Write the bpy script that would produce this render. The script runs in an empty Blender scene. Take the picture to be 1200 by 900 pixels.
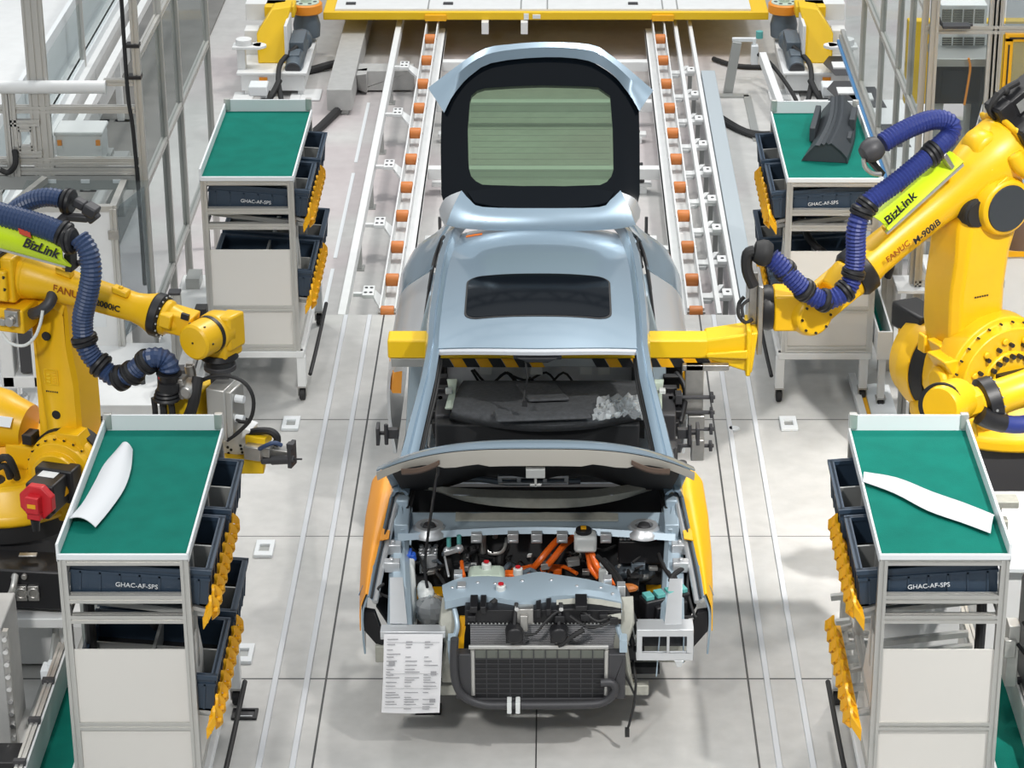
import bpy, bmesh, math, random
from mathutils import Vector as V, Matrix
random.seed(7)
S = bpy.context.scene
C = S.collection
PI = math.pi
# ---------------------------------------------------------------- camera, world, lights
CAMX, CAMH, FPX = 0.1037, 7.4, 3080.0
PITCH = math.atan(1345 / FPX)
cam = bpy.data.cameras.new('camera'); camo = bpy.data.objects.new('camera', cam); C.objects.link(camo)
camo.location = (CAMX, 0, CAMH); camo.rotation_euler = (PI/2 - PITCH, 0, 0)
cam.sensor_width = 36; cam.lens = 36 * FPX / 1200; cam.shift_x = -51 / 1200; cam.clip_end = 300
S.camera = camo
S.view_settings.view_transform = 'Standard'; S.view_settings.look = 'None'
S.view_settings.gamma = 1; S.view_settings.use_curve_mapping = False
S.view_settings.exposure = -0.75
w = bpy.data.worlds.new('world'); S.world = w; w.use_nodes = True
wn = w.node_tree; bg = wn.nodes['Background']
# diffuse light of the hall: pale roof lights overhead, dimmer towards the far walls
gc = wn.nodes.new('ShaderNodeTexCoord'); gs = wn.nodes.new('ShaderNodeSeparateXYZ'); gr_ = wn.nodes.new('ShaderNodeValToRGB')
wn.links.new(gc.outputs['Generated'], gs.inputs[0]); wn.links.new(gs.outputs[2], gr_.inputs[0]); wn.links.new(gr_.outputs[0], bg.inputs[0])
gr_.color_ramp.elements[0].position = 0.05; gr_.color_ramp.elements[0].color = (0.20, 0.215, 0.23, 1)
gr_.color_ramp.elements[1].position = 0.75; gr_.color_ramp.elements[1].color = (0.92, 0.97, 1.0, 1)
e_ = gr_.color_ramp.elements.new(0.40); e_.color = (0.30, 0.325, 0.35, 1)
bg.inputs[1].default_value = 1.65

def area(name, loc, target, size, power, col=(1, 0.97, 0.93), spread=180):
    l = bpy.data.lights.new(name, 'AREA'); l.shape = 'DISK'; l.size = size; l.energy = power; l.color = col; l.spread = math.radians(spread)
    o = bpy.data.objects.new(name, l); C.objects.link(o); o.location = loc
    o.rotation_euler = (V(target) - V(loc)).to_track_quat('-Z', 'Y').to_euler(); return o
area('high_bay_or_fill_light', (6.2, 5.8, 12.0), (3.3, 14.4, 0), 0.5, 250, spread=42)
area('high_bay_or_fill_light', (1.5, 21.5, 12.5), (0.0, 13.6, 0), 0.7, 900)
area('high_bay_or_fill_light', (-3.5, 2.0, 9.8), (-2.4, 12.5, 0.8), 1.2, 240, spread=80)  # added fill from the camera side, brightens upright faces of the left carts
area('high_bay_or_fill_light', (-5.5, 23.5, 13.0), (-1.5, 22.5, 0), 1.5, 800)
area('high_bay_or_fill_light', (6.0, 23.5, 13.0), (1.5, 22.5, 0), 1.5, 1000)

def at(px, py, Y):
    """point on the vertical plane y = Y seen at this place of the photograph"""
    c, s = math.cos(PITCH), math.sin(PITCH)
    u = (px - 651) / FPX; v = (450 - py) / FPX
    dy = c + v*s; dz = -s + v*c; t = Y / dy
    return V((CAMX + u*t, Y, CAMH + dz*t))
def atz(px, py, z):
    c, s = math.cos(PITCH), math.sin(PITCH)
    u = (px - 651) / FPX; v = (450 - py) / FPX
    dy = c + v*s; dz = -s + v*c; t = (z - CAMH) / dz
    return V((CAMX + u*t, dy*t, z))

# ---------------------------------------------------------------- materials
def mat(name, col, rough=0.5, metal=0.0, noise=0.0, nscale=8.0, bump=0.0, bscale=60.0, coat=0.0, alpha=None, trans=0.0, emit=0.0, spec=None):
    m = bpy.data.materials.new(name); m.use_nodes = True
    nt = m.node_tree; b = nt.nodes['Principled BSDF']
    b.inputs['Base Color'].default_value = (*col, 1); b.inputs['Roughness'].default_value = rough
    b.inputs['Metallic'].default_value = metal
    if spec is not None: b.inputs['Specular IOR Level'].default_value = spec
    if coat: b.inputs['Coat Weight'].default_value = coat; b.inputs['Coat Roughness'].default_value = 0.06
    if trans: b.inputs['Transmission Weight'].default_value = trans
    if alpha is not None: b.inputs['Alpha'].default_value = alpha
    if emit: b.inputs['Emission Color'].default_value = (*col, 1); b.inputs['Emission Strength'].default_value = emit
    if noise or bump:
        tc = nt.nodes.new('ShaderNodeTexCoord')
    if noise:
        n = nt.nodes.new('ShaderNodeTexNoise'); n.inputs['Scale'].default_value = nscale; n.inputs['Detail'].default_value = 5
        r = nt.nodes.new('ShaderNodeMapRange'); r.inputs[1].default_value = 0.3; r.inputs[2].default_value = 0.7
        r.inputs[3].default_value = 1 - noise; r.inputs[4].default_value = 1 + noise
        x = nt.nodes.new('ShaderNodeMix'); x.data_type = 'RGBA'; x.blend_type = 'MULTIPLY'; x.inputs[0].default_value = 1
        x.inputs[6].default_value = (*col, 1)
        nt.links.new(tc.outputs['Object'], n.inputs['Vector']); nt.links.new(n.outputs[0], r.inputs[0])
        nt.links.new(r.outputs[0], x.inputs[7]); nt.links.new(x.outputs[2], b.inputs['Base Color'])
    if bump:
        n = nt.nodes.new('ShaderNodeTexNoise'); n.inputs['Scale'].default_value = bscale; n.inputs['Detail'].default_value = 4
        bp = nt.nodes.new('ShaderNodeBump'); bp.inputs['Strength'].default_value = bump; bp.inputs['Distance'].default_value = 0.02
        nt.links.new(tc.outputs['Object'], n.inputs['Vector']); nt.links.new(n.outputs[0], bp.inputs['Height'])
        nt.links.new(bp.outputs[0], b.inputs['Normal'])
    return m
def clear(name, col, amount, rough=0.05, base=(0.3, 0.33, 0.34)):
    """thin clear sheet: mostly transparent, a little gloss"""
    m = bpy.data.materials.new(name); m.use_nodes = True; nt = m.node_tree
    out = nt.nodes['Material Output']; nt.nodes.remove(nt.nodes['Principled BSDF'])
    t = nt.nodes.new('ShaderNodeBsdfTransparent'); t.inputs[0].default_value = (*col, 1)
    g = nt.nodes.new('ShaderNodeBsdfPrincipled'); g.inputs['Base Color'].default_value = (*base, 1); g.inputs['Roughness'].default_value = rough
    mx = nt.nodes.new('ShaderNodeMixShader'); mx.inputs[0].default_value = amount
    nt.links.new(t.outputs[0], mx.inputs[1]); nt.links.new(g.outputs[0], mx.inputs[2]); nt.links.new(mx.outputs[0], out.inputs[0])
    return m

M = dict(
    yellow=mat('robot yellow paint', (0.86, 0.50, 0.008), 0.36, noise=0.05, nscale=3),
    beamyellow=mat('beam yellow paint', (0.86, 0.55, 0.008), 0.4),
    strip=mat('yellow plastic', (0.88, 0.44, 0.006), 0.4),
    black=mat('black plastic', (0.012, 0.012, 0.014), 0.45),
    rubber=mat('black rubber', (0.018, 0.018, 0.019), 0.65),
    dark=mat('dark grey metal', (0.06, 0.06, 0.065), 0.5, 0.3),
    void=mat('liner and hollow black', (0.012, 0.013, 0.015), 0.7),  # near black for liners, and shade painted into holes, gaps and hollows
    alu=mat('anodised aluminium', (0.56, 0.555, 0.53), 0.36, 0.6),
    alud=mat('grey aluminium', (0.42, 0.43, 0.42), 0.4, 0.5),
    steel=mat('bare steel', (0.45, 0.44, 0.42), 0.35, 0.8, noise=0.1, nscale=20),
    chrome=mat('bright steel', (0.75, 0.75, 0.75), 0.2, 0.95),
    white=mat('white painted steel', (0.76, 0.77, 0.77), 0.5, noise=0.03),
    cream=mat('warm white board', (0.71, 0.69, 0.65), 0.6),
    pad=mat('white plastic', (0.75, 0.78, 0.8), 0.5),
    paper=mat('white paper', (0.83, 0.83, 0.85), 0.8),
    ink=mat('faded grey print', (0.36, 0.36, 0.38), 0.8),
    mark=mat('white lettering', (0.75, 0.78, 0.8), 0.6),
    teal=mat('green mat', (0.003, 0.15, 0.115), 0.85, noise=0.12, nscale=5, bump=0.12, bscale=160, spec=0.15),
    navy=mat('navy crate plastic', (0.028, 0.05, 0.082), 0.45),
    paint=mat('blue silver car paint', (0.29, 0.385, 0.47), 0.3, 0.5, coat=0.8),
    paintin=mat('blue grey body primer', (0.40, 0.50, 0.58), 0.4, 0.2),
    silver=mat('silver sheet', (0.66, 0.68, 0.7), 0.33, 0.55, coat=0.3),
    greige=mat('grey sealer panel', (0.42, 0.42, 0.37), 0.5, 0.15, noise=0.08, nscale=30),
    lipgrey=mat('warm grey bonnet lip', (0.36, 0.345, 0.31), 0.5, 0.1),
    topgrey=mat('grey green fins', (0.16, 0.17, 0.15), 0.45, 0.4),
    ductgrey=mat('pale blue grey sheet', (0.5, 0.56, 0.6), 0.45, 0.2),
    traygrey=mat('dark tray', (0.2, 0.195, 0.185), 0.6, noise=0.15, nscale=3),
    gloss=mat('gloss black', (0.004, 0.006, 0.009), 0.08, spec=0.14),
    felt=mat('charcoal felt', (0.062, 0.066, 0.072), 0.9, noise=0.2, nscale=40, bump=0.3, bscale=300),
    orange=mat('orange cable', (0.9, 0.16, 0.015), 0.35),
    ocover=mat('orange vinyl cover', (0.86, 0.35, 0.04), 0.45),
    ycover=mat('amber vinyl cover', (0.93, 0.5, 0.008), 0.45),
    roller=mat('orange urethane', (0.62, 0.2, 0.045), 0.45),
    hose=mat('blue corrugated hose', (0.02, 0.035, 0.19), 0.5),
    hoseg=mat('slate blue corrugated hose', (0.033, 0.06, 0.14), 0.4),
    lime=mat('lime plastic', (0.6, 0.8, 0.01), 0.4),
    red=mat('red plastic', (0.6, 0.02, 0.03), 0.4),
    redtag=mat('red tag', (0.5, 0.05, 0.02), 0.6),
    redprint=mat('red brown print', (0.32, 0.08, 0.0), 0.6),
    motor=mat('blue grey motor paint', (0.12, 0.15, 0.18), 0.4, 0.2),
    bluecap=mat('blue plastic cap', (0.03, 0.13, 0.65), 0.35),
    tealcap=mat('teal plastic', (0.12, 0.42, 0.4), 0.4),
    milk=mat('milky plastic', (0.72, 0.75, 0.74), 0.35),
    mint=mat('pale green plastic', (0.55, 0.65, 0.55), 0.35),
    silverfin=mat('silver fins', (0.6, 0.6, 0.62), 0.5, 0.3),
    hatch=mat('charcoal trim', (0.035, 0.042, 0.05), 0.55),
    trimw=mat('pale grey trim', (0.66, 0.68, 0.71), 0.5),
    amber=mat('amber plastic', (0.85, 0.3, 0.02), 0.4),
    brown=mat('brown plate', (0.12, 0.08, 0.06), 0.6),
    bluetube=mat('blue tube', (0.1, 0.3, 0.6), 0.4),
    sticker=mat('orange sticker', (0.9, 0.2, 0.01), 0.6),
    concrete2=mat('grey steel cover', (0.47, 0.47, 0.46), 0.5, 0.2, noise=0.06, nscale=12),
    pc=clear('clear polycarbonate', (0.93, 0.95, 0.95), 0.06),
    pcblue=clear('frosted polycarbonate', (0.9, 0.94, 0.96), 0.3, 0.25),
    tint=clear('green tinted glass', (0.27, 0.38, 0.26), 0.05, 0.03),
    film=clear('clear film', (0.9, 0.94, 0.95), 0.3, 0.15, (0.8, 0.84, 0.86)),
)

# ---------------------------------------------------------------- mesh collector
class MB:
    def __init__(s): s.v = []; s.f = []; s.m = []; s.cur = 0
    def mi(s, k): s.cur = k; return s
    def add(s, vs, fs):
        n = len(s.v); s.v += [V(p) for p in vs]
        for f in fs: s.f.append([i + n for i in f]); s.m.append(s.cur)
        return s
    def box(s, x0, x1, y0, y1, z0, z1):
        x0, x1 = min(x0, x1), max(x0, x1); y0, y1 = min(y0, y1), max(y0, y1); z0, z1 = min(z0, z1), max(z0, z1)
        vs = [(x0,y0,z0),(x1,y0,z0),(x1,y1,z0),(x0,y1,z0),(x0,y0,z1),(x1,y0,z1),(x1,y1,z1),(x0,y1,z1)]
        return s.add(vs, [(0,3,2,1),(4,5,6,7),(0,1,5,4),(1,2,6,5),(2,3,7,6),(3,0,4,7)])
    def obox(s, c, ax, ay, az):
        """box from centre and three half-axis vectors"""
        c = V(c); ax = V(ax); ay = V(ay); az = V(az)
        if ax.cross(ay).dot(az) < 0: ax = -ax
        vs = [c+a*ax+b*ay+d*az for d in (-1,1) for b in (-1,1) for a in (-1,1)]
        return s.add(vs, [(0,2,3,1),(4,5,7,6),(0,1,5,4),(1,3,7,5),(3,2,6,7),(2,0,4,6)])
    def frame(s, p0, p1, up=(0,0,1)):
        p0 = V(p0); p1 = V(p1); d = (p1-p0).normalized(); u = V(up)
        if abs(d.dot(u)) > 0.95: u = V((0,1,0)) if abs(d.y) < 0.9 else V((1,0,0))
        x = d.cross(u).normalized(); y = x.cross(d).normalized(); return p0, p1, d, x, y
    def bar(s, p0, p1, w, h=None, up=(0,0,1)):
        h = h or w; p0, p1, d, x, y = s.frame(p0, p1, up)
        return s.obox((p0+p1)/2, (p1-p0)/2, x*w/2, y*h/2)
    def poly(s, pts, d):
        """prism: closed outline pts, pushed along vector d"""
        pts = [V(p) for p in pts]; d = V(d); n = len(pts)
        nor = V((0,0,0))
        for i in range(n): nor += (pts[i]-pts[0]).cross(pts[(i+1) % n]-pts[0])
        if nor.dot(d) > 0: pts.reverse()
        vs = pts + [p + d for p in pts]
        fs = [tuple(range(n)), tuple(range(2*n-1, n-1, -1))]
        fs += [(i, i+n, (i+1) % n + n, (i+1) % n) for i in range(n)]
        return s.add(vs, fs)
    def prof(s, p0, p1, a, up=(0,0,1)):
        """slotted aluminium extrusion of side a"""
        p0, p1, d, x, y = s.frame(p0, p1, up); h = a/2; g = a*0.13; q = a*0.16
        o = []
        for k in range(4):
            c, sn = [(1,0),(0,1),(-1,0),(0,-1)][k]
            for (u, v) in [(h,-h),(h,-g),(h-q,-g),(h-q,g),(h,g)]:
                o.append((u*c - v*sn, u*sn + v*c))
        return s.poly([p0 + x*u + y*v for u, v in o], p1 - p0)
    def cyl(s, p0, p1, r0, r1=None, n=20, caps=True):
        r1 = r0 if r1 is None else r1
        return s.lathe(p0, p1, [(0, r0), (1, r1)], n, caps)
    def lathe(s, p0, p1, prof, n=24, caps=True):
        """profile [(t, r)] turned about the axis p0-p1"""
        p0, p1, d, x, y = s.frame(p0, p1); L = (p1-p0)
        vs = []; k = len(prof)
        for t, r in prof:
            for i in range(n):
                a = 2*PI*i/n; vs.append(p0 + L*t + (x*math.cos(a) + y*math.sin(a))*r)
        fs = []
        for j in range(k-1):
            for i in range(n):
                i2 = (i+1) % n; fs.append((j*n+i, j*n+i2, (j+1)*n+i2, (j+1)*n+i))
        if caps: fs.append(tuple(range(n-1, -1, -1))); fs.append(tuple((k-1)*n+i for i in range(n)))
        return s.add(vs, fs)
    def tube(s, pts, r, n=8, sm=4, ridge=0.0, pitch=0.02):
        """round hose through points (smoothed); ridge > 0 gives corrugations"""
        P = smooth(pts, sm) if sm else [V(p) for p in pts]
        if ridge: P = resample(P, pitch/2)
        x = None; vs = []; m = len(P)
        for i, p in enumerate(P):
            d = (P[min(i+1, m-1)] - P[max(i-1, 0)]).normalized()
            if x is None:
                u = V((0,0,1)) if abs(d.z) < 0.9 else V((1,0,0)); x = d.cross(u).normalized()
            else: x = (x - d*x.dot(d)).normalized()
            y = d.cross(x); rr = r*(1 + (ridge if i % 2 else -ridge)) if ridge else (r[i*len(r)//m] if isinstance(r, list) else r)
            for k in range(n):
                a = 2*PI*k/n; vs.append(p + (x*math.cos(a) + y*math.sin(a))*rr)
        fs = []
        for i in range(m-1):
            for k in range(n):
                k2 = (k+1) % n; fs.append((i*n+k, i*n+k2, (i+1)*n+k2, (i+1)*n+k))
        fs.append(tuple(range(n-1, -1, -1))); fs.append(tuple((m-1)*n+k for k in range(n)))
        return s.add(vs, fs)
    def torus(s, c, axis, R, r, n=24, k=8):
        c = V(c); d = V(axis).normalized(); u = V((0,0,1)) if abs(d.z) < 0.9 else V((1,0,0))
        x = d.cross(u).normalized(); y = d.cross(x); vs = []
        for i in range(n):
            a = 2*PI*i/n; q = x*math.cos(a) + y*math.sin(a)
            for j in range(k):
                b = 2*PI*j/k; vs.append(c + q*(R + r*math.cos(b)) + d*r*math.sin(b))
        fs = [(i*k+j, ((i+1) % n)*k+j, ((i+1) % n)*k+(j+1) % k, i*k+(j+1) % k) for i in range(n) for j in range(k)]
        return s.add(vs, fs)
    def grid(s, rows, thick=0.0):
        """sheet through rows of points; thick gives it depth along -normal"""
        h = len(rows); w_ = len(rows[0]); P = [[V(p) for p in r] for r in rows]
        vs = [p for r in P for p in r]; fs = [(i*w_+j, i*w_+j+1, (i+1)*w_+j+1, (i+1)*w_+j) for i in range(h-1) for j in range(w_-1)]
        if not thick: return s.add(vs, fs)
        N = []
        for i in range(h):
            for j in range(w_):
                a = P[min(i+1,h-1)][j] - P[max(i-1,0)][j]; b = P[i][min(j+1,w_-1)] - P[i][max(j-1,0)]
                N.append(b.cross(a).normalized())
        n = len(vs); vs2 = [p - N[i]*thick for i, p in enumerate(vs)]
        fs2 = [tuple(n + q for q in reversed(f)) for f in fs]
        edge = [(i*w_, (i+1)*w_) for i in range(h-1)] + [((i+1)*w_+w_-1, i*w_+w_-1) for i in range(h-1)]
        edge += [(j+1, j) for j in range(w_-1)] + [((h-1)*w_+j, (h-1)*w_+j+1) for j in range(w_-1)]
        return s.add(vs + vs2, fs + fs2 + [(a, b, b+n, a+n) for a, b in edge])
    def ball(s, c, r, n=14, k=8, sc=(1,1,1)):
        c = V(c); vs = []; fs = []
        for j in range(k+1):
            b = PI*j/k
            for i in range(n):
                a = 2*PI*i/n
                vs.append(c + V((r*sc[0]*math.sin(b)*math.cos(a), r*sc[1]*math.sin(b)*math.sin(a), r*sc[2]*math.cos(b))))
        for j in range(k):
            for i in range(n): fs.append((j*n+i, (j+1)*n+i, (j+1)*n+(i+1) % n, j*n+(i+1) % n))
        return s.add(vs, fs)
    def each(s, name, m, parent=None, **kw):
        """every separate piece becomes an object of its own"""
        up = list(range(len(s.v)))
        def root(i):
            while up[i] != i: up[i] = up[up[i]]; i = up[i]
            return i
        for f in s.f:
            for k in f[1:]: up[root(k)] = root(f[0])
        groups = {}
        for f in s.f: groups.setdefault(root(f[0]), []).append(f)
        out = []
        for fs in groups.values():
            ids = sorted({i for f in fs for i in f}); mp = {i: k for k, i in enumerate(ids)}
            q = MB(); q.add([s.v[i] for i in ids], [[mp[i] for i in f] for f in fs]); out.append(q.build(name, m, parent, **kw))
        return out[0]
    def build(s, name, m, parent=None, bevel=0.0, angle=35, seg=2, loc=None):
        me = bpy.data.meshes.new(name)
        if parent is not None: org = ORG[parent.name]
        elif loc is not None: org = V(loc)
        else:
            xs = [p.x for p in s.v]; ys = [p.y for p in s.v]; zs = [p.z for p in s.v]
            org = V(((min(xs)+max(xs))/2, (min(ys)+max(ys))/2, min(zs)))
        me.from_pydata([tuple(p - org) for p in s.v], [], s.f)
        ms = m if isinstance(m, (list, tuple)) else [m]
        for x in ms: me.materials.append(M[x] if isinstance(x, str) else x)
        me.polygons.foreach_set('material_index', s.m)
        bm = bmesh.new(); bm.from_mesh(me)
        bmesh.ops.remove_doubles(bm, verts=bm.verts, dist=1e-5)
        bmesh.ops.recalc_face_normals(bm, faces=bm.faces); bm.to_mesh(me); bm.free()
        me.polygons.foreach_set('use_smooth', [True]*len(me.polygons))
        me.set_sharp_from_angle(angle=math.radians(angle)); me.update()
        o = bpy.data.objects.new(name, me); C.objects.link(o)
        if parent is not None: o.parent = parent
        else: o.location = org
        ORG[o.name] = org
        if bevel:
            b = o.modifiers.new('bevel', 'BEVEL'); b.width = bevel; b.segments = seg; b.limit_method = 'ANGLE'; b.angle_limit = math.radians(40)
        return o
ORG = {}
def smooth(pts, k=4):
    P = [V(p) for p in pts]
    if len(P) < 3: return P
    out = []
    for i in range(len(P)-1):
        a = P[max(i-1,0)]; b = P[i]; c = P[i+1]; d = P[min(i+2,len(P)-1)]
        for j in range(k):
            t = j/k
            out.append(0.5*((2*b) + (c-a)*t + (2*a-5*b+4*c-d)*t*t + (3*b-a-3*c+d)*t**3))
    out.append(P[-1]); return out
def resample(P, step):
    out = [P[0]]; acc = 0
    for i in range(len(P)-1):
        a = P[i]; b = P[i+1]; L = (b-a).length
        if L < 1e-9: continue
        t = step - acc
        while t <= L: out.append(a + (b-a)*(t/L)); t += step
        acc = (acc + L) % step
    return out
def thing(name, label, cat, loc, group=None):
    o = bpy.data.objects.new(name, None); C.objects.link(o); o.location = loc; o.empty_display_size = 0.1
    o['label'] = label; o['category'] = cat
    if group: o['group'] = group
    ORG[o.name] = V(loc); return o
def tag(o, label, cat, group=None):
    o['label'] = label; o['category'] = cat
    if group: o['group'] = group
    return o
def struct(o): o['kind'] = 'structure'; return o
def text(body, origin, xdir, ydir, size, m, name, parent, shear=0.0, lift=0.002, bold=0.0):
    cu = bpy.data.curves.new('t', 'FONT'); cu.body = body; cu.size = size; cu.shear = shear; cu.offset = bold; cu.resolution_u = 3
    cu.extrude = 0.0008; cu.align_x = 'CENTER'; cu.align_y = 'CENTER'
    o = bpy.data.objects.new('t', cu); C.objects.link(o)
    dg = bpy.context.evaluated_depsgraph_get(); me = bpy.data.meshes.new_from_object(o.evaluated_get(dg))
    bpy.data.objects.remove(o); x = V(xdir).normalized(); y = V(ydir); y = (y - x*y.dot(x)).normalized(); z = x.cross(y)
    org = ORG[parent.name]; T = V(origin) + z*lift - org
    me.transform(Matrix((x, y, z)).transposed().to_4x4()); me.transform(Matrix.Translation(T))
    me.materials.clear(); me.materials.append(M[m])
    q = bpy.data.objects.new(name, me); C.objects.link(q); q.parent = parent; ORG[q.name] = org; return q

# ---------------------------------------------------------------- setting
def floor_mat(name, col, dark, joints, pink=0.0):
    m = mat(name, col, 0.42); nt = m.node_tree; b = nt.nodes['Principled BSDF']
    geo = nt.nodes.new('ShaderNodeNewGeometry'); sep = nt.nodes.new('ShaderNodeSeparateXYZ'); nt.links.new(geo.outputs['Position'], sep.inputs[0])
    n1 = nt.nodes.new('ShaderNodeTexNoise'); n1.inputs['Scale'].default_value = 0.9; n1.inputs['Detail'].default_value = 8; n1.inputs['Roughness'].default_value = 0.6
    n2 = nt.nodes.new('ShaderNodeTexNoise'); n2.inputs['Scale'].default_value = 9; n2.inputs['Detail'].default_value = 6
    for n in (n1, n2): nt.links.new(geo.outputs['Position'], n.inputs['Vector'])
    ramp = nt.nodes.new('ShaderNodeValToRGB'); nt.links.new(n1.outputs[0], ramp.inputs[0])
    ramp.color_ramp.elements[0].position = 0.35; ramp.color_ramp.elements[0].color = (*dark, 1)
    ramp.color_ramp.elements[1].position = 0.62; ramp.color_ramp.elements[1].color = (*col, 1)
    mr = nt.nodes.new('ShaderNodeMapRange'); mr.inputs[1].default_value = 0.3; mr.inputs[2].default_value = 0.7; mr.inputs[3].default_value = 0.93; mr.inputs[4].default_value = 1.05
    nt.links.new(n2.outputs[0], mr.inputs[0])
    mx = nt.nodes.new('ShaderNodeMix'); mx.data_type = 'RGBA'; mx.blend_type = 'MULTIPLY'; mx.inputs[0].default_value = 1
    nt.links.new(ramp.outputs[0], mx.inputs[6]); nt.links.new(mr.outputs[0], mx.inputs[7])
    last = mx.outputs[2]
    if pink:
        n3 = nt.nodes.new('ShaderNodeTexNoise'); n3.inputs['Scale'].default_value = 0.6; nt.links.new(geo.outputs['Position'], n3.inputs['Vector'])
        r3 = nt.nodes.new('ShaderNodeMapRange'); r3.inputs[1].default_value = 0.45; r3.inputs[2].default_value = 0.6; r3.inputs[3].default_value = 0; r3.inputs[4].default_value = pink
        nt.links.new(n3.outputs[0], r3.inputs[0])
        m3 = nt.nodes.new('ShaderNodeMix'); m3.data_type = 'RGBA'; m3.inputs[7].default_value = (0.5, 0.36, 0.4, 1)
        nt.links.new(r3.outputs[0], m3.inputs[0]); nt.links.new(last, m3.inputs[6]); last = m3.outputs[2]
    for ax, p, wd in joints:
        sb = nt.nodes.new('ShaderNodeMath'); sb.operation = 'COMPARE'; sb.inputs[1].default_value = p; sb.inputs[2].default_value = wd
        nt.links.new(sep.outputs[ax], sb.inputs[0])
        mj = nt.nodes.new('ShaderNodeMix'); mj.data_type = 'RGBA'; mj.inputs[7].default_value = (0.06, 0.06, 0.06, 1)
        nt.links.new(sb.outputs[0], mj.inputs[0]); nt.links.new(last, mj.inputs[6]); last = mj.outputs[2]
    nt.links.new(last, b.inputs['Base Color']); return m
M['floor'] = floor_mat('floor plates', (0.60, 0.592, 0.575), (0.50, 0.50, 0.485), [(0, -1.18, .006), (0, 1.18, .006), (0, 0.0, .004), (1, 12.823, .007), (1, 14.583, .004), (1, 16.338, .006)])
M['hall'] = floor_mat('hall floor', (0.58, 0.575, 0.56), (0.5, 0.49, 0.48), [], 0.28)
LOW = -0.35
b = MB(); b.box(-9, 9, 4, 18.24, -0.06, 0); struct(b.build('floor', 'floor'))
b = MB(); b.box(-14, 14, 18.15, 48, LOW-0.05, LOW); struct(b.build('floor', 'hall'))
b = MB(); b.box(-9, 9, 18.15, 18.24, LOW, -0.06); struct(b.build('trim_5', 'alud'))
for i, x in enumerate((-1.463, -1.285, 1.285, 1.463)):
    b = MB(); b.box(x-.016, x+.016, 6, 18.22, 0, 0.012); struct(b.build('trim_%d' % (i+1), 'trimw', bevel=0.003))
# roof trusses of the hall, high above the cell
for i, y in enumerate((19.0, 25.0, 31.0, 38.0)):
    b = MB(); z0, z1 = 12.6, 14.0
    b.bar((-22, y, z0), (22, y, z0), .25); b.bar((-22, y, z1), (22, y, z1), .25)
    for k in range(-11, 11): b.bar((k*2, y, z0), (k*2+1, y, z1), .14); b.bar((k*2+1, y, z1), (k*2+2, y, z0), .14)
    struct(b.build('ceiling', 'dark'))
# pads and plates let into the floor
def pad(px, py, label):
    c = atz(px, py, 0.0); b = MB(); a = .058; q = .03
    for s_ in (-1, 1):
        b.box(c.x - a, c.x + a, c.y + s_*.105, c.y + s_*.045, 0, .022); b.box(c.x + s_*a, c.x + s_*q, c.y - .05, c.y + .05, 0, .022)
    t = thing('floor_pad', label, 'floor pad', (c.x, c.y, 0), 'white caster pads on the floor'); b.build('pad_body', 'pad', t, bevel=.004)
    b = MB(); b.box(c.x-q, c.x+q, c.y-.05, c.y+.05, 0.001, .006); b.build('pad_recess', 'alud', t)
pad(341, 498, 'white caster pad with a square recess in front of the far left cart')
pad(310, 645, 'white caster pad on open floor right of the near left cart')
pad(285, 768, 'white caster pad half hidden behind the rear wheel of the near left cart')
pad(924, 498, 'white caster pad with a square recess in front of the far right cart')
pad(985, 766, 'white caster pad beside the near right cart')
def socket(px, py, label):
    c = atz(px, py, 0); t = thing('floor_socket', label, 'floor socket', (c.x, c.y, 0))
    b = MB()
    for s_ in (-1, 1):
        b.box(c.x-.07, c.x+.07, c.y+s_*.055, c.y+s_*.037, 0, .014); b.box(c.x+s_*.07, c.x+s_*.052, c.y-.04, c.y+.04, 0, .014)
    b.build('frame', 'black', t, bevel=.003)
    b = MB(); b.box(c.x-.052, c.x+.052, c.y-.037, c.y+.037, 0, .004); b.build('lid', 'dark', t)
    b = MB(); b.bar((c.x-.042, c.y-.02, .006), (c.x+.042, c.y-.02, .006), .008, .004); b.bar((c.x-.042, c.y-.02, .006), (c.x-.042, c.y+.022, .006), .008, .004)
    b.build('edge_line', 'mark', t)
socket(287, 838, 'black framed floor socket in front of the near left cart wheel')
socket(502, 832, 'black framed floor socket below the paper sheet on the car')
c = atz(860, 503, 0); b = MB(); b.cyl((c.x, c.y, 0), (c.x, c.y, .012), .045, .035, 24); tag(b.build('floor_plug', 'pad', bevel=.003), 'round white floor plug beside the right guide strip', 'floor plug')
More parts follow.
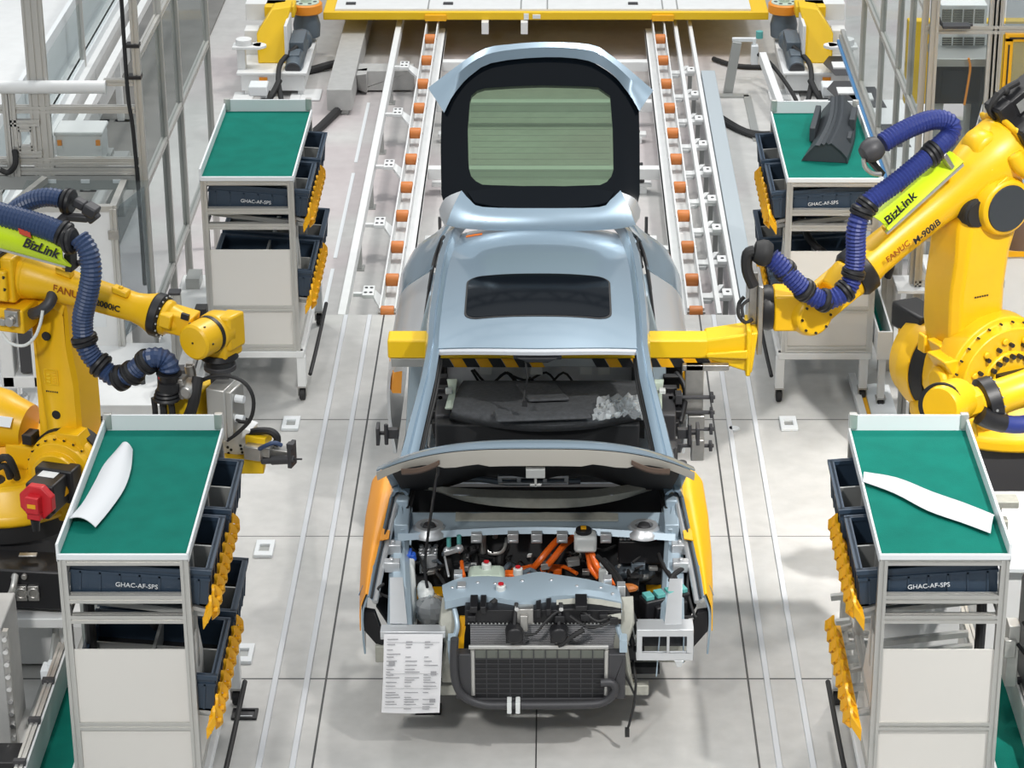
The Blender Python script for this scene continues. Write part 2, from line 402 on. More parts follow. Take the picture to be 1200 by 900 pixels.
# ---------------------------------------------------------------- kitting carts
def crate(name_pos, x0, x1, y0, y1, ztop, tilt, sg, lettered, label):
    """stacking crate; tilt lowers the side towards the line; sg -1 left cart, +1 right cart"""
    h = .2; cx, cy = (x0+x1)/2, (y0+y1)/2
    t = thing('plastic_crate', label, 'crate', (cx, cy, ztop-h), 'navy crates in the kitting carts')
    R = Matrix.Rotation(-sg*tilt, 4, 'Y'); T = Matrix.Translation((cx, cy, ztop)) @ R
    def place(b): b.v = [T @ p for p in b.v]; return b
    X, Yh = abs(x1-x0)/2, abs(y1-y0)/2
    b = MB(); w_ = .012
    for s_ in (-1, 1):
        b.box(-X, X, s_*Yh, s_*(Yh-w_), -h, 0); b.box(s_*X, s_*(X-w_), -Yh+w_, Yh-w_, -h, 0)
        b.box(-X-.012, X+.012, s_*(Yh+.012), s_*(Yh-.02), -.022, 0); b.box(s_*(X+.012), s_*(X-.02), -Yh, Yh, -.022, 0)
        b.box(-X-.006, X+.006, s_*(Yh+.006), s_*(Yh-.01), -.06, -.045); b.box(s_*(X+.006), s_*(X-.01), -Yh, Yh, -.06, -.045)
        for k in range(7):
            u = -X + (k+.5)*2*X/7; b.box(u-.005, u+.005, s_*(Yh+.006), s_*Yh, -h+.01, -.05)
        for k in range(5):
            u = -Yh + (k+.5)*2*Yh/5; b.box(s_*(X+.006), s_*X, u-.005, u+.005, -h+.01, -.05)
    b.box(-X, X, -Yh, Yh, -h, -h+.012)
    place(b).build('crate_body', 'navy', t)
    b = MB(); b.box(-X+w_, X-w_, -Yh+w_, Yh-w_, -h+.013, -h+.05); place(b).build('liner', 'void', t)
    b = MB(); b.box(-.008, .008, -Yh+w_, Yh-w_, -h+.05, -.012); b.box(-X+w_, X-w_, -.006, .006, -h+.05, -.02)
    place(b).build('divider', 'alud', t)
    if lettered:
        c = T @ V((-.012 if sg < 0 else .0, -Yh-.0125, -.105))
        xd = (R @ V((1,0,0)))
        text('GHAC-AF-SPS', c, xd, (0,0,1), .034, 'mark', 'lettering', t, lift=.002)
    return t
def hook_strip(x, y0, y1, z, t, sg):
    b = MB(); n = 9
    b.box(x-.012, x+.012, y0, y1, z-.055, z-.03)
    for k in range(n):
        y = y0 + (k+.5)*(y1-y0)/n
        pts = [V((x + sg*.012, y-.058, z-.06)), V((x - sg*.03, y-.04, z+.01)), V((x - sg*.03, y-.005, z+.04)), V((x - sg*.06, y+.02, z-.01)), V((x - sg*.025, y+.055, z-.065))]
        P = smooth(pts, 3)
        rows = [[p + V((0, 0, .028)), p - V((0, 0, .028))] for p in P]
        b.grid(rows, .014)
        b.cyl((x - sg*.055, y, z-.01), (x - sg*.02, y, z-.01), .012, .012, 8)
    return b.build('hook_strip', 'strip', t)
def caster(x, y, z, t, r=.045):
    b = MB(); b.box(x-.035, x+.035, y-.035, y+.035, z-.01, z)
    for s_ in (-1, 1): b.poly([(x+s_*.03, y-.03, z-.01), (x+s_*.03, y+.03, z-.01), (x+s_*.03, y+.015, r-.015), (x+s_*.03, y-.015, r-.015)], (s_*-.005, 0, 0))
    c = b.build('caster', 'steel', t)
    b = MB(); b.lathe((x-.02, y, r), (x+.02, y, r), [(0, r*.85), (.15, r), (.85, r), (1, r*.85)], 20); b.build('wheel', 'rubber', c)
def cart(sg, y0, y1, where, front, cargo=True, crates=((1,1),(1,1))):
    xo, xi = sg*2.275, sg*1.65          # outer and inner side
    t = thing('kitting_cart', 'kitting cart ' + where, 'cart', ((xo+xi)/2, (y0+y1)/2, 0), 'aluminium kitting carts')
    a = .042; h = a/2; IN = -sg
    zt = 1.62
    posts = [(xo-IN*-h, y0+h), (xi-IN*h, y0+h), (xo+IN*h, y1-h), (xi-IN*h, y1-h), (xi-IN*h, y0+.16), (xi-IN*h, y0+.78)]
    for k, (x, y) in enumerate(posts):
        b = MB(); lo = .34 if k < 4 else (.95 if k == 4 else .4)
        b.prof((x, y, lo), (x, y, zt), a); b.build('post', 'alu', t)
    def rail(p0, p1, nm='rail', a_=a): b = MB(); b.prof(p0, p1, a_); b.build(nm, 'alu', t)
    X0, X1 = xo+IN*a, xi-IN*a
    for z in (zt-.02, 1.555-.16, 1.285, .69, .40): rail((X0, y0+h, z), (X1, y0+h, z))
    rail((X0, y1-h, zt-.02), (X1, y1-h, zt-.02)); rail((X0, y1-h, .9), (X1, y1-h, .9)); rail((X0, y1-h, .42), (X1, y1-h, .42))
    for z in (zt-.02, 1.32, .76, .42):
        rail((xo+IN*h, y0+a, z), (xo+IN*h, y1-a, z)); rail((xi-IN*h, y0+a, z-.0), (xi-IN*h, y1-a, z))
    # tray
    b = MB(); b.box(xo+IN*.008, xi-IN*.008, y0+.012, y1-.01, zt-.001, zt+.012); b.build('top_mat', 'teal', t)
    b = MB(); b.box(xo+IN*-.004, xi+IN*.004, y1-.012, y1, zt-.02, zt+.1)
    b.box(xo-IN*.004, xo+IN*.01, y0+.0, y1, zt-.02, zt+.075); b.box(xi+IN*.004, xi-IN*.008, y0, y1-.012, zt-.02, zt+.028)
    b.box(xo, xi, y0-.004, y0+.012, zt-.01, zt+.02)
    b.build('tray_rim', 'pad', t, bevel=.003)
    b = MB()
    for x in (xo+IN*.02, xi-IN*.02): b.box(x-.022, x+.022, y1-.02, y1+.012, zt+.02, zt+.108)
    b.each('corner_cap', 'alu', t, bevel=.004)
    # panels
    b = MB(); b.box(X0, X1, y0+.012, y0+.02, .705, 1.115); b.build('front_panel', 'cream', t)
    b = MB(); b.box(X0, X1, y0+.014, y0+.02, .41, .675); b.build('lower_panel', 'cream', t)
    b = MB(); b.box(X0, X1, y1-.03, y1-.024, .45, 1.25); b.build('rear_panel', 'cream', t)
    b = MB(); b.poly([(xi-IN*.004, y0+.05, 1.16), (xi-IN*.004, y0+.2, 1.16), (xi-IN*.004, y0+.62, .42), (xi-IN*.004, y0+.05, .42)], (IN*-.005, 0, 0)); b.build('side_panel', 'cream', t)
    # shelves of the flow rack: roller tracks that slope to the line
    for z in (1.30, .74):
        b = MB()
        for y in (y0+.1, y0+.34, y0+.62, y0+.76, y0+1.02, y0+1.3):
            b.bar((xo+IN*.04, y, z+.05), (xi+IN*.07, y, z-.03), .03, .03)
        b.each('roller_track', 'alud', t)
    hook_strip(xi+IN*.075, y0-.06, y0+.94, 1.355, t, sg); hook_strip(xi+IN*.075, y0-.16, y0+.88, .80, t, sg)
    b = MB()
    for z in (1.28, .71):
        for y in (y0+.05, y0+.45, y0+.9): b.bar((xi, y, z+.05), (xi+IN*.07, y, z+.03), .02, .02)
    b.each('strip_bracket', 'steel', t)
    # base frame and legs
    b = MB()
    b.bar((xo+IN*-.0, y0+.02, .35), (xi+IN*.02, y0+.02, .35), .05, .05); b.bar((xo, y1-.02, .35), (xi+IN*.02, y1-.02, .35), .05, .05)
    b.bar((xo+IN*.02, y0, .35), (xo+IN*.02, y1, .35), .05, .05); b.bar((xi, y0, .35), (xi, y1, .35), .05, .05)
    b.bar((xo+IN*.02, (y0+y1)/2, .35), (xi, (y0+y1)/2, .35), .05, .05)
    b.build('base_frame', 'white', t, bevel=.006)
    for x in (xo+IN*.05, xi-IN*.0):
        for y in (y0+.03, y1-.06):
            b = MB(); b.box(x-.03, x+.03, y-.03, y+.03, .10, .33); b.build('leg', 'white', t, bevel=.004); caster(x, y, .11, t)
    b = MB(); b.tube([(xi+IN*.05, y0+.1, .16), (xi+IN*.07, y0+.5, .22), (xi+IN*.07, y1-.2, .22)], .014); b.build('brake_bar', 'rubber', t)
    # crates
    k = 0
    for lev, z in ((0, 1.535), (1, .965)):
        for pos in (0, 1):
            if not crates[lev][pos]: continue
            cy0 = y0 + .06 + pos*.66 if lev == 0 else y0 + .04 + pos*.66
            off = .0 if pos == 0 else .02
            crate('', xo+IN*.05, xi+IN*(.09+off), cy0, cy0+.58, z + .015, math.radians(4.5), sg, lev == 0 and pos == 0,
                  'navy crate on the %s shelf of the %s cart, %s one' % (('upper', 'lower')[lev], front, ('front', 'rear')[pos]))
    return t
cart(-1, 11.16, 12.61, 'at bottom left, a white trim strip standing lengthwise on its green tray', 'near left')
cart(-1, 16.65, 18.12, 'at upper left, its green tray empty', 'far left')
cart(1, 11.16, 12.61, 'at bottom right, a white trim strip lying across its green tray', 'near right', crates=((1,1),(0,0)))
cart(1, 16.62, 18.08, 'at upper right, a charcoal trim piece on its green tray', 'far right')
# black cables inside the near carts
def cable(name, pts, r, m, label, cat='cable', group=None):
    b = MB(); b.tube(pts, r, 10, 5); return tag(b.build(name, m), label, cat, group)
# white trim on the near carts
def trim_piece(name, rows, label, m='trimw', th=.004):
    b = MB(); b.grid(rows, th); return tag(b.build(name, m, angle=50), label, 'trim piece')
def trim_left():
    zt = 1.64; rows = []
    cl = [(148, 528), (138, 550), (128, 573), (112, 598), (95, 617)]; wd = [14, 30, 34, 32, 34]
    for (x, y), w_ in zip(cl, wd):
        r = []
        for k in range(9):
            t = k/8 - .5; hh = .035*(1-(2*t)**2) + .012
            p = atz(x + t*w_, y + t*w_*.22, zt); r.append((p.x, p.y, zt + hh))
        rows.append(r)
    S2 = []
    cols = list(zip(*rows)); sm = [smooth(c_, 4) for c_ in cols]
    trim_piece('pillar_trim', [list(r) for r in zip(*sm)], 'curved white trim strip on the green tray of the near left cart')
trim_left()
def trim_right():
    zt = 1.64; rows = []
    cl = [(1012, 563), (1050, 572), (1090, 590), (1130, 604), (1163, 617)]; wd = [8, 17, 22, 22, 21]
    for (x, y), w_ in zip(cl, wd):
        r = []
        for k in range(9):
            t = k/8 - .5; hh = .035*(1-(2*t)**2) + .012
            p = atz(x - t*w_*.25, y + t*w_, zt); r.append((p.x, p.y, zt + hh))
        rows.append(r)
    sm = [smooth(c_, 4) for c_ in zip(*rows)]
    trim_piece('pillar_trim', [list(r) for r in zip(*sm)], 'curved white trim strip lying slantwise on the near right cart')
trim_right()
# charcoal duct-like trim standing on the far right cart
def dark_trim():
    t = thing('quarter_trim', 'charcoal ridged trim piece standing on the far right cart', 'trim piece', (2.0, 17.3, 1.64))
    z0 = 1.635
    A = atz(948, 188, z0); B = atz(992, 193, z0); Cc = atz(1002, 140, z0); D = atz(972, 128, z0)
    up = V((0,0,1))
    # two folded faces meeting on a ridge, with steps
    prof = [(-.18, 0.0), (-.165, .03), (-.09, .12), (-.06, .118), (-.05, .135), (-.03, .125), (-.015, .145), (.0, .13), (.02, .14), (.09, .085), (.13, .04), (.135, 0)]
    ax0 = (A+B)/2; ax1 = (D+Cc)/2 + V((0, .12, 0)); d = ax1-ax0; side = d.cross(up).normalized()
    rows = []
    for k in range(9):
        s_ = k/8; bend = .03*math.sin(s_*PI)
        rows.append([ax0 + d*s_ + side*(u*(1-.25*s_) + bend) + up*(v*(1-.22*s_)) for u, v in prof])
    b = MB(); b.grid(rows, .006); b.build('shell', 'hatch', t, angle=20)
    b = MB(); b.obox(ax0 + d*.55 - side*.14 + up*.06, d*.22, side*.02, up*.05); b.build('side_box', 'hatch', t, bevel=.006)
    b = MB(); b.obox(ax0 + d*.6 + side*.12 + up*.09, d*.12, side*.02, up*.04); b.obox(ax0 + d*.3 + side*.12 + up*.06, d*.06, side*.015, up*.03); b.build('clip', 'hatch', t, bevel=.005)
    b = MB(); b.poly([ax0 + side*u*.95 + up*v*.95 + d*.01 for u, v in prof], d*.02); b.build('end_cap', 'hatch', t)
dark_trim()
# ---------------------------------------------------------------- the car
car = thing('car', 'blue silver car body with open tailgate, raised bonnet and bare engine bay', 'car', (0, 14.5, 0))
def lerp(a, b, t): return a + (b-a)*t
def resamp(pts, n):
    P = [V((x, y, 0)) for x, y in pts] + [V((pts[0][0], pts[0][1], 0))]
    L = [0]
    for a, c_ in zip(P, P[1:]): L.append(L[-1] + (c_-a).length)
    out = []
    for k in range(n):
        s_ = L[-1]*k/n
        for i in range(len(P)-1):
            if s_ <= L[i+1]: out.append(P[i] + (P[i+1]-P[i])*((s_-L[i])/max(1e-9, L[i+1]-L[i]))); break
    return out
def interp(tab, t):
    for (t0, v0), (t1, v1) in zip(tab, tab[1:]):
        if t <= t1: 
            k = 0 if t1 == t0 else max(0, (t-t0)/(t1-t0)); return lerp(v0, v1, k)
    return tab[-1][1]
ROOFW = [(13.9, .578), (14.5, .575), (15.2, .562), (16.1, .528)]
def roofz(x, y): 
    w_ = interp(ROOFW, y); q = (y-14.85)/.9
    return 1.61 - .065*q*q - .055*(abs(x)/w_)**2.4
def header_y(x): return 13.93 + .10*(abs(x)/.58)**2
rows = []
for i in range(29):
    r = []
    for j in range(25):
        u = -1 + 2*j/24; y0 = header_y(u*.57); y = lerp(y0, 16.06 + .03*(1-u*u), min(i, 24)/24) + max(0, i-24)*.05; x = u*interp(ROOFW, y)
        r.append((x, y, roofz(x, y) - .001*max(0, i-24)**2))
    rows.append(r)
b = MB(); b.grid(rows, .02); b.build('roof', 'paint', car, angle=60)
def rrect(cx, cy, hx, hy, r, n=6):
    out = []
    for (sx, sy, a0) in ((1,1,0), (-1,1,90), (-1,-1,180), (1,-1,270)):
        for k in range(n+1):
            a = math.radians(a0 + 90*k/n); out.append((cx + sx*(hx-r) + r*math.cos(a), cy + sy*(hy-r) + r*math.sin(a)))
    return out
def on_roof(o, dz): return [V((x, y, roofz(x, y) + dz)) for x, y in o]
def roofsheet(outl, cy, name, m, dz, parent):
    outl = [(p.x, p.y) for p in resamp(outl, 96)]; n = len(outl); b = MB(); rings = [outl]; KS = [1 - i/10 for i in range(1, 10)]
    for k in KS: rings.append([(x*k, cy + (y-cy)*k) for x, y in outl])
    vs = []
    for rg in rings: vs += on_roof(rg, dz)
    vs.append(V((0, cy, roofz(0, cy) + dz))); fs = []
    for q in range(9): fs += [(q*n+i, q*n+(i+1) % n, (q+1)*n+(i+1) % n, (q+1)*n+i) for i in range(n)]
    fs += [(9*n+i, 9*n+(i+1) % n, 10*n) for i in range(n)]
    low = on_roof(outl, dz-.012); m0 = len(vs); vs += low
    fs += [(i, m0+i, m0+(i+1) % n, (i+1) % n) for i in range(n)]
    b.add(vs, fs); return b.build(name, m, parent, angle=50)
roofsheet(rrect(0, 14.62, .436, .315, .09), 14.62, 'sunroof_surround', 'rubber', .004, car)
sun = roofsheet(rrect(0, 14.62, .425, .303, .082), 14.62, 'sunroof_glass', 'gloss', .007, car)
# roof rails running down into the windscreen pillars
RAIL = [(16.25, .50, .57, 1.42), (16.05, .53, .595, 1.45), (15.6, .55, .62, 1.50), (15.0, .566, .632, 1.53), (14.5, .577, .635, 1.53), (14.05, .582, .628, 1.495),
        (13.8, .60, .652, 1.41), (13.5, .648, .712, 1.26), (13.2, .70, .775, 1.09), (13.05, .73, .80, 1.0)]
for sx in (-1, 1):
    rows = []
    for k in range(len(RAIL)-1):
        for q in range(4):
            t = q/4; y, xi, xo, z = [lerp(a, c_, t) for a, c_ in zip(RAIL[k], RAIL[k+1])]
            w_ = xo-xi
            rows.append([(sx*xi, y, z-.012), (sx*(xi+.012), y, z+.004), (sx*(xi+w_*.35), y, z+.012), (sx*(xi+w_*.5), y, z+.004), (sx*(xi+w_*.58), y, z+.012), (sx*(xi+w_*.85), y, z+.004), (sx*xo, y, z-.025), (sx*(xo+.008), y, z-.07)])
    b = MB(); b.grid(rows if sx > 0 else [r[::-1] for r in rows], .02); b.build('windscreen_pillar', 'paint', car, angle=40)
    # inner face and black harness beside the pillar
    b = MB(); b.tube([(sx*(xi-.012), y, z-.05) for y, xi, xo, z in RAIL[5:]], .008, 8); b.tube([(sx*(xi-.02), y, z-.075 + .012*math.sin(i*4)) for i, (y, xi, xo, z) in enumerate(RAIL[5:])], .01, 8)
    b.each('pillar_harness', 'rubber', car)
    # drip seam
    b = MB(); b.tube([(sx*(xi-.002), y, z-.006) for y, xi, xo, z in RAIL[1:6]], .008, 6); b.build('roof_seam', 'motor', car)
# windscreen header
b = MB(); rows = []
for j in range(21):
    x = -.57 + 1.14*j/20; y = header_y(x); z = roofz(x, y)
    rows.append([(x, y+.004, z-.004), (x, y-.012, z-.02), (x, y-.008, z-.042), (x, y+.03, z-.055)])
b.grid(rows, .006); b.build('windscreen_header', 'trimw', car)
b = MB(); b.box(-.14, .14, 13.93, 14.06, 1.47, 1.5); b.poly([(-.12, 13.90, 1.49), (.12, 13.90, 1.49), (.06, 13.90, 1.462), (-.06, 13.90, 1.462)], (0, .05, 0)); b.build('roof_console', 'black', car, bevel=.006)
b = MB(); b.tube([(-.07, 13.92, 1.47), (-.06, 13.9, 1.36), (-.075, 13.95, 1.27), (-.08, 13.9, 1.22)], .006, 6); b.box(-.09, -.06, 13.89, 13.91, 1.19, 1.22); b.build('mirror_cable', 'rubber', car)
# orange sticker at the back of the roof
b = MB(); rows = [[(x, y, roofz(x, y)+.004) for x in (-.475, -.42, -.37)] for y in (15.93, 15.99)]; b.grid(rows, .002); b.build('roof_sticker', 'sticker', car)['label'] = 'orange sticker'
# body sides: quarter panel, rear door, sill, hinge pillar
def side(sx, y0, y1, secs, n, name, m, th=.02, parent=car):
    rows = []
    for i in range(n+1):
        t = i/n; y = lerp(y0, y1, t)
        rows.append([(sx*interp([(a, s_[k][0]) for a, s_ in secs], y), y, interp([(a, s_[k][1]) for a, s_ in secs], y)) for k in range(len(secs[0][1]))])
    cols = [smooth(r, 3) for r in rows]
    b = MB(); b.grid(cols if sx < 0 else [c_[::-1] for c_ in cols], th); return b.build(name, m, parent, angle=50)
for sx in (-1, 1):
    side(sx, 16.2, 17.15, [(16.2, [(.70, 1.14), (.80, 1.07), (.885, 1.0), (.93, .88), (.93, .55), (.9, .35)]),
                           (16.6, [(.66, 1.22), (.76, 1.11), (.88, 1.02), (.935, .9), (.93, .6), (.9, .45)]),
                           (16.95, [(.60, 1.22), (.70, 1.13), (.82, 1.04), (.88, .92), (.87, .6), (.84, .4)]),
                           (17.15, [(.52, 1.14), (.60, 1.08), (.70, 1.0), (.76, .9), (.76, .6), (.74, .4)])], 12, 'quarter_panel', 'paint')
    # upper rear pillar joining roof and quarter
    rows = [[(sx*.59, 16.15, 1.42), (sx*.565, 16.4, 1.38), (sx*.54, 16.7, 1.30), (sx*.50, 17.0, 1.18)],
            [(sx*.635, 16.3, 1.33), (sx*.615, 16.5, 1.30), (sx*.60, 16.75, 1.24), (sx*.55, 17.05, 1.16)],
            [(sx*.66, 16.42, 1.26), (sx*.66, 16.6, 1.22), (sx*.63, 16.8, 1.20), (sx*.57, 17.1, 1.14)]]
    b = MB(); b.grid([smooth(r, 3) for r in rows], .02); b.build('rear_pillar', 'paint', car, angle=60)
    d = side(sx, 15.05, 16.2, [(15.05, [(.735, 1.02), (.80, .995), (.875, .955), (.925, .87), (.93, .6), (.9, .35)]), (15.6, [(.73, 1.06), (.80, 1.02), (.885, .97), (.935, .88), (.935, .6), (.9, .35)]),
             (16.2, [(.715, 1.12), (.79, 1.07), (.885, .995), (.93, .88), (.93, .55), (.9, .35)])], 10, 'rear_door', 'silver')
    d['label'] = 'silver rear door shell'
    # inner sash of the rear door, with two holes
    rows = [[(sx*.735, 15.05, 1.02), (sx*.73, 15.6, 1.06), (sx*.715, 16.2, 1.12)], [(sx*.66, 15.05, 1.0), (sx*.655, 15.6, 1.04), (sx*.65, 16.2, 1.11)], [(sx*.645, 15.05, .8), (sx*.64, 15.6, .8), (sx*.64, 16.2, .8)]]
    b = MB(); b.grid([smooth(r, 3) for r in rows], .012); b.build('door_inner_panel', 'paintin', d, angle=60)
    b = MB(); b.tube([(sx*.74, 15.05, 1.025), (sx*.735, 15.6, 1.065), (sx*.715, 16.15, 1.13), (sx*.69, 16.35, 1.2), (sx*.645, 16.4, 1.3), (sx*.635, 16.15, 1.36), (sx*.652, 15.6, 1.40)], .013, 8); b.build('window_seal', 'black', car)
    b = MB(); b.grid([smooth(r, 3) for r in ([(sx*.70, 15.1, 1.03), (sx*.695, 15.6, 1.07), (sx*.675, 16.2, 1.15), (sx*.655, 16.4, 1.22)], [(sx*.645, 15.1, 1.42), (sx*.642, 15.6, 1.42), (sx*.63, 16.15, 1.36), (sx*.63, 16.4, 1.27)])], .006); b.build('dark_side_opening', 'gloss', car)  # black sheet added to stand for the dark cabin inside the side opening
    b = MB(); b.tube([(sx*.655, 15.05, 1.02), (sx*.652, 15.6, 1.06), (sx*.648, 16.15, 1.13), (sx*.62, 16.32, 1.24), (sx*.605, 16.1, 1.38)], .03, 8); b.build('window_frame', 'paintin', car)
    b = MB(); b.bar((sx*.62, 15.0, 1.45), (sx*.74, 15.1, .95), .1, .06, (0, 1, 0)); b.bar((sx*.74, 15.1, .95), (sx*.78, 15.08, .35), .14, .08, (0, 1, 0)); b.build('centre_pillar', 'paintin', car, bevel=.01)
    b = MB(); b.box(sx*.70, sx*.86, 13.3, 15.1, .26, .40); b.build('door_sill', 'paintin', car, bevel=.02)
    b = MB(); b.poly([(sx*.78, 13.05, 1.0), (sx*.76, 13.3, .98), (sx*.80, 13.42, .7), (sx*.82, 13.5, .36), (sx*.84, 13.05, .34)], (-sx*.07, 0, 0)); b.build('hinge_pillar', 'paintin', car, bevel=.01)
    for y, z in ((14.05, .92), (13.45, .72)):
        b = MB(); x = sx*.86; b.box(x-.04, x+.04, y-.02, y+.02, z, z+.06); b.bar((x, y, z+.03), (x+sx*.09, y, z+.03), .02); b.box(x+sx*.07, x+sx*.09, y-.05, y+.05, z-.03, z+.08); b.cyl((x+sx*.03, y-.03, z-.03), (x+sx*.03, y-.03, z+.1), .012)
        b.build('door_hinge', 'dark', car, bevel=.003)
# cabin floor, tunnel, rear bulkhead
b = MB(); b.box(-.7, .7, 13.1, 16.9, .28, .33); b.box(-.7, .7, 15.6, 16.9, .33, .52); b.box(-.66, .66, 15.7, 15.75, .5, .78); b.box(-.12, .12, 13.3, 15.6, .33, .46); b.build('cabin_floor', 'silver', car, bevel=.01)
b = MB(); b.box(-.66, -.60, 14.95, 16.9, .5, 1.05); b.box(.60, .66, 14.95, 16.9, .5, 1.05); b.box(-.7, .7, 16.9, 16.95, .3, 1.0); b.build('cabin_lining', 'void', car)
b = MB()
for k in range(4):
    x = random.uniform(-.5, .5); b.tube([(x, 15.66, .6 + random.uniform(0, .12)), (x+.1, 15.6, .55+random.uniform(0, .1)), (x+.22, 15.62, .66), (x+.3, 15.58, .58)], .008, 6)
b.each('floor_harness', 'rubber', car)
for x in (-.35, -.02, .3, .42):
    b = MB(); b.box(x-.04, x+.04, 15.58, 15.64, .66, .72); b.build('floor_clip', 'milk', car, bevel=.005)
t = thing('car_carrier', 'dark steel carrier frame under the floor of the car', 'carrier', (0, 14.8, 0))
b = MB()
for sx in (-1, 1): b.bar((sx*.45, 13.2, .22), (sx*.45, 16.6, .22), .08, .10)
for y in (13.3, 14.9, 16.5): b.bar((-.5, y, .22), (.5, y, .22), .08, .08)
b.build('frame', 'dark', t, bevel=.005)
for sx in (-1, 1):
    for y in (13.4, 16.4):
        b = MB(); b.box(sx*.45-.04, sx*.45+.04, y-.04, y+.04, .02, .18); b.box(sx*.45-.09, sx*.45+.09, y-.09, y+.09, 0, .02); b.build('foot', 'dark', t)
# ---- tailgate, swung up about the rear edge of the roof
BETA = math.radians(54.7); GH = V((0, 16.04, 1.50)); GD = V((0, math.cos(BETA), math.sin(BETA))); GN = V((0, -math.sin(BETA), math.cos(BETA)))
def gate(px, py, off=0.0, bow=.05):
    a = V((CAMX, 0, CAMH)); d = at(px, py, 10) - a
    t = (GH - a).dot(GN)/d.dot(GN); p = a + d*t
    return p + GN*(off - bow*(p.x/.7)**2)
def ringplate(outer, inner, th, name, m, parent, off=0.0, mid=0.006):
    n = len(outer); b = MB(); vs = []
    for rg, o in ((outer, off-.004), ([( (a[0]*.5+c_[0]*.5), (a[1]*.5+c_[1]*.5)) for a, c_ in zip(outer, inner)], off+mid), (inner, off)):
        vs += [gate(x, y, o) for x, y in rg]
    for rg in (outer, inner): vs += [gate(x, y, off-th) for x, y in rg]
    fs = []
    for a, c_ in ((0, 1), (1, 2), (2, 4), (4, 3), (3, 0)):
        fs += [(a*n+i, a*n+(i+1) % n, c_*n+(i+1) % n, c_*n+i) for i in range(n)]
    b.add(vs, fs); return b.build(name, m, parent, angle=40)
def polar(pts, c_, n=72):
    """closed outline sampled at equal angles round c_"""
    out = []; cx, cy = c_; m = len(pts)
    for k in range(n):
        a = 2*PI*k/n; dx, dy = math.cos(a), math.sin(a); best = 0
        for i in range(m):
            x0, y0 = pts[i][0]-cx, pts[i][1]-cy; x1, y1 = pts[(i+1) % m][0]-cx, pts[(i+1) % m][1]-cy
            ex, ey = x1-x0, y1-y0; den = dx*ey - dy*ex
            if abs(den) < 1e-9: continue
            t = (x0*ey - y0*ex)/den; u = (x0*dy - y0*dx)/den
            if t > 0 and -1e-6 <= u <= 1+1e-6: best = max(best, t)
        out.append((cx + dx*best, cy + dy*best))
    return out
GC = (634, 158)
OUT = [(517, 236), (516, 170), (517, 128), (522, 112), (543, 86), (566, 72), (600, 66), (640, 65), (690, 69), (716, 84), (742, 108), (749, 124), (750, 170), (750, 236), (720, 250), (634, 254), (548, 250)]
GLS = [(549, 195), (548, 150), (551, 112), (562, 103), (600, 101), (634, 100), (700, 101), (715, 111), (718, 150), (719, 198), (715, 210), (704, 216), (640, 219), (566, 216), (553, 209)]
tg = ringplate(polar(OUT, GC), polar(GLS, GC), .05, 'tailgate', 'gloss', car)
g2 = polar([(634+(x-634)*1.02, 158+(y-158)*1.02) for x, y in GLS], GC)
b = MB(); n = len(g2); vs = [gate(x, y, -.01) for x, y in g2] + [gate(GC[0]+(x-GC[0])*.5, GC[1]+(y-GC[1])*.5, -.01) for x, y in g2] + [gate(*GC, -.01)]
fs = [(i, (i+1) % n, n+(i+1) % n, n+i) for i in range(n)] + [(n+i, n+(i+1) % n, 2*n) for i in range(n)]
b.add(vs, fs); b.build('rear_window', 'tint', tg)['label'] = 'green tinted rear window'
# heater wires on the window
b = MB()
for k in range(13):
    y = 122 + k*7; b.tube([gate(x, y + 1.5*math.sin((x-550)/170*PI), -.005) for x in (552, 590, 634, 680, 715)], .0007, 4, 2)
b.build('heater_wire', 'dark', tg)
# painted lower panel of the tailgate, flaring past its sides
LO = [(503, 104), (535, 82), (570, 61), (600, 57), (640, 55), (690, 57), (708, 65), (736, 85), (764, 107)]
LI = [(520, 132), (531, 107), (547, 88), (575, 73), (640, 67), (690, 71), (722, 88), (738, 107), (750, 130)]
rows = [[gate(x, y, .02, .05) for x, y in LO], [gate((x*.6+u*.4), (y*.6+v*.4), .045, .05) for (x, y), (u, v) in zip(LO, LI)], [gate(x, y, .02, .05) for x, y in LI]]
rows = [smooth(r, 3) for r in rows]
b = MB(); b.grid(rows, .03); b.build('tailgate_lower_panel', 'paint', tg, angle=50)
# roof spoiler: painted ends and edge, gloss centre
SB = [(524, 263), (541, 267), (580, 270), (634, 271), (690, 270), (727, 267), (744, 263)]
ST = [(541, 226), (551, 238), (566, 247), (634, 249), (702, 247), (715, 238), (727, 226)]
rows = [smooth([gate(x, y, .05) for x, y in ST], 3), smooth([gate((x+u)/2, (y+v)/2, .065) for (x, y), (u, v) in zip(ST, SB)], 3), smooth([gate(x, y, .03) for x, y in SB], 3)]
b = MB(); b.grid(rows, .03); sp = b.build('spoiler', 'paint', tg, angle=50)
for s_ in (-1, 1):
    f = lambda x: x if s_ < 0 else 1268 - x
    E0 = [(517, 243), (524, 232), (541, 226)]; E1 = [(518, 252), (528, 246), (542, 244)]; E2 = [(524, 262), (532, 263.5), (542, 264)]
    rows = [smooth([gate(f(x), y, o) for (x, y), o in zip(E, (-.02, .03, .05))], 3) for E in (E0, E1, E2)]
    b = MB(); b.grid(rows, .02); b.build('spoiler_end', 'silver', sp, angle=60)
rows = [[gate(x, y, .012) for x, y in ((548, 226), (590, 221), (634, 220), (678, 221), (720, 226))], [gate(x, y, .04) for x, y in ((556, 240), (590, 246), (634, 248), (678, 246), (712, 240))]]
b = MB(); b.grid([smooth(r, 3) for r in rows], .02); b.build('brake_light_cover', 'gloss', sp)
# gate struts and hinges
for sx in (-1, 1):
    b = MB(); b.cyl((sx*.55, 16.45, 1.25), GH + GD*.45 + V((sx*.55, 0, 0)) - GN*.08, .012, .009, 10); b.build('gas_strut', 'black', tg)
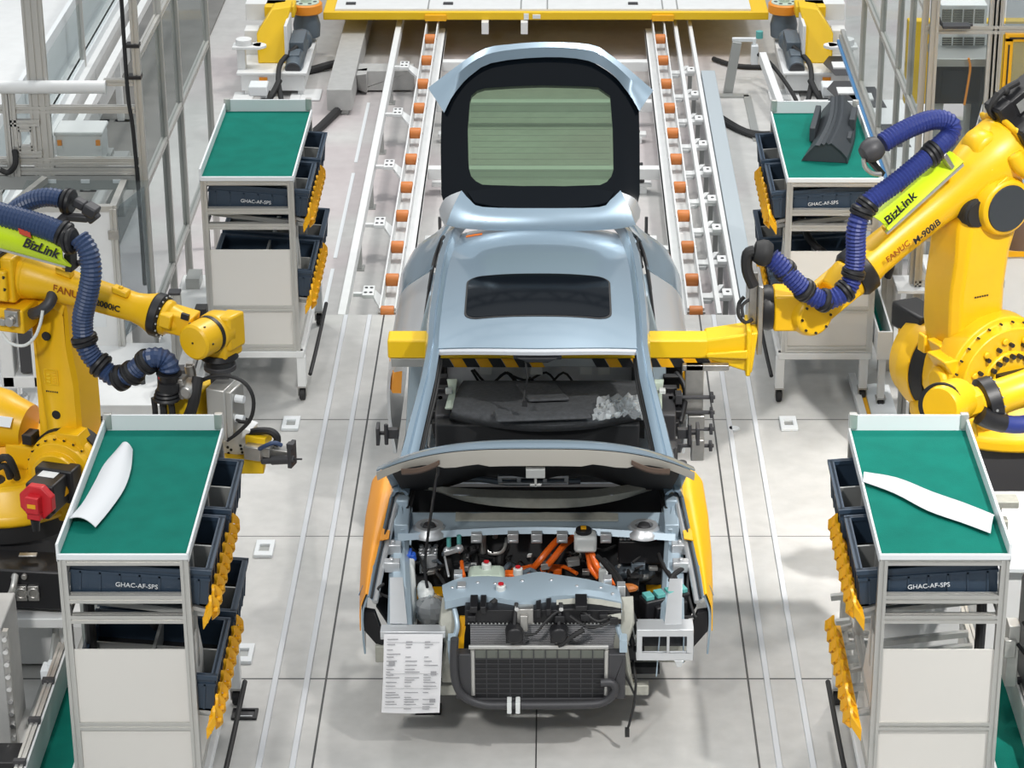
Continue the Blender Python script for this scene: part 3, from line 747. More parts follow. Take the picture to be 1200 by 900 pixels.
# ---- bonnet, propped open
AL = math.radians(34.4); HH = V((0, 13.25, 1.09)); HD = V((0, -math.cos(AL), math.sin(AL))); HN = V((0, math.sin(AL), math.cos(AL)))
def hood(u, x, off=0.0):
    w_ = .80 + .03*u; q = abs(x)
    drop = .10*(q**3) + .02*q*q
    nose = 0 if u < .82 else ((u-.82)/.18)**2*.06*(1-.45*q*q)
    ln = 1.095 - .17*q**3.2
    return HH + HD*(u*ln) + HN*(off - drop - nose + .02*math.sin(u*PI)) + V((x*w_, 0, 0))
US = [0, .15, .3, .45, .6, .72, .8, .85, .89, .93, .96, .985, 1.0]; XS = [-1 + i/14 for i in range(29)]
b = MB(); b.grid([[hood(u, x) for x in XS] for u in US], .008); bon = b.build('bonnet', 'paint', car, angle=60)
def lip(x): return interp([(0, .10), (.30, .10), (.36, .085), (.55, .095), (.66, .055), (.8, .045), (1, .05)], abs(x))
b = MB(); b.grid([[hood(1.0, x, -.004) for x in XS], [hood(.99, x, -lip(x)*.5) for x in XS], [hood(.975, x, -lip(x)) for x in XS], [hood(.90, x, -lip(x)-.01) for x in XS]], .004); b.build('bonnet_inner_frame', 'lipgrey', bon, angle=60)
def inner(u, x):
    return hood(u, x*.93, -.05 - .02*math.cos(x*9)*(.5+.5*math.cos(u*6)))
b = MB(); b.grid([[inner(u, x) for x in XS] for u in (.02, .2, .4, .6, .8, .9)], .01); b.build('bonnet_liner', 'void', bon, angle=60)
for x0, x1 in ((-.84, -.60), (.60, .84)):
    b = MB(); b.grid([[hood(u, lerp(x0, x1, k/8), o - .02*math.sin(k/8*PI)) for k in range(9)] for u, o in ((1.0, -.035), (.985, -.06), (.96, -.075))], .006); b.build('bonnet_recess', 'brown', bon)
b = MB(); p = hood(.95, 0, -.13); b.box(-.05, .05, p.y-.03, p.y+.03, p.z-.04, p.z+.01); b.bar(p + V((0, 0, -.02)), p + V((0, 0, -.1)), .014); b.bar(p + V((-.03, 0, -.09)), p + V((.03, 0, -.09)), .014); b.build('latch', 'alud', bon, bevel=.003)
b = MB(); P0 = hood(.88, -.62, -.06); b.tube([P0, P0 + V((.0, .02, -.1)), P0 + V((-.012, .05, -.14)), (-.60, 12.62, .86), (-.585, 12.5, .75)], .0085, 8, 3); b.box(P0.x-.012, P0.x+.012, P0.y-.01, P0.y+.01, P0.z-.03, P0.z+.01); b.build('prop_rod', 'black', car)
# ---- cowl and bulkhead
def row(pts, z): return smooth([atz(x, y, z) for x, y in pts], 3)
T_ = [(476, 552), (500, 568), (530, 573), (580, 576), (634, 577), (690, 576), (735, 570), (765, 563), (788, 550)]
B_ = [(478, 572), (508, 573), (545, 585), (590, 592), (634, 594), (680, 592), (725, 584), (760, 573), (784, 570)]
Mi = [((a+c_)/2, (b_+d_)/2) for (a, b_), (c_, d_) in zip(T_, B_)]
b = MB(); b.grid([row(T_, 1.045), row(Mi, 1.035), row(B_, .985)], .012); cw = b.build('cowl_panel', 'greige', car, angle=60)
for s_ in ((-.46, -.12), (.12, .42)):
    b = MB(); b.tube([(x, 13.02 + .12*x*x, 1.037) for x in [lerp(s_[0], s_[1], k/6) for k in range(7)]], .004, 6); b.build('cowl_seam', 'trimw', cw)
b = MB()
for x0 in (-.205, -.1, .045, .165):
    b.box(x0-.012, x0+.012, 13.16, 13.2, 1.055, 1.095)
b.box(-.215, .175, 13.15, 13.21, 1.085, 1.1); b.box(-.215, .175, 13.15, 13.21, 1.045, 1.058); b.build('cowl_bracket', 'silver', car, bevel=.004)
b = MB(); b.tube([(-.5, 13.24, 1.05), (-.3, 13.2, 1.055), (-.15, 13.18, 1.045), (.1, 13.18, 1.05), (.24, 13.2, 1.045)], .018, 8); b.build('cowl_foam', 'motor', car)
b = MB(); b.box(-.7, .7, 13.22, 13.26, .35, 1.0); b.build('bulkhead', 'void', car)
# stepped shelf in front of the cowl with strut towers
sh = [[V((x, 13.08, .90)) for x in (-.76, -.4, 0, .4, .76)], [V((x, 12.98, .87)) for x in (-.76, -.4, 0, .4, .76)], [V((-.76, 12.84, .885)), V((-.4, 12.90, .885)), V((0, 12.93, .885)), V((.4, 12.90, .885)), V((.76, 12.84, .885))], [V((-.76, 12.83, .86)), V((-.4, 12.89, .86)), V((0, 12.92, .86)), V((.4, 12.89, .86)), V((.76, 12.83, .86))]]
b = MB(); b.grid([smooth(r, 4) for r in sh], .012); b.build('cowl_shelf', 'paintin', car, angle=35)
for x in (-.33, -.13, .0, .14, .38):
    b = MB(); b.box(x-.03, x+.03, 12.86, 12.91, .83, .885); b.box(x-.022, x+.022, 12.855, 12.862, .835, .85); b.build('cowl_tab', 'silver', car, bevel=.004)
b = MB(); b.grid([[V((x, 13.07, .905 + .004*math.sin(x*23))) for x in [-.45 + i*.1 for i in range(10)]], [V((x, 13.0, .895)) for x in [-.45 + i*.1 for i in range(10)]]], .01); b.build('bulkhead_stiffener', 'greige', car)
for sx in (-1, 1):
    c = V((sx*.59, 12.93, .88)); t_ = MB(); t_.lathe(c + V((0,0,-.02)), c + V((0,0,.03)), [(0, .105), (.45, .098), (.7, .082), (1, .076), (1, .05), (.4, .045)], 32, False); st = t_.build('strut_tower', 'silver', car, angle=50)
    t_ = MB(); t_.cyl(c + V((0,0,0)), c + V((0,0,.035)), .045, .03, 20); t_.build('strut_mount', 'dark', st)
    b = MB(); b.box(sx*.78, sx*.70, 12.85, 13.2, .86, .95); b.bar((sx*.78, 13.2, .97), (sx*.73, 12.85, .9), .03, .05); b.build('apron_brace', 'paintin', car, bevel=.006)
# aprons, fenders, vinyl covers
for sx in (-1, 1):
    rows = []
    for i in range(13):
        t = i/12; y = lerp(12.95, 12.12, t); z = lerp(.88, .70, t) + .01*(i % 2); xi = lerp(.715, .655, t); xo = lerp(.80, .775, t)
        rows.append([(sx*(xi-.015), y, z-.28), (sx*xi, y, z-.02), (sx*(xi+.02), y, z), (sx*(xo-.02), y, z), (sx*xo, y, z-.02), (sx*xo, y, z-.2)])
    b = MB(); b.grid(rows if sx > 0 else [r[::-1] for r in rows], .006); ap = b.build('apron_rail', 'paintin', car, angle=30)
    b = MB(); b.grid([[V((sx*lerp(.675+.04*t, .765+.02*t, u), lerp(12.14, 12.5, t), lerp(.712, .79, t)+.012+.006*math.sin(t*19))) for u in (0, .5, 1)] for t in [k/8 for k in range(9)]], .01); b.build('apron_plate', 'silver', ap)
    for y, z in ((12.6, .83), (12.75, .86)):
        b = MB(); b.box(sx*.735, sx*.82, y-.03, y+.03, z-.03, z+.03); b.cyl((sx*.78, y, z+.03), (sx*.78, y, z+.045), .012); b.build('fender_bracket', 'silver', ap, bevel=.004)
    secs = []
    FEN = [(13.42, .79, 1.035, .925, .93), (13.1, .80, 1.0, .94, .88), (12.8, .83, .925, .945, .80), (12.55, .86, .84, .94, .72), (12.36, .882, .755, .93, .66)]
    def fen(t, k, off=0):
        y, xi, z, xo, zo = [interp([(13.42-f[0], f[q]) for f in FEN], 13.42-t) for q in range(5)]
        P = [V((sx*(xi-.03), y, z-.035)), V((sx*xi, y, z)), V((sx*lerp(xi, xo, .35), y, z+.006)), V((sx*lerp(xi, xo, .75), y, lerp(z, zo, .45))), V((sx*xo, y, zo)), V((sx*(xo+.002), y, zo-.12)), V((sx*(xo-.005), y, zo-.25))]
        return [p + V((sx*off, 0, off*.6)) for p in P][k]
    rows = [smooth([fen(y, k) for k in range(7)], 3) for y in [13.42-.03*i for i in range(36)]]
    b = MB(); b.grid(rows if sx < 0 else [r[::-1] for r in rows], .01); b.build('fender', 'paint', car, angle=60)
    b = MB(); b.tube([(sx*(x-.025), y, z-.02) for y, x, z, _, _ in FEN], .016, 8); b.build('fender_seal', 'silver', car)
    b = MB(); b.tube([(sx*(x-.006), y, z+.004) for y, x, z, _, _ in FEN], .006, 6); b.build('fender_edge_strip', 'rubber', car)
    rows = []
    for i in range(34):
        y = 13.40-.031*i; rows.append(smooth([fen(y, k, .012) for k in range(1, 6)], 4))
    b = MB(); b.grid(rows if sx < 0 else [r[::-1] for r in rows], .006)
    P = [fen(12.80, 1, .014) + V((0, .03, 0)), fen(12.80, 1, .014) + V((-sx*.045, .02, -.01)), fen(12.78, 1, .014) + V((-sx*.045, -.04, -.01)), fen(12.75, 1, .014) + V((0, -.03, 0))]
    b.poly(P, (0, 0, .006))
    cv = b.build('fender_cover', 'ocover' if sx < 0 else 'ycover', None, angle=60)
    tag(cv, ('orange vinyl cover draped over the left front fender of the car', 'amber yellow vinyl cover draped over the right front fender of the car')[sx > 0], 'fender cover')
    # white-blue label on the cover
    p = fen(12.5, 4, .016); b = MB(); b.obox(p + V((-sx*.012, 0, .02)), (0, .025, -.01), (sx*.012, 0, -.03), (sx*.001, 0, .001)); b.build('cover_label', 'bluetube', cv)
    # plastic corner under the fender
    b = MB(); b.poly([(sx*.93, 12.4, .66), (sx*.86, 12.34, .68), (sx*.80, 12.3, .52), (sx*.84, 12.32, .48), (sx*.92, 12.36, .56)], (0, .05, 0)); b.build('fender_corner_bracket', 'black', car, bevel=.004)
    b = MB(); b.poly([(sx*.80, 12.95, .9), (sx*.86, 12.9, .84), (sx*.86, 12.45, .66), (sx*.80, 12.45, .55), (sx*.80, 12.9, .5)], (-sx*.012, 0, 0)); b.build('wheel_liner', 'void', car)
    # inset protective sheet at the rear door's leading edge
    b = MB(); b.grid([[(sx*.85, 15.02, .93), (sx*.86, 15.02, .78)], [(sx*.90, 15.02, .92), (sx*.91, 15.02, .78)], [(sx*.92, 15.1, .92), (sx*.93, 15.1, .78)], [(sx*.94, 15.3, .92), (sx*.945, 15.3, .78)]], .006)
    tag(b.build('door_cover', 'ocover' if sx < 0 else 'ycover'), ('orange', 'yellow')[sx > 0] + ' cover on the %s side of the car below the yellow beam' % ('left', 'right')[sx > 0], 'door cover')
# ---- bay floor and rear wall
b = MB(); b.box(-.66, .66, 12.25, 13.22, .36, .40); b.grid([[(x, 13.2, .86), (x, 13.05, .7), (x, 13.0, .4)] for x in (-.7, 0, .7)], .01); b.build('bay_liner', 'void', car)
# ---------------------------------------------------------------- engine bay and front end (all bolted to the car)
def A(px, py, z): return atz(px, py, z)
def parts(bm, name, m, bevel=0.0, parent=None, angle=35): return bm.each(name, m, parent or car, bevel=bevel, angle=angle)
def part(bm, name, m, bevel=0.0, parent=None, angle=35): return bm.build(name, m, parent or car, bevel=bevel, angle=angle)
# upper radiator support
top = [(518, 688), (540, 679), (570, 677), (600, 678), (630, 672), (650, 675), (690, 681), (725, 690)]
mid = [(519, 697), (540, 692), (570, 691), (600, 692), (630, 689), (650, 690), (690, 693), (727, 699)]
bot = [(521, 706), (545, 701), (572, 700), (598, 704), (615, 706), (650, 699), (690, 698), (729, 706)]
def rw(p, z): return smooth([A(x, y, z) for x, y in p], 3)
b = MB(); b.grid([rw(top, .86), rw(mid, .865), rw(bot, .85), [p + V((0, -.004, -.035)) for p in rw(bot, .85)]], .01); us = part(b, 'radiator_support', 'paintin')
b = MB(); b.grid([rw([(652, 704), (690, 702), (728, 708)], .84), rw([(652, 722), (690, 722), (728, 726)], .79)], .01)
parts(b, 'support_gusset', 'greige', parent=us)
b = MB()
for x, y in ((530, 690), (560, 684), (580, 685), (612, 682), (646, 681), (676, 688), (704, 690), (718, 697)):
    p = A(x, y, .868); b.cyl(p, p + V((0, 0, .012)), .011, .009, 10)
for x, y in ((537, 676), (541, 690), (712, 682), (728, 690)):
    p = A(x, y, .86); b.box(p.x-.022, p.x+.022, p.y-.03, p.y+.03, p.z-.04, p.z+.03)
parts(b, 'support_bolt', 'silver', .003, us)
for sx, X in ((-1, 530), (1, 730)):
    q = lambda dx, y, z: A(X + sx*dx, y, z)
    b = MB(); b.grid([[q(-8, 700, .84), q(12, 700, .84)], [q(-4, 726, .74), q(14, 730, .74)], [q(-8, 752, .62), q(6, 756, .62)], [q(-6, 780, .48), q(10, 785, .48)], [q(-2, 800, .38), q(12, 800, .38)]], .03)
    part(b, 'support_leg', 'greige', .004)
    b = MB(); b.tube([q(-2, 712, .8), q(-6, 735, .72), q(2, 760, .6), q(-2, 790, .45)], .014, 8); b.box(q(0, 745, .66).x-.02, q(0, 745, .66).x+.02, 12.02, 12.1, .62, .69); part(b, 'leg_flange', 'paintin')
    b = MB(); p0, p1 = q(-12, 722, .76), q(-10, 760, .58); b.bar(p0, p1, .03, .02); b.bar(p0 + V((.01, -.02, -.05)), p1, .014); parts(b, 'yellow_guide', 'strip')
# radiator and condenser
YR = 12.12
def F(px, py): return at(px, py, YR)
b = MB(); c0, c1 = F(551, 727), F(722, 760); b.box(c0.x, c1.x, YR, YR+.05, c1.z-.02, c0.z); rad = part(b, 'radiator_core', 'silverfin')
b = MB(); n = 16
for k in range(n): z = lerp(c1.z, c0.z, k/n); b.box(c0.x, c1.x, YR-.003, YR, z, z+.0022)
part(b, 'radiator_fin', 'dark', parent=rad)
b = MB(); t0, t1 = F(545, 716), F(728, 727); b.box(t0.x, t1.x, YR-.03, YR+.06, t1.z-.008, t0.z+.02)
for k in range(40): x = lerp(t0.x, t1.x, k/40); b.box(x, x+.006, YR-.036, YR-.03, t1.z-.006, t1.z+.012)
part(b, 'radiator_tank', 'black', .004, rad)
b = MB()
for k in range(40): x = lerp(t0.x+.02, t1.x-.02, k/39); b.box(x-.004, x+.004, YR-.04, YR-.036, t1.z-.002, t1.z+.006)
part(b, 'tank_crimp', 'alud', parent=rad)
YC = 12.02
def G(px, py): return at(px, py, YC)
c0, c1 = G(556, 762), G(708, 818)
b = MB(); b.box(c0.x, c1.x, YC, YC+.04, c1.z, c0.z - .05); con = part(b, 'condenser_core', 'black')
b = MB(); b.box(c0.x, c1.x, YC, YC+.04, c0.z-.05, c0.z); part(b, 'condenser_top', 'topgrey', parent=con)
b = MB()
for k in range(12): x = lerp(c0.x, c1.x, k/11); b.box(x-.0025, x+.0025, YC-.006, YC, c1.z, c0.z)
for k in range(9): z = lerp(c1.z, c0.z-.05, k/8); b.box(c0.x, c1.x, YC-.005, YC, z-.002, z+.002)
part(b, 'condenser_grid', 'dark', parent=con)
b = MB(); b.cyl((c0.x-.03, YC+.01, c0.z+.012), (c1.x+.02, YC+.01, c0.z+.012), .012, n=10); b.cyl((c0.x-.01, YC, c1.z+.02), (c0.x-.01, YC, c0.z), .012); b.cyl((c1.x+.01, YC, c1.z+.02), (c1.x+.01, YC, c0.z), .012); part(b, 'condenser_pipe', 'alu', parent=con)
b = MB(); b.box(c0.x-.1, c0.x-.02, YC-.01, YC+.06, c1.z, c0.z-.02); b.box(c1.x+.02, c1.x+.11, YC-.01, YC+.06, c1.z, c0.z-.02); b.box(c0.x-.02, c1.x+.02, YC-.01, YC+.05, c1.z-.02, c1.z); part(b, 'condenser_frame', 'dark', .005, con)
# bumper beam tube at the very bottom
b = MB(); P = [G(533, 745), G(532, 770), G(534, 795), G(543, 812), G(565, 822), G(600, 823), G(650, 823), G(695, 822), G(712, 817), G(721, 805), G(716, 797), G(704, 797)]
b.tube([p + V((0, -.03, 0)) for p in P], .022, 12, 5); part(b, 'coolant_pipe', 'dark')
b = MB()
for x in (597, 607): p = G(x, 823) + V((0, -.06, 0)); b.box(p.x-.012, p.x+.012, p.y-.01, p.y+.06, p.z-.03, p.z+.035)
parts(b, 'pipe_clip', 'milk', .003)
# horns
for x in (603, 655):
    p = at(x, 741, YR-.06)
    h = MB(); h.cyl(p + V((0, .02, 0)), p + V((0, -.04, 0)), .05, .046, 22); h.ball(p + V((0, -.04, 0)), .045, sc=(1, .3, 1)); hn = part(h, 'horn', 'black')
    h = MB(); h.box(p.x-.045, p.x+.045, p.y-.035, p.y+.01, p.z-.05, p.z-.02); h.bar(p + V((0, 0, .04)), p + V((.01, .05, .15)), .02); part(h, 'horn_bracket', 'black', .004, hn)
    h = MB(); q = p + V((.012, .04, .13)); h.cyl(q, q + V((0, -.03, 0)), .012, n=10); part(h, 'horn_bolt', 'chrome', parent=hn)
b = MB(); b.tube([at(615, 744, 12.03), at(628, 742, 12.02), at(640, 728, 12.04), at(656, 716, 12.08), at(680, 716, 12.08), at(700, 728, 12.05), at(716, 722, 12.08)], .007, 6); b.tube([at(655, 757, 12.03), at(672, 745, 12.02), at(684, 738, 12.02)], .014, 6); b.tube([at(668, 722, 12.07), at(690, 735, 12.04), at(712, 730, 12.06), at(727, 718, 12.1)], .008, 6); parts(b, 'horn_wiring', 'rubber')
# row of black sensors and brackets under the support
b = MB()
for x0, x1, y0, y1 in ((551, 560, 703, 710), (563, 570, 703, 711), (628, 634, 706, 716), (640, 646, 706, 716), (674, 688, 702, 708), (702, 712, 712, 722), (714, 724, 716, 724), (650, 662, 714, 722), (548, 558, 714, 720), (680, 692, 712, 720)):
    p = at(x0, y0, 12.14); q = at(x1, y1, 12.14); b.box(p.x, q.x, 12.06, 12.2, q.z, p.z)
parts(b, 'sensor_block', 'black', .004)
b = MB(); p = at(614, 712, 12.1); b.box(p.x-.04, p.x+.05, 12.08, 12.14, p.z-.09, p.z); b.box(p.x-.02, p.x+.02, 12.06, 12.08, p.z-.12, p.z-.03); part(b, 'latch_plate', 'steel', .004)
b = MB(); b.tube([A(582, 702, .84), A(575, 712, .8), A(570, 722, .76), A(574, 728, .74)], .024, 10); b.tube([A(596, 704, .82), A(600, 716, .78), A(598, 726, .76)], .018, 10); parts(b, 'radiator_hose', 'rubber')
b = MB()
for x, y in ((587, 688), (607, 668), (570, 662)):
    p = A(x, y, .885 if y > 670 else .82); b.cyl(p + V((0,0,-.03)), p + V((0, 0, .012)), .026, n=20)
parts(b, 'filler_cap', 'milk', .004)
for x, y in ((587, 687), (607, 667), (570, 661)):
    p = A(x, y, .888 if y > 670 else .825); b = MB(); b.cyl(p + V((0, 0, .012)), p + V((0, 0, .018)), .015, n=18); part(b, 'cap_disc', 'red')
# reservoirs
b = MB(); p = A(570, 674, .78); b.box(p.x-.10, p.x+.10, p.y-.06, p.y+.10, .62, .80); part(b, 'coolant_reservoir', 'mint', .03, angle=50)
b = MB(); p = A(686, 624, .90); b.box(p.x-.062, p.x+.062, p.y-.06, p.y+.05, .80, .90); br = part(b, 'brake_fluid_reservoir', 'milk', .018)
b = MB(); b.cyl((p.x-.01, p.y, .90), (p.x-.01, p.y, .925), .045, .042, 24); part(b, 'reservoir_cap', 'black', .004, br)
b = MB(); b.box(p.x-.025, p.x+.005, p.y-.015, p.y+.015, .925, .935); part(b, 'cap_label', 'strip', .002, br)
# filler pipe with blue cap
b = MB(); b.tube([A(481, 655, .80), A(482, 680, .72), A(484, 705, .62), A(483, 728, .52)], .024, 12); fp = part(b, 'washer_filler_pipe', 'milk')
b = MB(); p = A(481, 652, .81); b.cyl(p + V((0, 0, -.02)), p + V((0, 0, .02)), .034, .03, 18); b.box(p.x-.008, p.x+.008, p.y-.04, p.y+.045, p.z+.01, p.z+.03); part(b, 'washer_cap', 'bluecap', .005, fp)
# milky bottle and bagged motor on the left
b = MB(); b.tube([A(500, 700, .66), A(498, 690, .70), A(496, 682, .74)], [.045, .047, .045, .042, .036, .03, .02], 14, 4); part(b, 'milky_bottle', 'milk', angle=60)
b = MB(); b.ball(A(505, 715, .60), .075, 18, 10, (1, .9, 1.0)); pl_ = part(b, 'wrapped_motor', 'dark', angle=15)
b = MB(); rr = random.Random(3)
vs = []; c = A(505, 715, .60)
n_, k_ = 16, 9
for j in range(k_+1):
    for i in range(n_):
        a = 2*PI*i/n_; t = PI*j/k_; r_ = .088*(1 + rr.uniform(-.12, .1)); vs.append(c + V((r_*math.sin(t)*math.cos(a), r_*math.sin(t)*math.sin(a), r_*math.cos(t))))
b.add(vs, [(j*n_+i, (j+1)*n_+i, (j+1)*n_+(i+1) % n_, j*n_+(i+1) % n_) for j in range(k_) for i in range(n_)]); part(b, 'plastic_wrap', 'film', parent=pl_, angle=10)
# A/C lines, hoses, orange cables
def hoses(name, m, r, lists, n=10):
    for L in lists:
        b = MB(); b.tube([A(*p) for p in L], r, n, 5); part(b, name, m)
hoses('coolant_line', 'steel', .016, [[(566, 648, .72), (567, 625, .84), (572, 616, .86), (579, 617, .85), (580, 630, .78)], [(580, 622, .76), (588, 621, .77), (592, 615, .78)]])
hoses('coolant_line', 'alu', .01, [[(567, 640, .72), (573, 648, .70), (586, 648, .70), (592, 640, .72), (594, 622, .76)]])
hoses('hose', 'rubber', .026, [[(566, 640, .72), (568, 665, .66)], [(585, 665, .62), (588, 648, .68), (602, 638, .70), (620, 636, .68), (636, 628, .72)], [(552, 640, .72), (556, 655, .66), (560, 676, .6)], [(534, 646, .72), (535, 680, .6)], [(628, 660, .55), (645, 650, .6), (668, 645, .62), (690, 652, .6)]])
hoses('hose', 'motor', .014, [[(612, 672, .8), (622, 668, .8), (630, 675, .8)], [(590, 668, .7), (600, 660, .7), (610, 668, .7)]])
hoses('high_voltage_cable', 'orange', .0185, [[(620, 670, .62), (630, 660, .70), (642, 645, .76), (656, 630, .79), (664, 622, .80)], [(636, 668, .64), (648, 655, .72), (660, 640, .77), (672, 630, .79), (680, 624, .8)], [(688, 630, .80), (693, 648, .78), (700, 664, .72), (712, 678, .68), (722, 684, .66)], [(684, 632, .79), (690, 650, .76), (693, 666, .70), (702, 677, .66)]])
hoses('high_voltage_cable', 'orange', .011, [[(541, 658, .74), (542, 668, .72), (545, 680, .68)], [(543, 676, .7), (549, 690, .66)], [(600, 668, .66), (620, 664, .64), (640, 660, .6), (655, 668, .6)], [(640, 664, .6), (660, 664, .62), (676, 672, .62)]])
b = MB(); 
for x, y, z in ((664, 618, .82), (612, 671, .66), (650, 668, .6), (598, 674, .7)): p = A(x, y, z); b.box(p.x-.04, p.x+.04, p.y-.03, p.y+.03, p.z-.02, p.z+.02)
parts(b, 'cable_connector', 'orange', .008)
# teal service caps on the refrigerant ports
b = MB(); b.bar(A(520, 648, .80), A(541, 642, .82), .03, .03); b.ball(A(524, 645, .81), .022); b.ball(A(538, 643, .82), .026); b.bar(A(521, 652, .8), A(526, 676, .76), .012); part(b, 'port_block', 'silver', .004)
for x, y in ((526, 636), (538, 633)): b = MB(); p = A(x, y+4, .83); b.cyl(p, p + V((0, 0, .05)), .013, n=12); part(b, 'service_cap', 'tealcap')
# pump unit (silver) and cage on the left
b = MB(); p = A(502, 645, .74); b.box(p.x-.05, p.x+.05, p.y-.05, p.y+.05, p.z-.12, p.z)
for k in range(9): x = p.x-.04 + (k % 3)*.04; y = p.y-.04+(k//3)*.04; b.cyl((x, y, p.z), (x, y, p.z+.015), .014, n=10)
part(b, 'brake_pump', 'silver', .006)
b = MB()
for k in range(5): b.tube([A(488 + k*8, 622, .80), A(489+k*8, 632, .76), A(492+k*6, 642, .74)], .005, 5, 2)
b.tube([A(487, 626, .8), A(508, 622, .81), A(524, 626, .8)], .006, 5); b.tube([A(488, 634, .78), A(508, 631, .79), A(524, 634, .78)], .006, 5); parts(b, 'brake_lines', 'black')
# fuse box at the right with coloured relays
b = MB(); p = A(752, 630, .80); b.box(p.x-.13, p.x+.15, p.y-.05, p.y+.06, p.z-.14, p.z); fb = part(b, 'fuse_box', 'black', .008)
for i in range(5):
    for j in range(2):
        q = (p.x-.115+i*.022, p.y-.025+j*.03); b = MB(); b.box(q[0]-.008, q[0]+.008, q[1]-.01, q[1]+.01, p.z, p.z+.012); part(b, 'fuse', 'milk', parent=fb)
for x, m in ((.005, 'milk'), (.05, 'red'), (.092, 'bluecap')):
    b = MB(); b.box(p.x+x, p.x+x+.032, p.y-.035, p.y+.0, p.z, p.z+.02); part(b, 'relay', m, .003, fb)
# relay carrier with teal levers
b = MB(); c = A(779, 700, .74); d = V((.12, .055, .0)); b.obox(c + V((0, 0, -.05)), d, (-.02, .045, 0), (0, 0, .07)); b.obox(c + V((.02, -.02, -.07)), d*.7, (-.02, .05, 0), (0, 0, .06)); rc = part(b, 'relay_carrier', 'black', .008)
for k in range(4):
    b = MB(); b.obox(c + d*(-.75+.5*k) + V((0, 0, .03)), d*.18, (-.012, .03, 0), (0, 0, .012)); part(b, 'carrier_lever', 'tealcap', .003, rc)
b = MB(); b.ball(A(736, 689, .66), .045, 9, 5, (1.3, .8, .5)); part(b, 'bagged_connector', 'roller', angle=10)
b = MB(); b.box(*(lambda p: (p.x-.025, p.x+.025, p.y-.02, p.y+.02, .70, .79))(A(707, 668, .78))); p = A(707, 664, .8); b.cyl(p, p + V((0, 0, .03)), .022); part(b, 'white_bottle', 'milk', .01)
# wiring over the right side, hanging harness
hoses('wiring_harness', 'rubber', .014, [[(700, 652, .82), (712, 665, .84), (722, 680, .85), (730, 700, .82), (733, 720, .76), (738, 742, .66), (742, 756, .60)], [(708, 656, .82), (722, 672, .85), (734, 694, .83), (740, 716, .76), (748, 738, .68), (752, 752, .62)],
   [(770, 716, .66), (782, 690, .76), (788, 676, .80), (797, 668, .82), (812, 660, .82)], [(786, 676, .8), (778, 664, .8), (772, 650, .78)], [(790, 676, .8), (796, 690, .74), (792, 704, .68)]], 8)
hoses('wiring_harness', 'rubber', .008, [[(808, 664, .82), (806, 690, .76), (812, 716, .70), (816, 724, .68)], [(816, 722, .68), (790, 724, .66), (770, 722, .66)], [(446, 696, .74), (462, 704, .73), (474, 718, .70), (478, 730, .62)], [(446, 700, .74), (443, 690, .78), (450, 684, .8)], [(540, 700, .8), (530, 715, .75), (532, 730, .7)]], 6)
for dx, m in ((0, 'tealcap'), (3, 'milk'), (6, 'red'), (9, 'motor'), (12, 'milk'), (-4, 'bluetube')):
    b = MB(); b.tube([A(732+dx*.3, 720, .76), A(730+dx, 738, .68), A(735+dx*.8, 756, .58)], .004, 6); part(b, 'thin_wire', m)
b = MB(); b.obox(A(744, 765, .52), (.05, 0, 0), (0, .02, .01), (0, 0, .03)); b.obox(A(737, 760, .54), (.025, 0, 0), (0, .03, .01), (0, 0, .03)); part(b, 'harness_plug', 'dark', .006)
b = MB(); b.tube([A(741, 770, .48), at(744, 790, 12.05), at(745, 805, 12.05), at(742, 830, 12.05), at(735, 857, 12.05)], .007, 6, 5); b.tube([A(738, 772, .46), at(731, 785, 12.05), at(740, 806, 12.06), at(744, 815, 12.05)], .006, 6, 5); p = at(735, 857, 12.05); b.box(p.x-.012, p.x+.012, p.y-.01, p.y+.01, p.z-.03, p.z+.02); part(b, 'hanging_lead', 'rubber')
hoses('wiring_harness', 'rubber', .01, [[(480, 640, .8), (492, 655, .76), (500, 668, .72), (520, 662, .72)], [(494, 668, .72), (512, 672, .7), (524, 690, .68)], [(476, 660, .74), (474, 690, .66), (478, 720, .6)], [(690, 640, .7), (705, 645, .74), (722, 640, .74)], [(600, 640, .66), (612, 630, .7), (640, 634, .68), (650, 622, .74)], [(640, 676, .6), (660, 660, .6), (672, 650, .62)]], 6)
b = MB(); rr = random.Random(11)
for k in range(46):
    x = rr.uniform(486, 770); y = rr.uniform(622, 684); z = rr.uniform(.48, .62); p = A(x, y, z)
    b.obox(p, (rr.uniform(.015, .05), rr.uniform(-.01, .01), 0), (0, rr.uniform(.015, .04), 0), (0, 0, rr.uniform(.02, .05)))
part(b, 'drive_unit', 'black', .006)
b = MB()
for k in range(30):
    x = rr.uniform(486, 770); y = rr.uniform(622, 684); p = A(x, y, .66); b.cyl(p, p + V((rr.uniform(-.01, .01), 0, .015)), rr.uniform(.005, .011), n=8)
parts(b, 'bolt_head', 'alu')
rr = random.Random(21)
for k in range(34):
    x = rr.uniform(488, 770); y = rr.uniform(618, 682); z = rr.uniform(.60, .72); p = A(x, y, z)
    b = MB(); s_ = rr.uniform(.010, .024); b.obox(p, (s_*rr.uniform(1, 1.8), s_*rr.uniform(-.5, .5), 0), (-s_*rr.uniform(-.4, .4), s_, 0), (0, 0, s_*.8)); part(b, 'bay_connector', rr.choice(('alu', 'steel', 'black', 'black', 'milk', 'motor', 'dark', 'alud')), .003)
for k in range(16):
    x = rr.uniform(490, 750); y = rr.uniform(620, 670); L_ = [(x, y, .64)]
    for q in range(4): x += rr.uniform(-14, 18); y += rr.uniform(-7, 9); L_.append((x, min(690, max(616, y)), rr.uniform(.62, .76)))
    b = MB(); b.tube([A(*q) for q in L_], rr.choice((.005, .007, .01)), 6, 4); part(b, 'bay_wire', rr.choice(('rubber', 'rubber', 'dark', 'motor')))
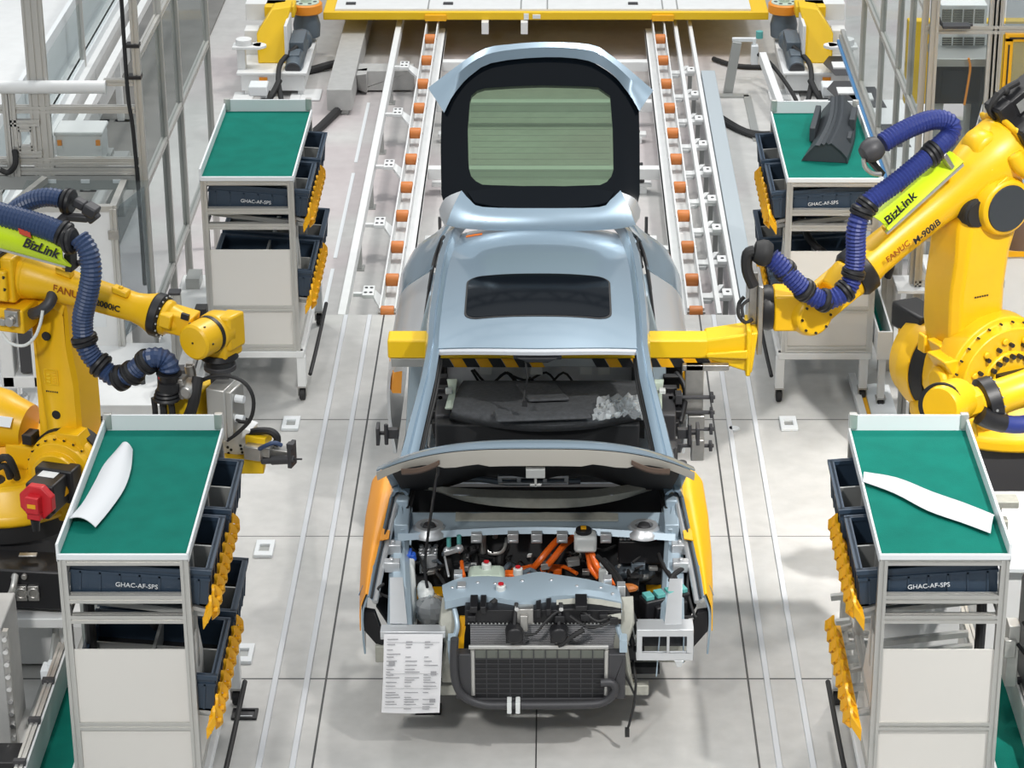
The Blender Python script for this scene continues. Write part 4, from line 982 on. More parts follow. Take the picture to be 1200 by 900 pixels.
for px_, py_ in ((540, 660), (612, 650), (665, 660), (728, 655)):
    b = MB(); p = A(px_, py_, .62); b.lathe(p, p + V((rr.uniform(.03, .09), .02, .05)), [(0, .03), (.5, .034), (.55, .026), (1, .024)], 16); part(b, 'valve_body', rr.choice(('steel', 'alud')))
b = MB(); b.ball(A(742, 668, .56), .12, 16, 10, (1.1, .8, .6)); part(b, 'motor_housing', 'motor', angle=60)
# bumper mounting plates left and right
b = MB(); p0, p1 = at(446, 736, 12.1), at(522, 741, 12.1); b.box(p0.x, p1.x, 12.06, 12.14, p1.z-.012, p0.z); b.box(p0.x, p1.x-.02, 12.065, 12.07, p0.z-.05, p0.z); part(b, 'bumper_plate', 'silver', .003)
p0, p1 = at(746, 736, 12.1), at(812, 772, 12.1); b = MB()
x0, x1, z0, z1 = p0.x, p1.x, p1.z, p0.z
b.box(x0, x1, 12.08, 12.10, z1-.04, z1); b.box(x0, x1, 12.08, 12.10, z0, z0+.045)
for a, c_ in ((x0, x0+.03), (lerp(x0, x1, .53), lerp(x0, x1, .58)), (x1-.035, x1)): b.box(a, c_, 12.08, 12.10, z0+.045, z1-.04)
b.box(x0, x1, 12.10, 12.2, z1-.012, z1); b.box(x0, x1, 12.10, 12.16, z0, z0+.01); b.poly([(x1-.1, 12.08, z0), (x1-.05, 12.08, z0), (x1-.06, 12.08, z0-.04), (x1-.085, 12.08, z0-.04)], (0, .02, 0)); part(b, 'bumper_bracket', 'silver', .003)
b = MB(); b.box(x0+.02, x1-.02, 12.2, 12.22, z0+.02, z1-.02); part(b, 'bracket_back', 'dark')
b = MB(); b.box(-.86, -.5, 12.3, 12.34, .40, .5); b.box(.5, .8, 12.3, 12.34, .40, .55); b.box(-.6, .6, 12.16, 12.22, .28, .34); parts(b, 'lower_support', 'greige', .006)
b = MB()
for x, y in ((478, 690), (510, 692), (770, 690)): p = A(x, y, .50); b.box(p.x-.06, p.x+.06, p.y-.05, p.y+.05, .46, .50)
parts(b, 'yellow_pad', 'strip', .004)
# paper sheet hanging on the bumper plate
b = MB(); q = [[at(450, 743, 12.055), at(484, 743, 12.05), at(519, 743, 12.055)], [at(449, 790, 12.03), at(482, 790, 12.02), at(517, 790, 12.03)], [at(447, 835, 12.03), at(480, 836, 12.035), at(515, 835, 12.03)]]
b.grid([r for r in [list(x) for x in zip(*[smooth(c_, 4) for c_ in zip(*q)])]], .001)
pp = tag(b.build('paper_sheet', 'paper'), 'white printed paper sheet hanging from the front left corner of the car', 'paper')
rr = random.Random(5)
def onp(u, v):
    a = lerp(at(450, 743, 12.05), at(519, 743, 12.05), u); c_ = lerp(at(447, 835, 12.027), at(515, 835, 12.027), u); p = lerp(a, c_, v); return p + V((0, -.006 - .022*math.sin(v*PI)*.9, 0))
b = MB(); y = .05
while y < .97:
    x = .06
    for q in range(3):
        L = rr.uniform(.06, .26)
        if rr.random() < .75: b.grid([[onp(x, y), onp(min(.94, x+L), y)], [onp(x, y+.011), onp(min(.94, x+L), y+.011)]], .0004)
        x += .32
    y += rr.choice((.03, .035, .05))
for y0 in (.09, .47, .66, .92): b.grid([[onp(.05, y0), onp(.95, y0)], [onp(.05, y0+.005), onp(.95, y0+.005)]], .0004)
for x, y0 in ((.82, .44), (.82, .8), (.1, .32)): b.grid([[onp(x, y0), onp(x+.1, y0)], [onp(x, y0+.05), onp(x+.1, y0+.05)]], .0004)
b.build('faded_print', 'ink', pp)
# ---------------------------------------------------------------- cockpit module on the gripper, inside the windscreen opening
ck = thing('cockpit_module', 'charcoal felt covered dashboard module seen through the windscreen opening', 'dashboard', (0, 14.3, .8))
def D(px, py, z): return atz(px, py, z)
sec = []
for px, w_ in ((535, 0), (560, .1), (600, .3), (640, .5), (690, .75), (725, .9), (762, 1)):
    t = (px-535)/227
    sec.append([D(px + 8, 446, 1.0), D(px+4, 452, 1.06), D(px-2, 466 + 4*math.sin(t*PI), 1.09), D(px-5, 480 + 6*math.sin(t*PI), 1.08), D(px-8, 487 + 12*math.sin(t*PI), 1.04), D(px-8, 492 + 14*math.sin(t*PI), .98)])
cols = [smooth(c_, 4) for c_ in zip(*sec)]
rows = [smooth(list(r), 3) for r in zip(*cols)]
b = MB(); b.grid(rows, .015); b.build('felt_cover', 'felt', ck, angle=50)
b = MB(); P = [D(604, 452, 1.08), D(652, 452, 1.08), D(668, 470, 1.10), D(620, 472, 1.10)]; b.poly(P, (0, 0, .02)); P = [D(578, 484, 1.095), D(690, 484, 1.095), D(694, 492, 1.085), D(582, 496, 1.085)]; b.poly(P, (0, 0, .02)); b.build('cover_pad', 'felt', ck, bevel=.01)
for px, s_ in ((530, -1), (772, 1)):
    b = MB(); b.grid([[D(px-6, 446, 1.05), D(px+6, 446, 1.06)], [D(px-3, 462, 1.05), D(px+4, 462, 1.06)], [D(px-8, 480, 1.03), D(px+4, 480, 1.05)]], .01); b.build('side_foam', 'mint', ck)
    b = MB(); b.box(*(lambda p: (p.x-.05, p.x+.05, p.y-.2, p.y+.25, .6, 1.0))(D(px + s_*9, 470, 1.0))); b.build('end_plate', 'dark', ck, bevel=.01)
    b = MB(); p = D(px + s_*12, 462, 1.0)
    for k in range(6): b.obox(p + V((s_*.02*(k % 3), -.25+.1*k, -.1+.03*k)), (.05, 0, 0), (0, .03, 0), (0, 0, .04))
    b.tube([p + V((s_*.05, .2, .05)), p + V((s_*.1, 0, .02)), p + V((s_*.06, -.2, -.1))], .02); b.build('end_bracket', 'black', ck, bevel=.006)
    b = MB(); p = D(px + s_*4, 459, 1.07); b.box(p.x-.02, p.x+.02, p.y-.02, p.y+.02, 1.06, 1.09); b.build('white_clip', 'milk', ck, bevel=.005)
b = MB(); b.box(-.6, .6, 13.98, 14.1, .70, .80); b.box(-.6, .6, 14.1, 14.5, .6, .98); b.bar((-.5, 13.88, .86), (.6, 13.88, .9), .05); b.bar((-.1, 13.86, .8), (.35, 13.86, .86), .08, .06); b.build('cross_beam', 'void', ck, bevel=.01)
b = MB(); b.box(-.2, .28, 13.83, 13.88, .80, .86); b.build('duct', 'alud', ck, bevel=.015)
b = MB()
for k in range(14): x = .12 + k*.033; b.box(x, x+.018, 13.835, 13.86, .88 + .002*k, .915 + .002*k)
b.build('vent_rail', 'dark', ck)
# crumpled clear film lying on the module
rr = random.Random(9); rows = []
for i in range(15):
    r = []
    for j in range(19):
        u, v = j/18, i/14; px = lerp(lerp(700, 694, v), lerp(758, 770, v), u) + rr.uniform(-1.5, 1.5); py = lerp(470, 496, v) - 3*math.sin(u*PI) + rr.uniform(-1, 1)
        p = D(px, py, 1.115); p.z += rr.uniform(0, .045); r.append(p)
    rows.append(r)
b = MB(); b.grid(rows); tag(b.build('plastic_film', 'film', angle=5), 'crumpled clear plastic film on the charcoal dashboard module', 'plastic film')
# ---------------------------------------------------------------- robots
CAMP = V((CAMX, 0, CAMH))
def rayplane(px, py, p0, n, v=0.0):
    d = at(px, py, 10) - CAMP; t = (p0 + n*v - CAMP).dot(n)/d.dot(n); return CAMP + d*t
UP = V((0, 0, 1))
def bolts(bm, c, ax, R, n, r, h, a0=0.0, a1=2*PI):
    u = V((0, 0, 1)) if abs(ax.z) < .9 else V((1, 0, 0)); x = ax.cross(u).normalized(); y = ax.cross(x)
    for k in range(n):
        a = a0 + (a1-a0)*k/n; p = c + (x*math.cos(a) + y*math.sin(a))*R; bm.cyl(p, p + ax*h, r, n=8)
def pipe_collar(p, d, r, par, name='hose_collar', m='black'):
    b = MB(); d = d.normalized(); b.lathe(p - d*.03, p + d*.03, [(0, r*1.05), (.15, r*1.28), (.4, r*1.32), (.5, r*1.18), (.6, r*1.32), (.85, r*1.28), (1, r*1.05)], 18); return b.build(name, m, par)
def tilted_hose(par, pts, r, m, pitch=.022):
    b = MB(); b.tube(pts, r, 14, 8, .07, pitch); return b.build('hose', m, par, angle=18)

# ---- robot on the left
J = V((-2.68, 13.45, 1.03)); th_ = math.radians(17); a = V((math.cos(th_), -math.sin(th_), 0)); n = V((-math.sin(th_), -math.cos(th_), 0))
def L(px, py, v=0.0): return rayplane(px, py, J, n, v)
rb = thing('industrial_robot', 'yellow robot at left with slate blue hoses, reaching before the far left cart', 'robot', (-3.02, 13.55, .42), 'yellow industrial robots')
BC = V((-3.02, 13.55, 0))
b = MB(); b.lathe(BC + UP*.42, BC + UP*.70, [(0, .52), (.15, .52), (.2, .43), (.8, .40), (1, .42)], 36); base = b.build('base', 'dark', rb)
b = MB(); p = V((-2.83, 12.93, .44)); b.obox(p + V((-.02, 0, .13)), (.27, -.03, 0), (.02, .12, 0), (0, 0, .12)); cb = b.build('connector_box', 'black', base, bevel=.012)
b = MB()
for px, py in ((18, 672), (30, 672)): q = at(px, py, 12.83); b.cyl(q, q + V((0, -.05, 0)), .016, n=12)
for px in (27, 41): q = at(px, 690, 12.83); b.box(q.x-.03, q.x+.03, q.y-.05, q.y, q.z-.05, q.z+.04); b.torus(q + V((0, -.055, 0)), (0, 1, 0), .028, .008, 14, 6)
b.box(*(lambda q: (q.x-.06, q.x+.04, q.y+.06, q.y+.1, q.z, q.z+.01))(at(32, 659, 12.83)))
b.each('connector', 'steel', base, bevel=.003)
b = MB(); b.tube([at(18, 674, 12.78), at(15, 690, 12.72), at(8, 706, 12.74), at(4, 722, 12.8)], .018, 10); b.build('grey_lead', 'alu', base)
b = MB(); b.lathe(BC + UP*.70, BC + UP*.80, [(0, .45), (1, .45)], 36); b.build('slew_ring', 'rubber', rb)
b = MB(); b.lathe(BC + UP*.80, BC + UP*1.0, [(0, .47), (.25, .47), (.45, .43), (1, .36)], 36)
b.obox(J - n*.10 + V((-.05, 0, -.08)), a*.28, n*.16, UP*.2); b.obox(J + n*.02 - a*.05 + UP*-.16, a*.3, n*.18, UP*.10); turret = b.build('turret', 'yellow', rb, bevel=.02)
b = MB()
for px, py in ((30, 612), (50, 590), (95, 600)): q = L(px, py, .2); b.obox(q, a*.05, n*.04, UP*.035)
b.each('lug', 'yellow', turret, bevel=.01)
# balancer at the far left
b = MB(); b.lathe(L(-40, 478, -.05), L(34, 500, -.05), [(0, .17), (.6, .17), (.75, .15), (1, .13)], 24); bal = b.build('balancer', 'yellow', rb, angle=30)
b = MB(); b.obox(L(36, 512, .06), a*.03, n*.05, UP*.03); b.build('balancer_foot', 'black', bal, bevel=.004)
b = MB(); q = L(4, 494, .1); b.obox(q, a*.05, n*.002, UP*.022 - n*.02); b.build('warning_label', 'pad', bal)
# lower arm
front = [(33, 352), (60, 342), (76, 352), (80, 400), (90, 450), (94, 495), (96, 540), (90, 575), (64, 585), (48, 552), (45, 500), (41, 450), (37, 400)]
F0 = [L(x, y, .02) for x, y in front]; cen = sum(F0, V())/len(F0)
b = MB(); b.poly([p - n*.02 for p in F0], n*-.25); F1 = [cen + (p-cen)*.86 + n*.0 for p in F0]
b.grid([[p - n*.02 for p in F0] + [F0[0] - n*.02], [p + n*.01 for p in F1] + [F1[0] + n*.01]]); b.poly([p + n*.01 for p in F1], n*-.02)
la = b.build('lower_arm', 'yellow', rb, bevel=.02)
b = MB()
for px, py in ((54, 394), (66, 486)): q = L(px, py, .03); b.cyl(q - n*.01, q + n*.003, .026, n=18)
b.each('arm_hole', 'void', la)
b = MB(); q = L(60, 442, .032)
for dx in (-1, 1): b.obox(q + a*dx*.04, a*.002, n*.001, UP*.045)
for dz in (-1, 1): b.obox(q + UP*dz*.045, a*.04, n*.001, UP*.002)
for k in range(5): b.obox(q + a*.02 + UP*(-.03+.015*k), a*.012, n*.001, UP*.002)
for k in range(3): b.obox(q - a*.018 + UP*(-.03+.022*k), a*.012, n*.001, UP*.006)
b.build('embossed_plate', 'beamyellow', la)
b = MB(); q = L(61, 459, .032)
for k in range(6): b.obox(q + a*(-.033+.013*k), a*.004, n*.001, UP*.004)
b.each('arm_mark', 'black', la)
# shoulder drum, drive motor with red cap
c = L(83, 545, .02)
b = MB(); b.lathe(c - n*.06, c + n*.03, [(0, .235), (1, .235)], 40); b.build('shoulder_gap', 'rubber', rb)
b = MB(); b.lathe(c - n*.02, c + n*.2, [(0, .225), (.45, .222), (.55, .2), (.75, .195), (.78, .15), (1, .145)], 40); bolts(b, c + n*.1, n, .21, 22, .007, .012)
b.obox(c + a*.06 + UP*.19 + n*.04, a*.07, n*.06, UP*.05 - a*.02); dr = b.build('shoulder_drum', 'yellow', rb, bevel=.006)
b = MB(); bolts(b, c + n*.1, n, .207, 22, .006, .016); b.each('drum_bolt', 'black', dr)
m0 = L(74, 560, .2)
b = MB(); b.obox(m0 + n*.05, a*.115, n*.06, UP*.10); b.obox(m0 + n*.16, a*.085, n*.12, UP*.085); b.obox(m0 + n*.2 + UP*-.10, a*.03, n*.05, UP*.04); mo = b.build('drive_motor', 'black', rb, bevel=.012)
b = MB(); o8 = [m0 + n*.28 + a*(.105*math.cos(PI/8+k*PI/4)) + UP*(.105*math.sin(PI/8+k*PI/4)) for k in range(8)]; b.poly(o8, n*.05); b.obox(m0 + n*.35, a*.04, n*.03, UP*.05); b.obox(m0 + n*.35 - UP*.07, a*.04, n*.02, UP*.02); mc = b.build('motor_cap', 'red', mo, bevel=.006)
b = MB(); b.obox(m0 + n*.381 - UP*.0, a*.025, n*.001, UP*.012); b.build('cap_label', 'strip', mc)
b = MB(); b.cyl(m0 + n*.35 - UP*.09, m0 + n*.35 - UP*.16, .028, .02, 12); b.build('motor_plug', 'black', mo)
b = MB(); b.obox(m0 + n*.14 + UP*.087 - a*.01, a*.05, n*.04, UP*.001); b.build('motor_label', 'pad', mo)
b = MB(); b.poly([m0 + n*.1 + a*.087 + UP*-.03, m0 + n*.16 + a*.087 + UP*-.03, m0 + n*.13 + a*.087 + UP*.02], a*.001); b.build('warning_triangle', 'strip', mo)
b = MB(); b.tube([L(-6, 540, .3), L(8, 536, .32), L(16, 548, .3), L(20, 560, .25)], .022, 8); b.tube([L(-6, 550, .3), L(6, 546, .32), L(12, 560, .3)], .02, 8); b.ball(L(-8, 575, .25), .1); b.each('shoulder_cable', 'rubber', rb)
# elbow casting and upper arm
E0, E1 = L(6, 314), L(30, 322)
b = MB(); q = L(13, 318, .02); b.obox(q, a*.085, n*.14, UP*.13); b.obox(q + a*.02 - UP*.02 + n*.1, a*.04, n*.08, UP*.09); b.lathe(L(24, 320), L(36, 323), [(0, .135), (1, .135)], 28)
for dz in (-.08, .0, .08): b.obox(q + n*.14 + UP*dz - a*.03, a*.04, n*.03, UP*.025)
el = b.build('elbow_casting', 'yellow', rb, bevel=.014)
b = MB(); dd = (L(36, 323) - L(24, 320)).normalized(); bolts(b, L(36, 323) - dd*.005, dd, .115, 14, .011, .016); bolts(b, q + n*.15, n, .06, 5, .01, .03); b.each('elbow_bolt', 'black', el)
b = MB(); b.obox(L(-2, 318, .1), a*.05, n*.1, UP*.13); b.build('elbow_motor', 'black', rb, bevel=.01)
b = MB(); b.lathe(L(34, 322), L(181, 367), [(0, .13), (.05, .128), (.14, .108), (.4, .092), (.85, .082), (.92, .092), (1, .115)], 32); ua = b.build('upper_arm', 'yellow', rb, angle=50)
b = MB()
for px, py in ((76, 318), (142, 341)): q = L(px, py, .04); b.obox(q, a*.045 - UP*.012, n*.03, UP*.018); b.cyl(q + UP*.01, q + UP*.03, .014, n=10)
b.each('arm_boss', 'yellow', ua, bevel=.008)
ad = (L(181, 367) - L(34, 322)).normalized(); au = UP - ad*ad.dot(UP)
text('FANUC', L(81, 343, .095), ad, au, .058, 'redprint', 'lettering', ua, lift=.004, bold=.001)
text('R-2000iC', L(122, 357, .088), ad, au, .05, 'black', 'lettering', ua, lift=.004, bold=.0012)
b = MB(); p = L(186, 369); b.lathe(p - ad*.03, p + ad*.035, [(0, .112), (.2, .122), (.8, .122), (1, .105)], 32); b.build('wrist_ring', 'black', rb)
b = MB(); bolts(b, p + ad*.03, ad, .113, 16, .006, .008); b.each('ring_bolt', 'alud', rb)
b = MB(); b.lathe(p + ad*.03, L(214, 379), [(0, .10), (.3, .10), (.35, .085), (1, .07)], 28); b.obox(L(195, 375, .08), ad*.035, n*.03, au*.04); b.obox(L(212, 376, .0), ad*.08, n*.07, au*.06); b.build('wrist_neck', 'yellow', rb, bevel=.01)
b = MB(); b.obox(L(217, 371, .075), ad*.022, n*.01, au*.016); b.build('neck_label', 'black', rb)
dn = (n + a*-.25).normalized(); wc = L(230, 400, .12)
b = MB(); b.lathe(wc + dn*.03, wc - dn*.12, [(0, .088), (.08, .10), (.5, .102), (1, .102)], 36); dm = b.build('wrist_drum', 'yellow', rb)
b = MB(); b.lathe(wc - dn*.10, wc - dn*.125, [(0, .105), (1, .105)], 36); b.build('drum_seal', 'black', rb)
b = MB(); b.lathe(wc - dn*.125, wc - dn*.27, [(0, .108), (.5, .112), (1, .085)], 32); b.obox(wc - dn*.19 + UP*-.06, a*.09, dn*.08, UP*.09); b.obox(wc - dn*.2 + a*.06, a*.05, dn*.07, UP*.10); b.build('wrist_body', 'yellow', rb, bevel=.015)
b = MB(); b.cyl(wc + dn*.031, wc + dn*.034, .006, n=8); bolts(b, wc - dn*.02, dn, .1, 6, .006, .01); b.each('drum_bolt', 'black', dm)
fc = wc - dn*.19 - UP*.13
b = MB(); b.lathe(fc + UP*.0, fc - UP*.07, [(0, .095), (.4, .105), (.6, .085), (1, .085)], 28); b.build('tool_flange', 'black', rb)
# gearbox and cable junction below the elbow
b = MB(); q = L(16, 368, .1); b.obox(q, a*.11, n*.1, UP*.07); jb = b.build('junction_box', 'yellow', rb, bevel=.01)
b = MB(); q = L(15, 372, .21); b.obox(q, a*.04, n*.02, UP*.045); b.cyl(q + n*.02 - UP*.01, q + n*.05 - UP*.01, .028); b.obox(q + a*-.06 - UP*.03, a*.02, n*.02, UP*.02); b.each('connector', 'steel', jb, bevel=.004)
b = MB(); b.tube([L(38, 368, .12), L(48, 364, .14), L(58, 355, .12), L(62, 344, .08)], .033, 12); b.build('elbow_hose', 'dark', rb)
b = MB(); b.tube([L(50, 364, .2), L(47, 380, .22), L(40, 396, .24), L(28, 405, .24), L(12, 402, .24), L(2, 390, .24)], .009, 8, 5); b.build('white_lead', 'milk', rb)
# lime hose guard
g0, g1, g2_, g3 = L(-30, 240, .16), L(75, 277, .16), L(84, 311, .20), L(-30, 280, .20)
rows = [[g0, g1], [lerp(g0, g3, .3) + n*.05, lerp(g1, g2_, .3) + n*.05], [lerp(g0, g3, .6) + n*.06, lerp(g1, g2_, .6) + n*.06], [g3, g2_]]
b = MB(); b.grid([list(r) for r in rows], .012); gd = b.build('hose_guard', 'lime', rb, angle=60)
b = MB(); b.bar(L(-30, 283, .2), L(78, 312, .2), .03, .012); b.build('guard_edge', 'alu', gd)
gx = (g1-g0).normalized(); gy = (g1-g2_).normalized()
text('BizLink', L(48, 291, .262), gx, gy, .072, 'black', 'lettering', gd, shear=.2, lift=.006, bold=.002)
b = MB(); q = L(29, 273, .262); b.obox(q, gx*.035, n*.002, gy*.016); b.build('guard_tag', 'redtag', gd)
b = MB(); q = L(83, 306, .16); b.obox(q, a*.02, n*.04, UP*.05); b.bar(L(86, 312, .1), L(94, 307, .12), .03); b.build('guard_bracket', 'black', gd, bevel=.004)
# hoses
tilted_hose(rb, [L(-20, 246, .18), L(0, 251, .19), L(30, 259, .2), L(58, 268, .21), L(76, 276, .22)], .062, 'hoseg')
tilted_hose(rb, [L(8, 255, .02), L(24, 242, .02), L(40, 234, .02), L(58, 231, .02), L(74, 234, .02)], .05, 'hoseg')
tilted_hose(rb, [L(92, 278, .24), L(103, 294, .25), L(107, 318, .26), L(103, 345, .26), L(97, 372, .25), L(98, 395, .24), L(104, 412, .23), L(115, 426, .22), L(130, 439, .22), L(143, 442, .22), L(156, 436, .22), L(170, 424, .22), L(180, 419, .22), L(192, 421, .2), L(198, 428, .2), L(199, 436, .2)], .055, 'hoseg')
for px, py, qx, qy, v in ((75, 274, 86, 280, .22), (82, 282, 92, 282, .24), (99, 398, 103, 410, .235), (118, 428, 124, 433, .22), (141, 443, 147, 440, .22), (155, 437, 160, 432, .22), (172, 424, 176, 421, .22)):
    pipe_collar(L(px, py, v), L(qx, qy, v) - L(px, py, v), .056, rb)
pipe_collar(L(80, 236, .02), L(84, 236, .02) - L(76, 234, .02), .055, rb)
b = MB(); b.bar(L(88, 235, .03), L(100, 242, .03), .06, .05); b.bar(L(100, 242, .03), L(114, 250, .03), .08, .06); b.bar(L(114, 250, .03), L(104, 258, .03), .05); b.bar(L(104, 256, .03), L(78, 254, .03), .05, .04); b.bar(L(78, 254, .03), L(68, 264, .1), .05); b.build('hose_swivel', 'dark', rb, bevel=.01)
b = MB(); b.lathe(L(198, 436, .2), L(198, 456, .2), [(0, .07), (.1, .07), (.15, .055), (.5, .05), (.55, .06), (1, .065)], 20)
for k in range(3): b.torus(L(196, 458 + 4*k, .2), (0, 0, 1), .055 + .006*k, .012, 20, 6)
b.build('hose_end', 'black', rb)
# tool carried below the wrist
tl = thing('robot_tool', 'tool with yellow block, grey box and black cables hanging below the left robot wrist', 'robot tool', fc - UP*.08)
f0 = fc - UP*.07
b = MB(); b.cyl(f0, f0 - UP*.03, .09, n=24); b.box(f0.x-.05, f0.x+.05, f0.y-.05, f0.y+.05, f0.z-.3, f0.z-.03); b.build('tool_mount', 'dark', tl, bevel=.005)
b = MB(); p0, p1 = L(203, 455, .0), L(243, 500, .0); b.obox((p0+p1)/2, a*.1, n*.12, UP*.13); b.build('tool_block', 'beamyellow', tl, bevel=.01)
b = MB(); p = L(262, 478, .02); b.obox(p, a*.055, n*.10, UP*.15); b.obox(p + a*.07 + UP*-.0, a*.02, n*.085, UP*.14); eb = b.build('electrics_box', 'alu', tl, bevel=.008)
b = MB()
for py in (467, 490): q = L(276, py, .06); b.cyl(q, q + a*.05, .022, n=10)
b.each('cable_gland', 'pad', eb)
b = MB(); q = L(222, 456, .16); b.lathe(q - n*.03, q + n*.06, [(0, .06), (.6, .055), (1, .03)], 18); b.obox(q - a*.05 + UP*.01, a*.03, n*.04, UP*.06); b.build('rotary_joint', 'steel', tl, bevel=.006)
b = MB(); b.tube([L(232, 442, .14), L(229, 460, .18), L(226, 475, .18), L(220, 490, .16), L(212, 500, .12)], .032, 10); b.tube([L(180, 466, .2), L(182, 485, .2), L(180, 502, .2)], .016, 8); b.tube([L(190, 466, .2), L(192, 486, .2), L(190, 504, .2)], .02, 8); b.tube([L(199, 466, .2), L(202, 484, .2), L(200, 504, .2)], .018, 8); b.each('tool_cable', 'rubber', tl)
b = MB(); b.tube([L(236, 446, .12), L(250, 441, .14), L(270, 441, .14), L(288, 450, .14), L(297, 468, .14), L(294, 490, .12), L(280, 506, .1), L(266, 516, .1)], .011, 8, 5); b.build('looped_cable', 'rubber', tl)
b = MB(); b.tube([L(222, 428, .0), L(224, 440, .0), L(222, 450, .02)], .03, 10); b.bar(L(222, 425, .0), L(222, 446, .0), .035); b.build('tool_strut', 'steel', tl)
b = MB(); b.torus(L(284, 492, .05), (.2, .2, 1), .035, .009, 16, 6); b.torus(L(286, 494, .05), (.1, .3, 1), .03, .009, 16, 6); b.build('cable_coil', 'rubber', tl)
# long yellow spindle unit standing out to the right
p0, p1 = L(252, 543, .0), L(307, 543, .0)
b = MB(); b.obox((p0+p1)/2, (.145, 0, 0), (0, .05, 0), (0, 0, .042)); b.build('spindle_body', 'beamyellow', tl, bevel=.006)
b = MB(); b.poly([L(262, 533, -.02), L(290, 533, -.02), L(293, 505, -.02), L(280, 500, -.02), L(262, 518, -.02)], n*-.12); sb = b.build('spindle_bracket', 'white', tl, bevel=.004)
b = MB()
for px, py in ((267, 524), (271, 527), (268, 531), (282, 522), (284, 530), (283, 526)): q = L(px, py, -.02); b.cyl(q, q + n*.004, .008, n=8)
b.each('bracket_hole', 'void', sb)
b = MB(); b.tube([L(290, 508, -.04), L(304, 505, -.04), L(318, 506, -.04), L(325, 513, -.04), L(323, 521, -.04)], .022, 8); b.build('cable_chain', 'black', tl)
b = MB(); b.obox(L(303, 513, -.05), a*.06, n*.05, UP*.025); b.build('yellow_cover', 'beamyellow', tl, bevel=.004)
b = MB(); p0, p1 = L(307, 540, .02), L(345, 538, .02); b.cyl(p0, p1, .02, n=12); b.cyl(lerp(p0, p1, .3), lerp(p0, p1, .85), .026, n=12); b.cyl(p1, L(354, 538, .02), .006, n=8); b.obox(L(342, 532, .0), a*.012, n*.04, UP*.07); b.obox(L(341, 522, .02), a*.02, n*.02, UP*.015); b.build('nut_runner', 'dark', tl, bevel=.003)
b = MB(); b.obox(L(326, 530, -.04), a*.09, n*.035, UP*.03); b.obox(L(312, 526, -.02), a*.04, n*.05, UP*.03); b.obox(L(300, 527, .0), a*.05, n*.06, UP*.04); b.build('runner_motor', 'steel', tl, bevel=.006)
b = MB(); b.tube([L(304, 526, .05), L(312, 522, .07), L(322, 519, .06), L(330, 522, .04)], .012, 8); b.build('air_hose', 'hoseg', tl)

# ---- large robot on the right with the cockpit gripper
t2 = math.radians(27); J2 = V((2.62, 15.2, .89)); a2 = V((-math.cos(t2), -math.sin(t2), 0)); n2 = V((math.sin(t2), -math.cos(t2), 0))
def Rr(px, py, v=0.0): return rayplane(px, py, J2, n2, v)
r2 = thing('industrial_robot', 'large yellow robot at right with bright blue hoses, holding the yellow beam', 'robot', (2.98, 15.4, 0), 'yellow industrial robots')
B2 = V((2.98, 15.40, 0))
b = MB(); b.lathe(B2, B2 + UP*.46, [(0, .62), (.12, .62), (.16, .56), (.9, .54), (1, .54)], 40); b.build('base', 'dark', r2)
b = MB(); b.lathe(B2 + UP*.46, B2 + UP*.74, [(0, .60), (.3, .60), (.5, .54), (1, .46)], 40); b.obox(J2 - a2*.2 + UP*-.26, a2*.22, n2*.36, UP*.12); b.build('turret', 'yellow', r2, bevel=.02)
# back shoulder cheek (left in view) and front drum (right in view)
cb_ = Rr(1104, 421, -.36)
b = MB(); b.lathe(cb_ - n2*.16, cb_ + n2*.10, [(0, .24), (.1, .32), (.5, .345), (.6, .35), (1, .34)], 44); bolts(b, cb_ - n2*.14, -n2, .28, 12, .012, .02); b.obox(cb_ - UP*.25 - a2*.06 + n2*.02, a2*.18, n2*.12, UP*.2); ck_ = b.build('shoulder_cheek', 'yellow', r2, bevel=.012)
b = MB(); b.lathe(cb_ + n2*.10, cb_ + n2*.2, [(0, .33), (1, .30)], 44); b.build('shoulder_gap', 'void', r2)
b = MB(); p = Rr(1076, 374, -.5); b.obox(p, a2*.1, n2*.17, UP*.085); b.obox(p - n2*.19, a2*.06, n2*.04, UP*.06); mo = b.build('drive_motor', 'black', r2, bevel=.02)
b = MB(); p = Rr(1066, 392, -.5); b.obox(p, a2*.05, n2*.06, UP*.03); b.build('motor_label', 'strip', mo)
cf = Rr(1172, 440, .30)
b = MB(); b.lathe(cf - n2*.22, cf + n2*.08, [(0, .36), (.25, .385), (.7, .385), (.75, .35), (1, .34)], 48); b.lathe(cf + n2*.07, cf + n2*.10, [(0, .2), (1, .19)], 32)
for k in range(9):
    an = .3 + k*.55; q = cf + n2*.08 + (a2*math.cos(an) + UP*math.sin(an))*.27; b.cyl(q, q + n2*.02, .022, n=12)
dr = b.build('shoulder_drum', 'yellow', r2, bevel=.008)
b = MB(); bolts(b, cf + n2*.08, n2, .24, 16, .014, .03); bolts(b, cf + n2*.10, n2, .17, 20, .016, .03); bolts(b, cf + n2*.02, n2, .365, 26, .007, .02); b.obox(cf + n2*.13, a2*.11, n2*.04, UP*.07); b.each('drum_bolt', 'black', dr)
b = MB(); b.obox(cf - n2*.1 + a2*.33 + UP*.12, a2*.07, n2*.1, UP*.05 + a2*.03); b.obox(cf - n2*.1 + a2*.3 - UP*.16, a2*.07, n2*.1, UP*.05 - a2*.03); b.lathe(cf - n2*.1 + a2*.38 + UP*.0, cf - n2*.1 + a2*.42, [(0, .1), (1, .08)], 16); b.build('stop_block', 'yellow', dr, bevel=.012)
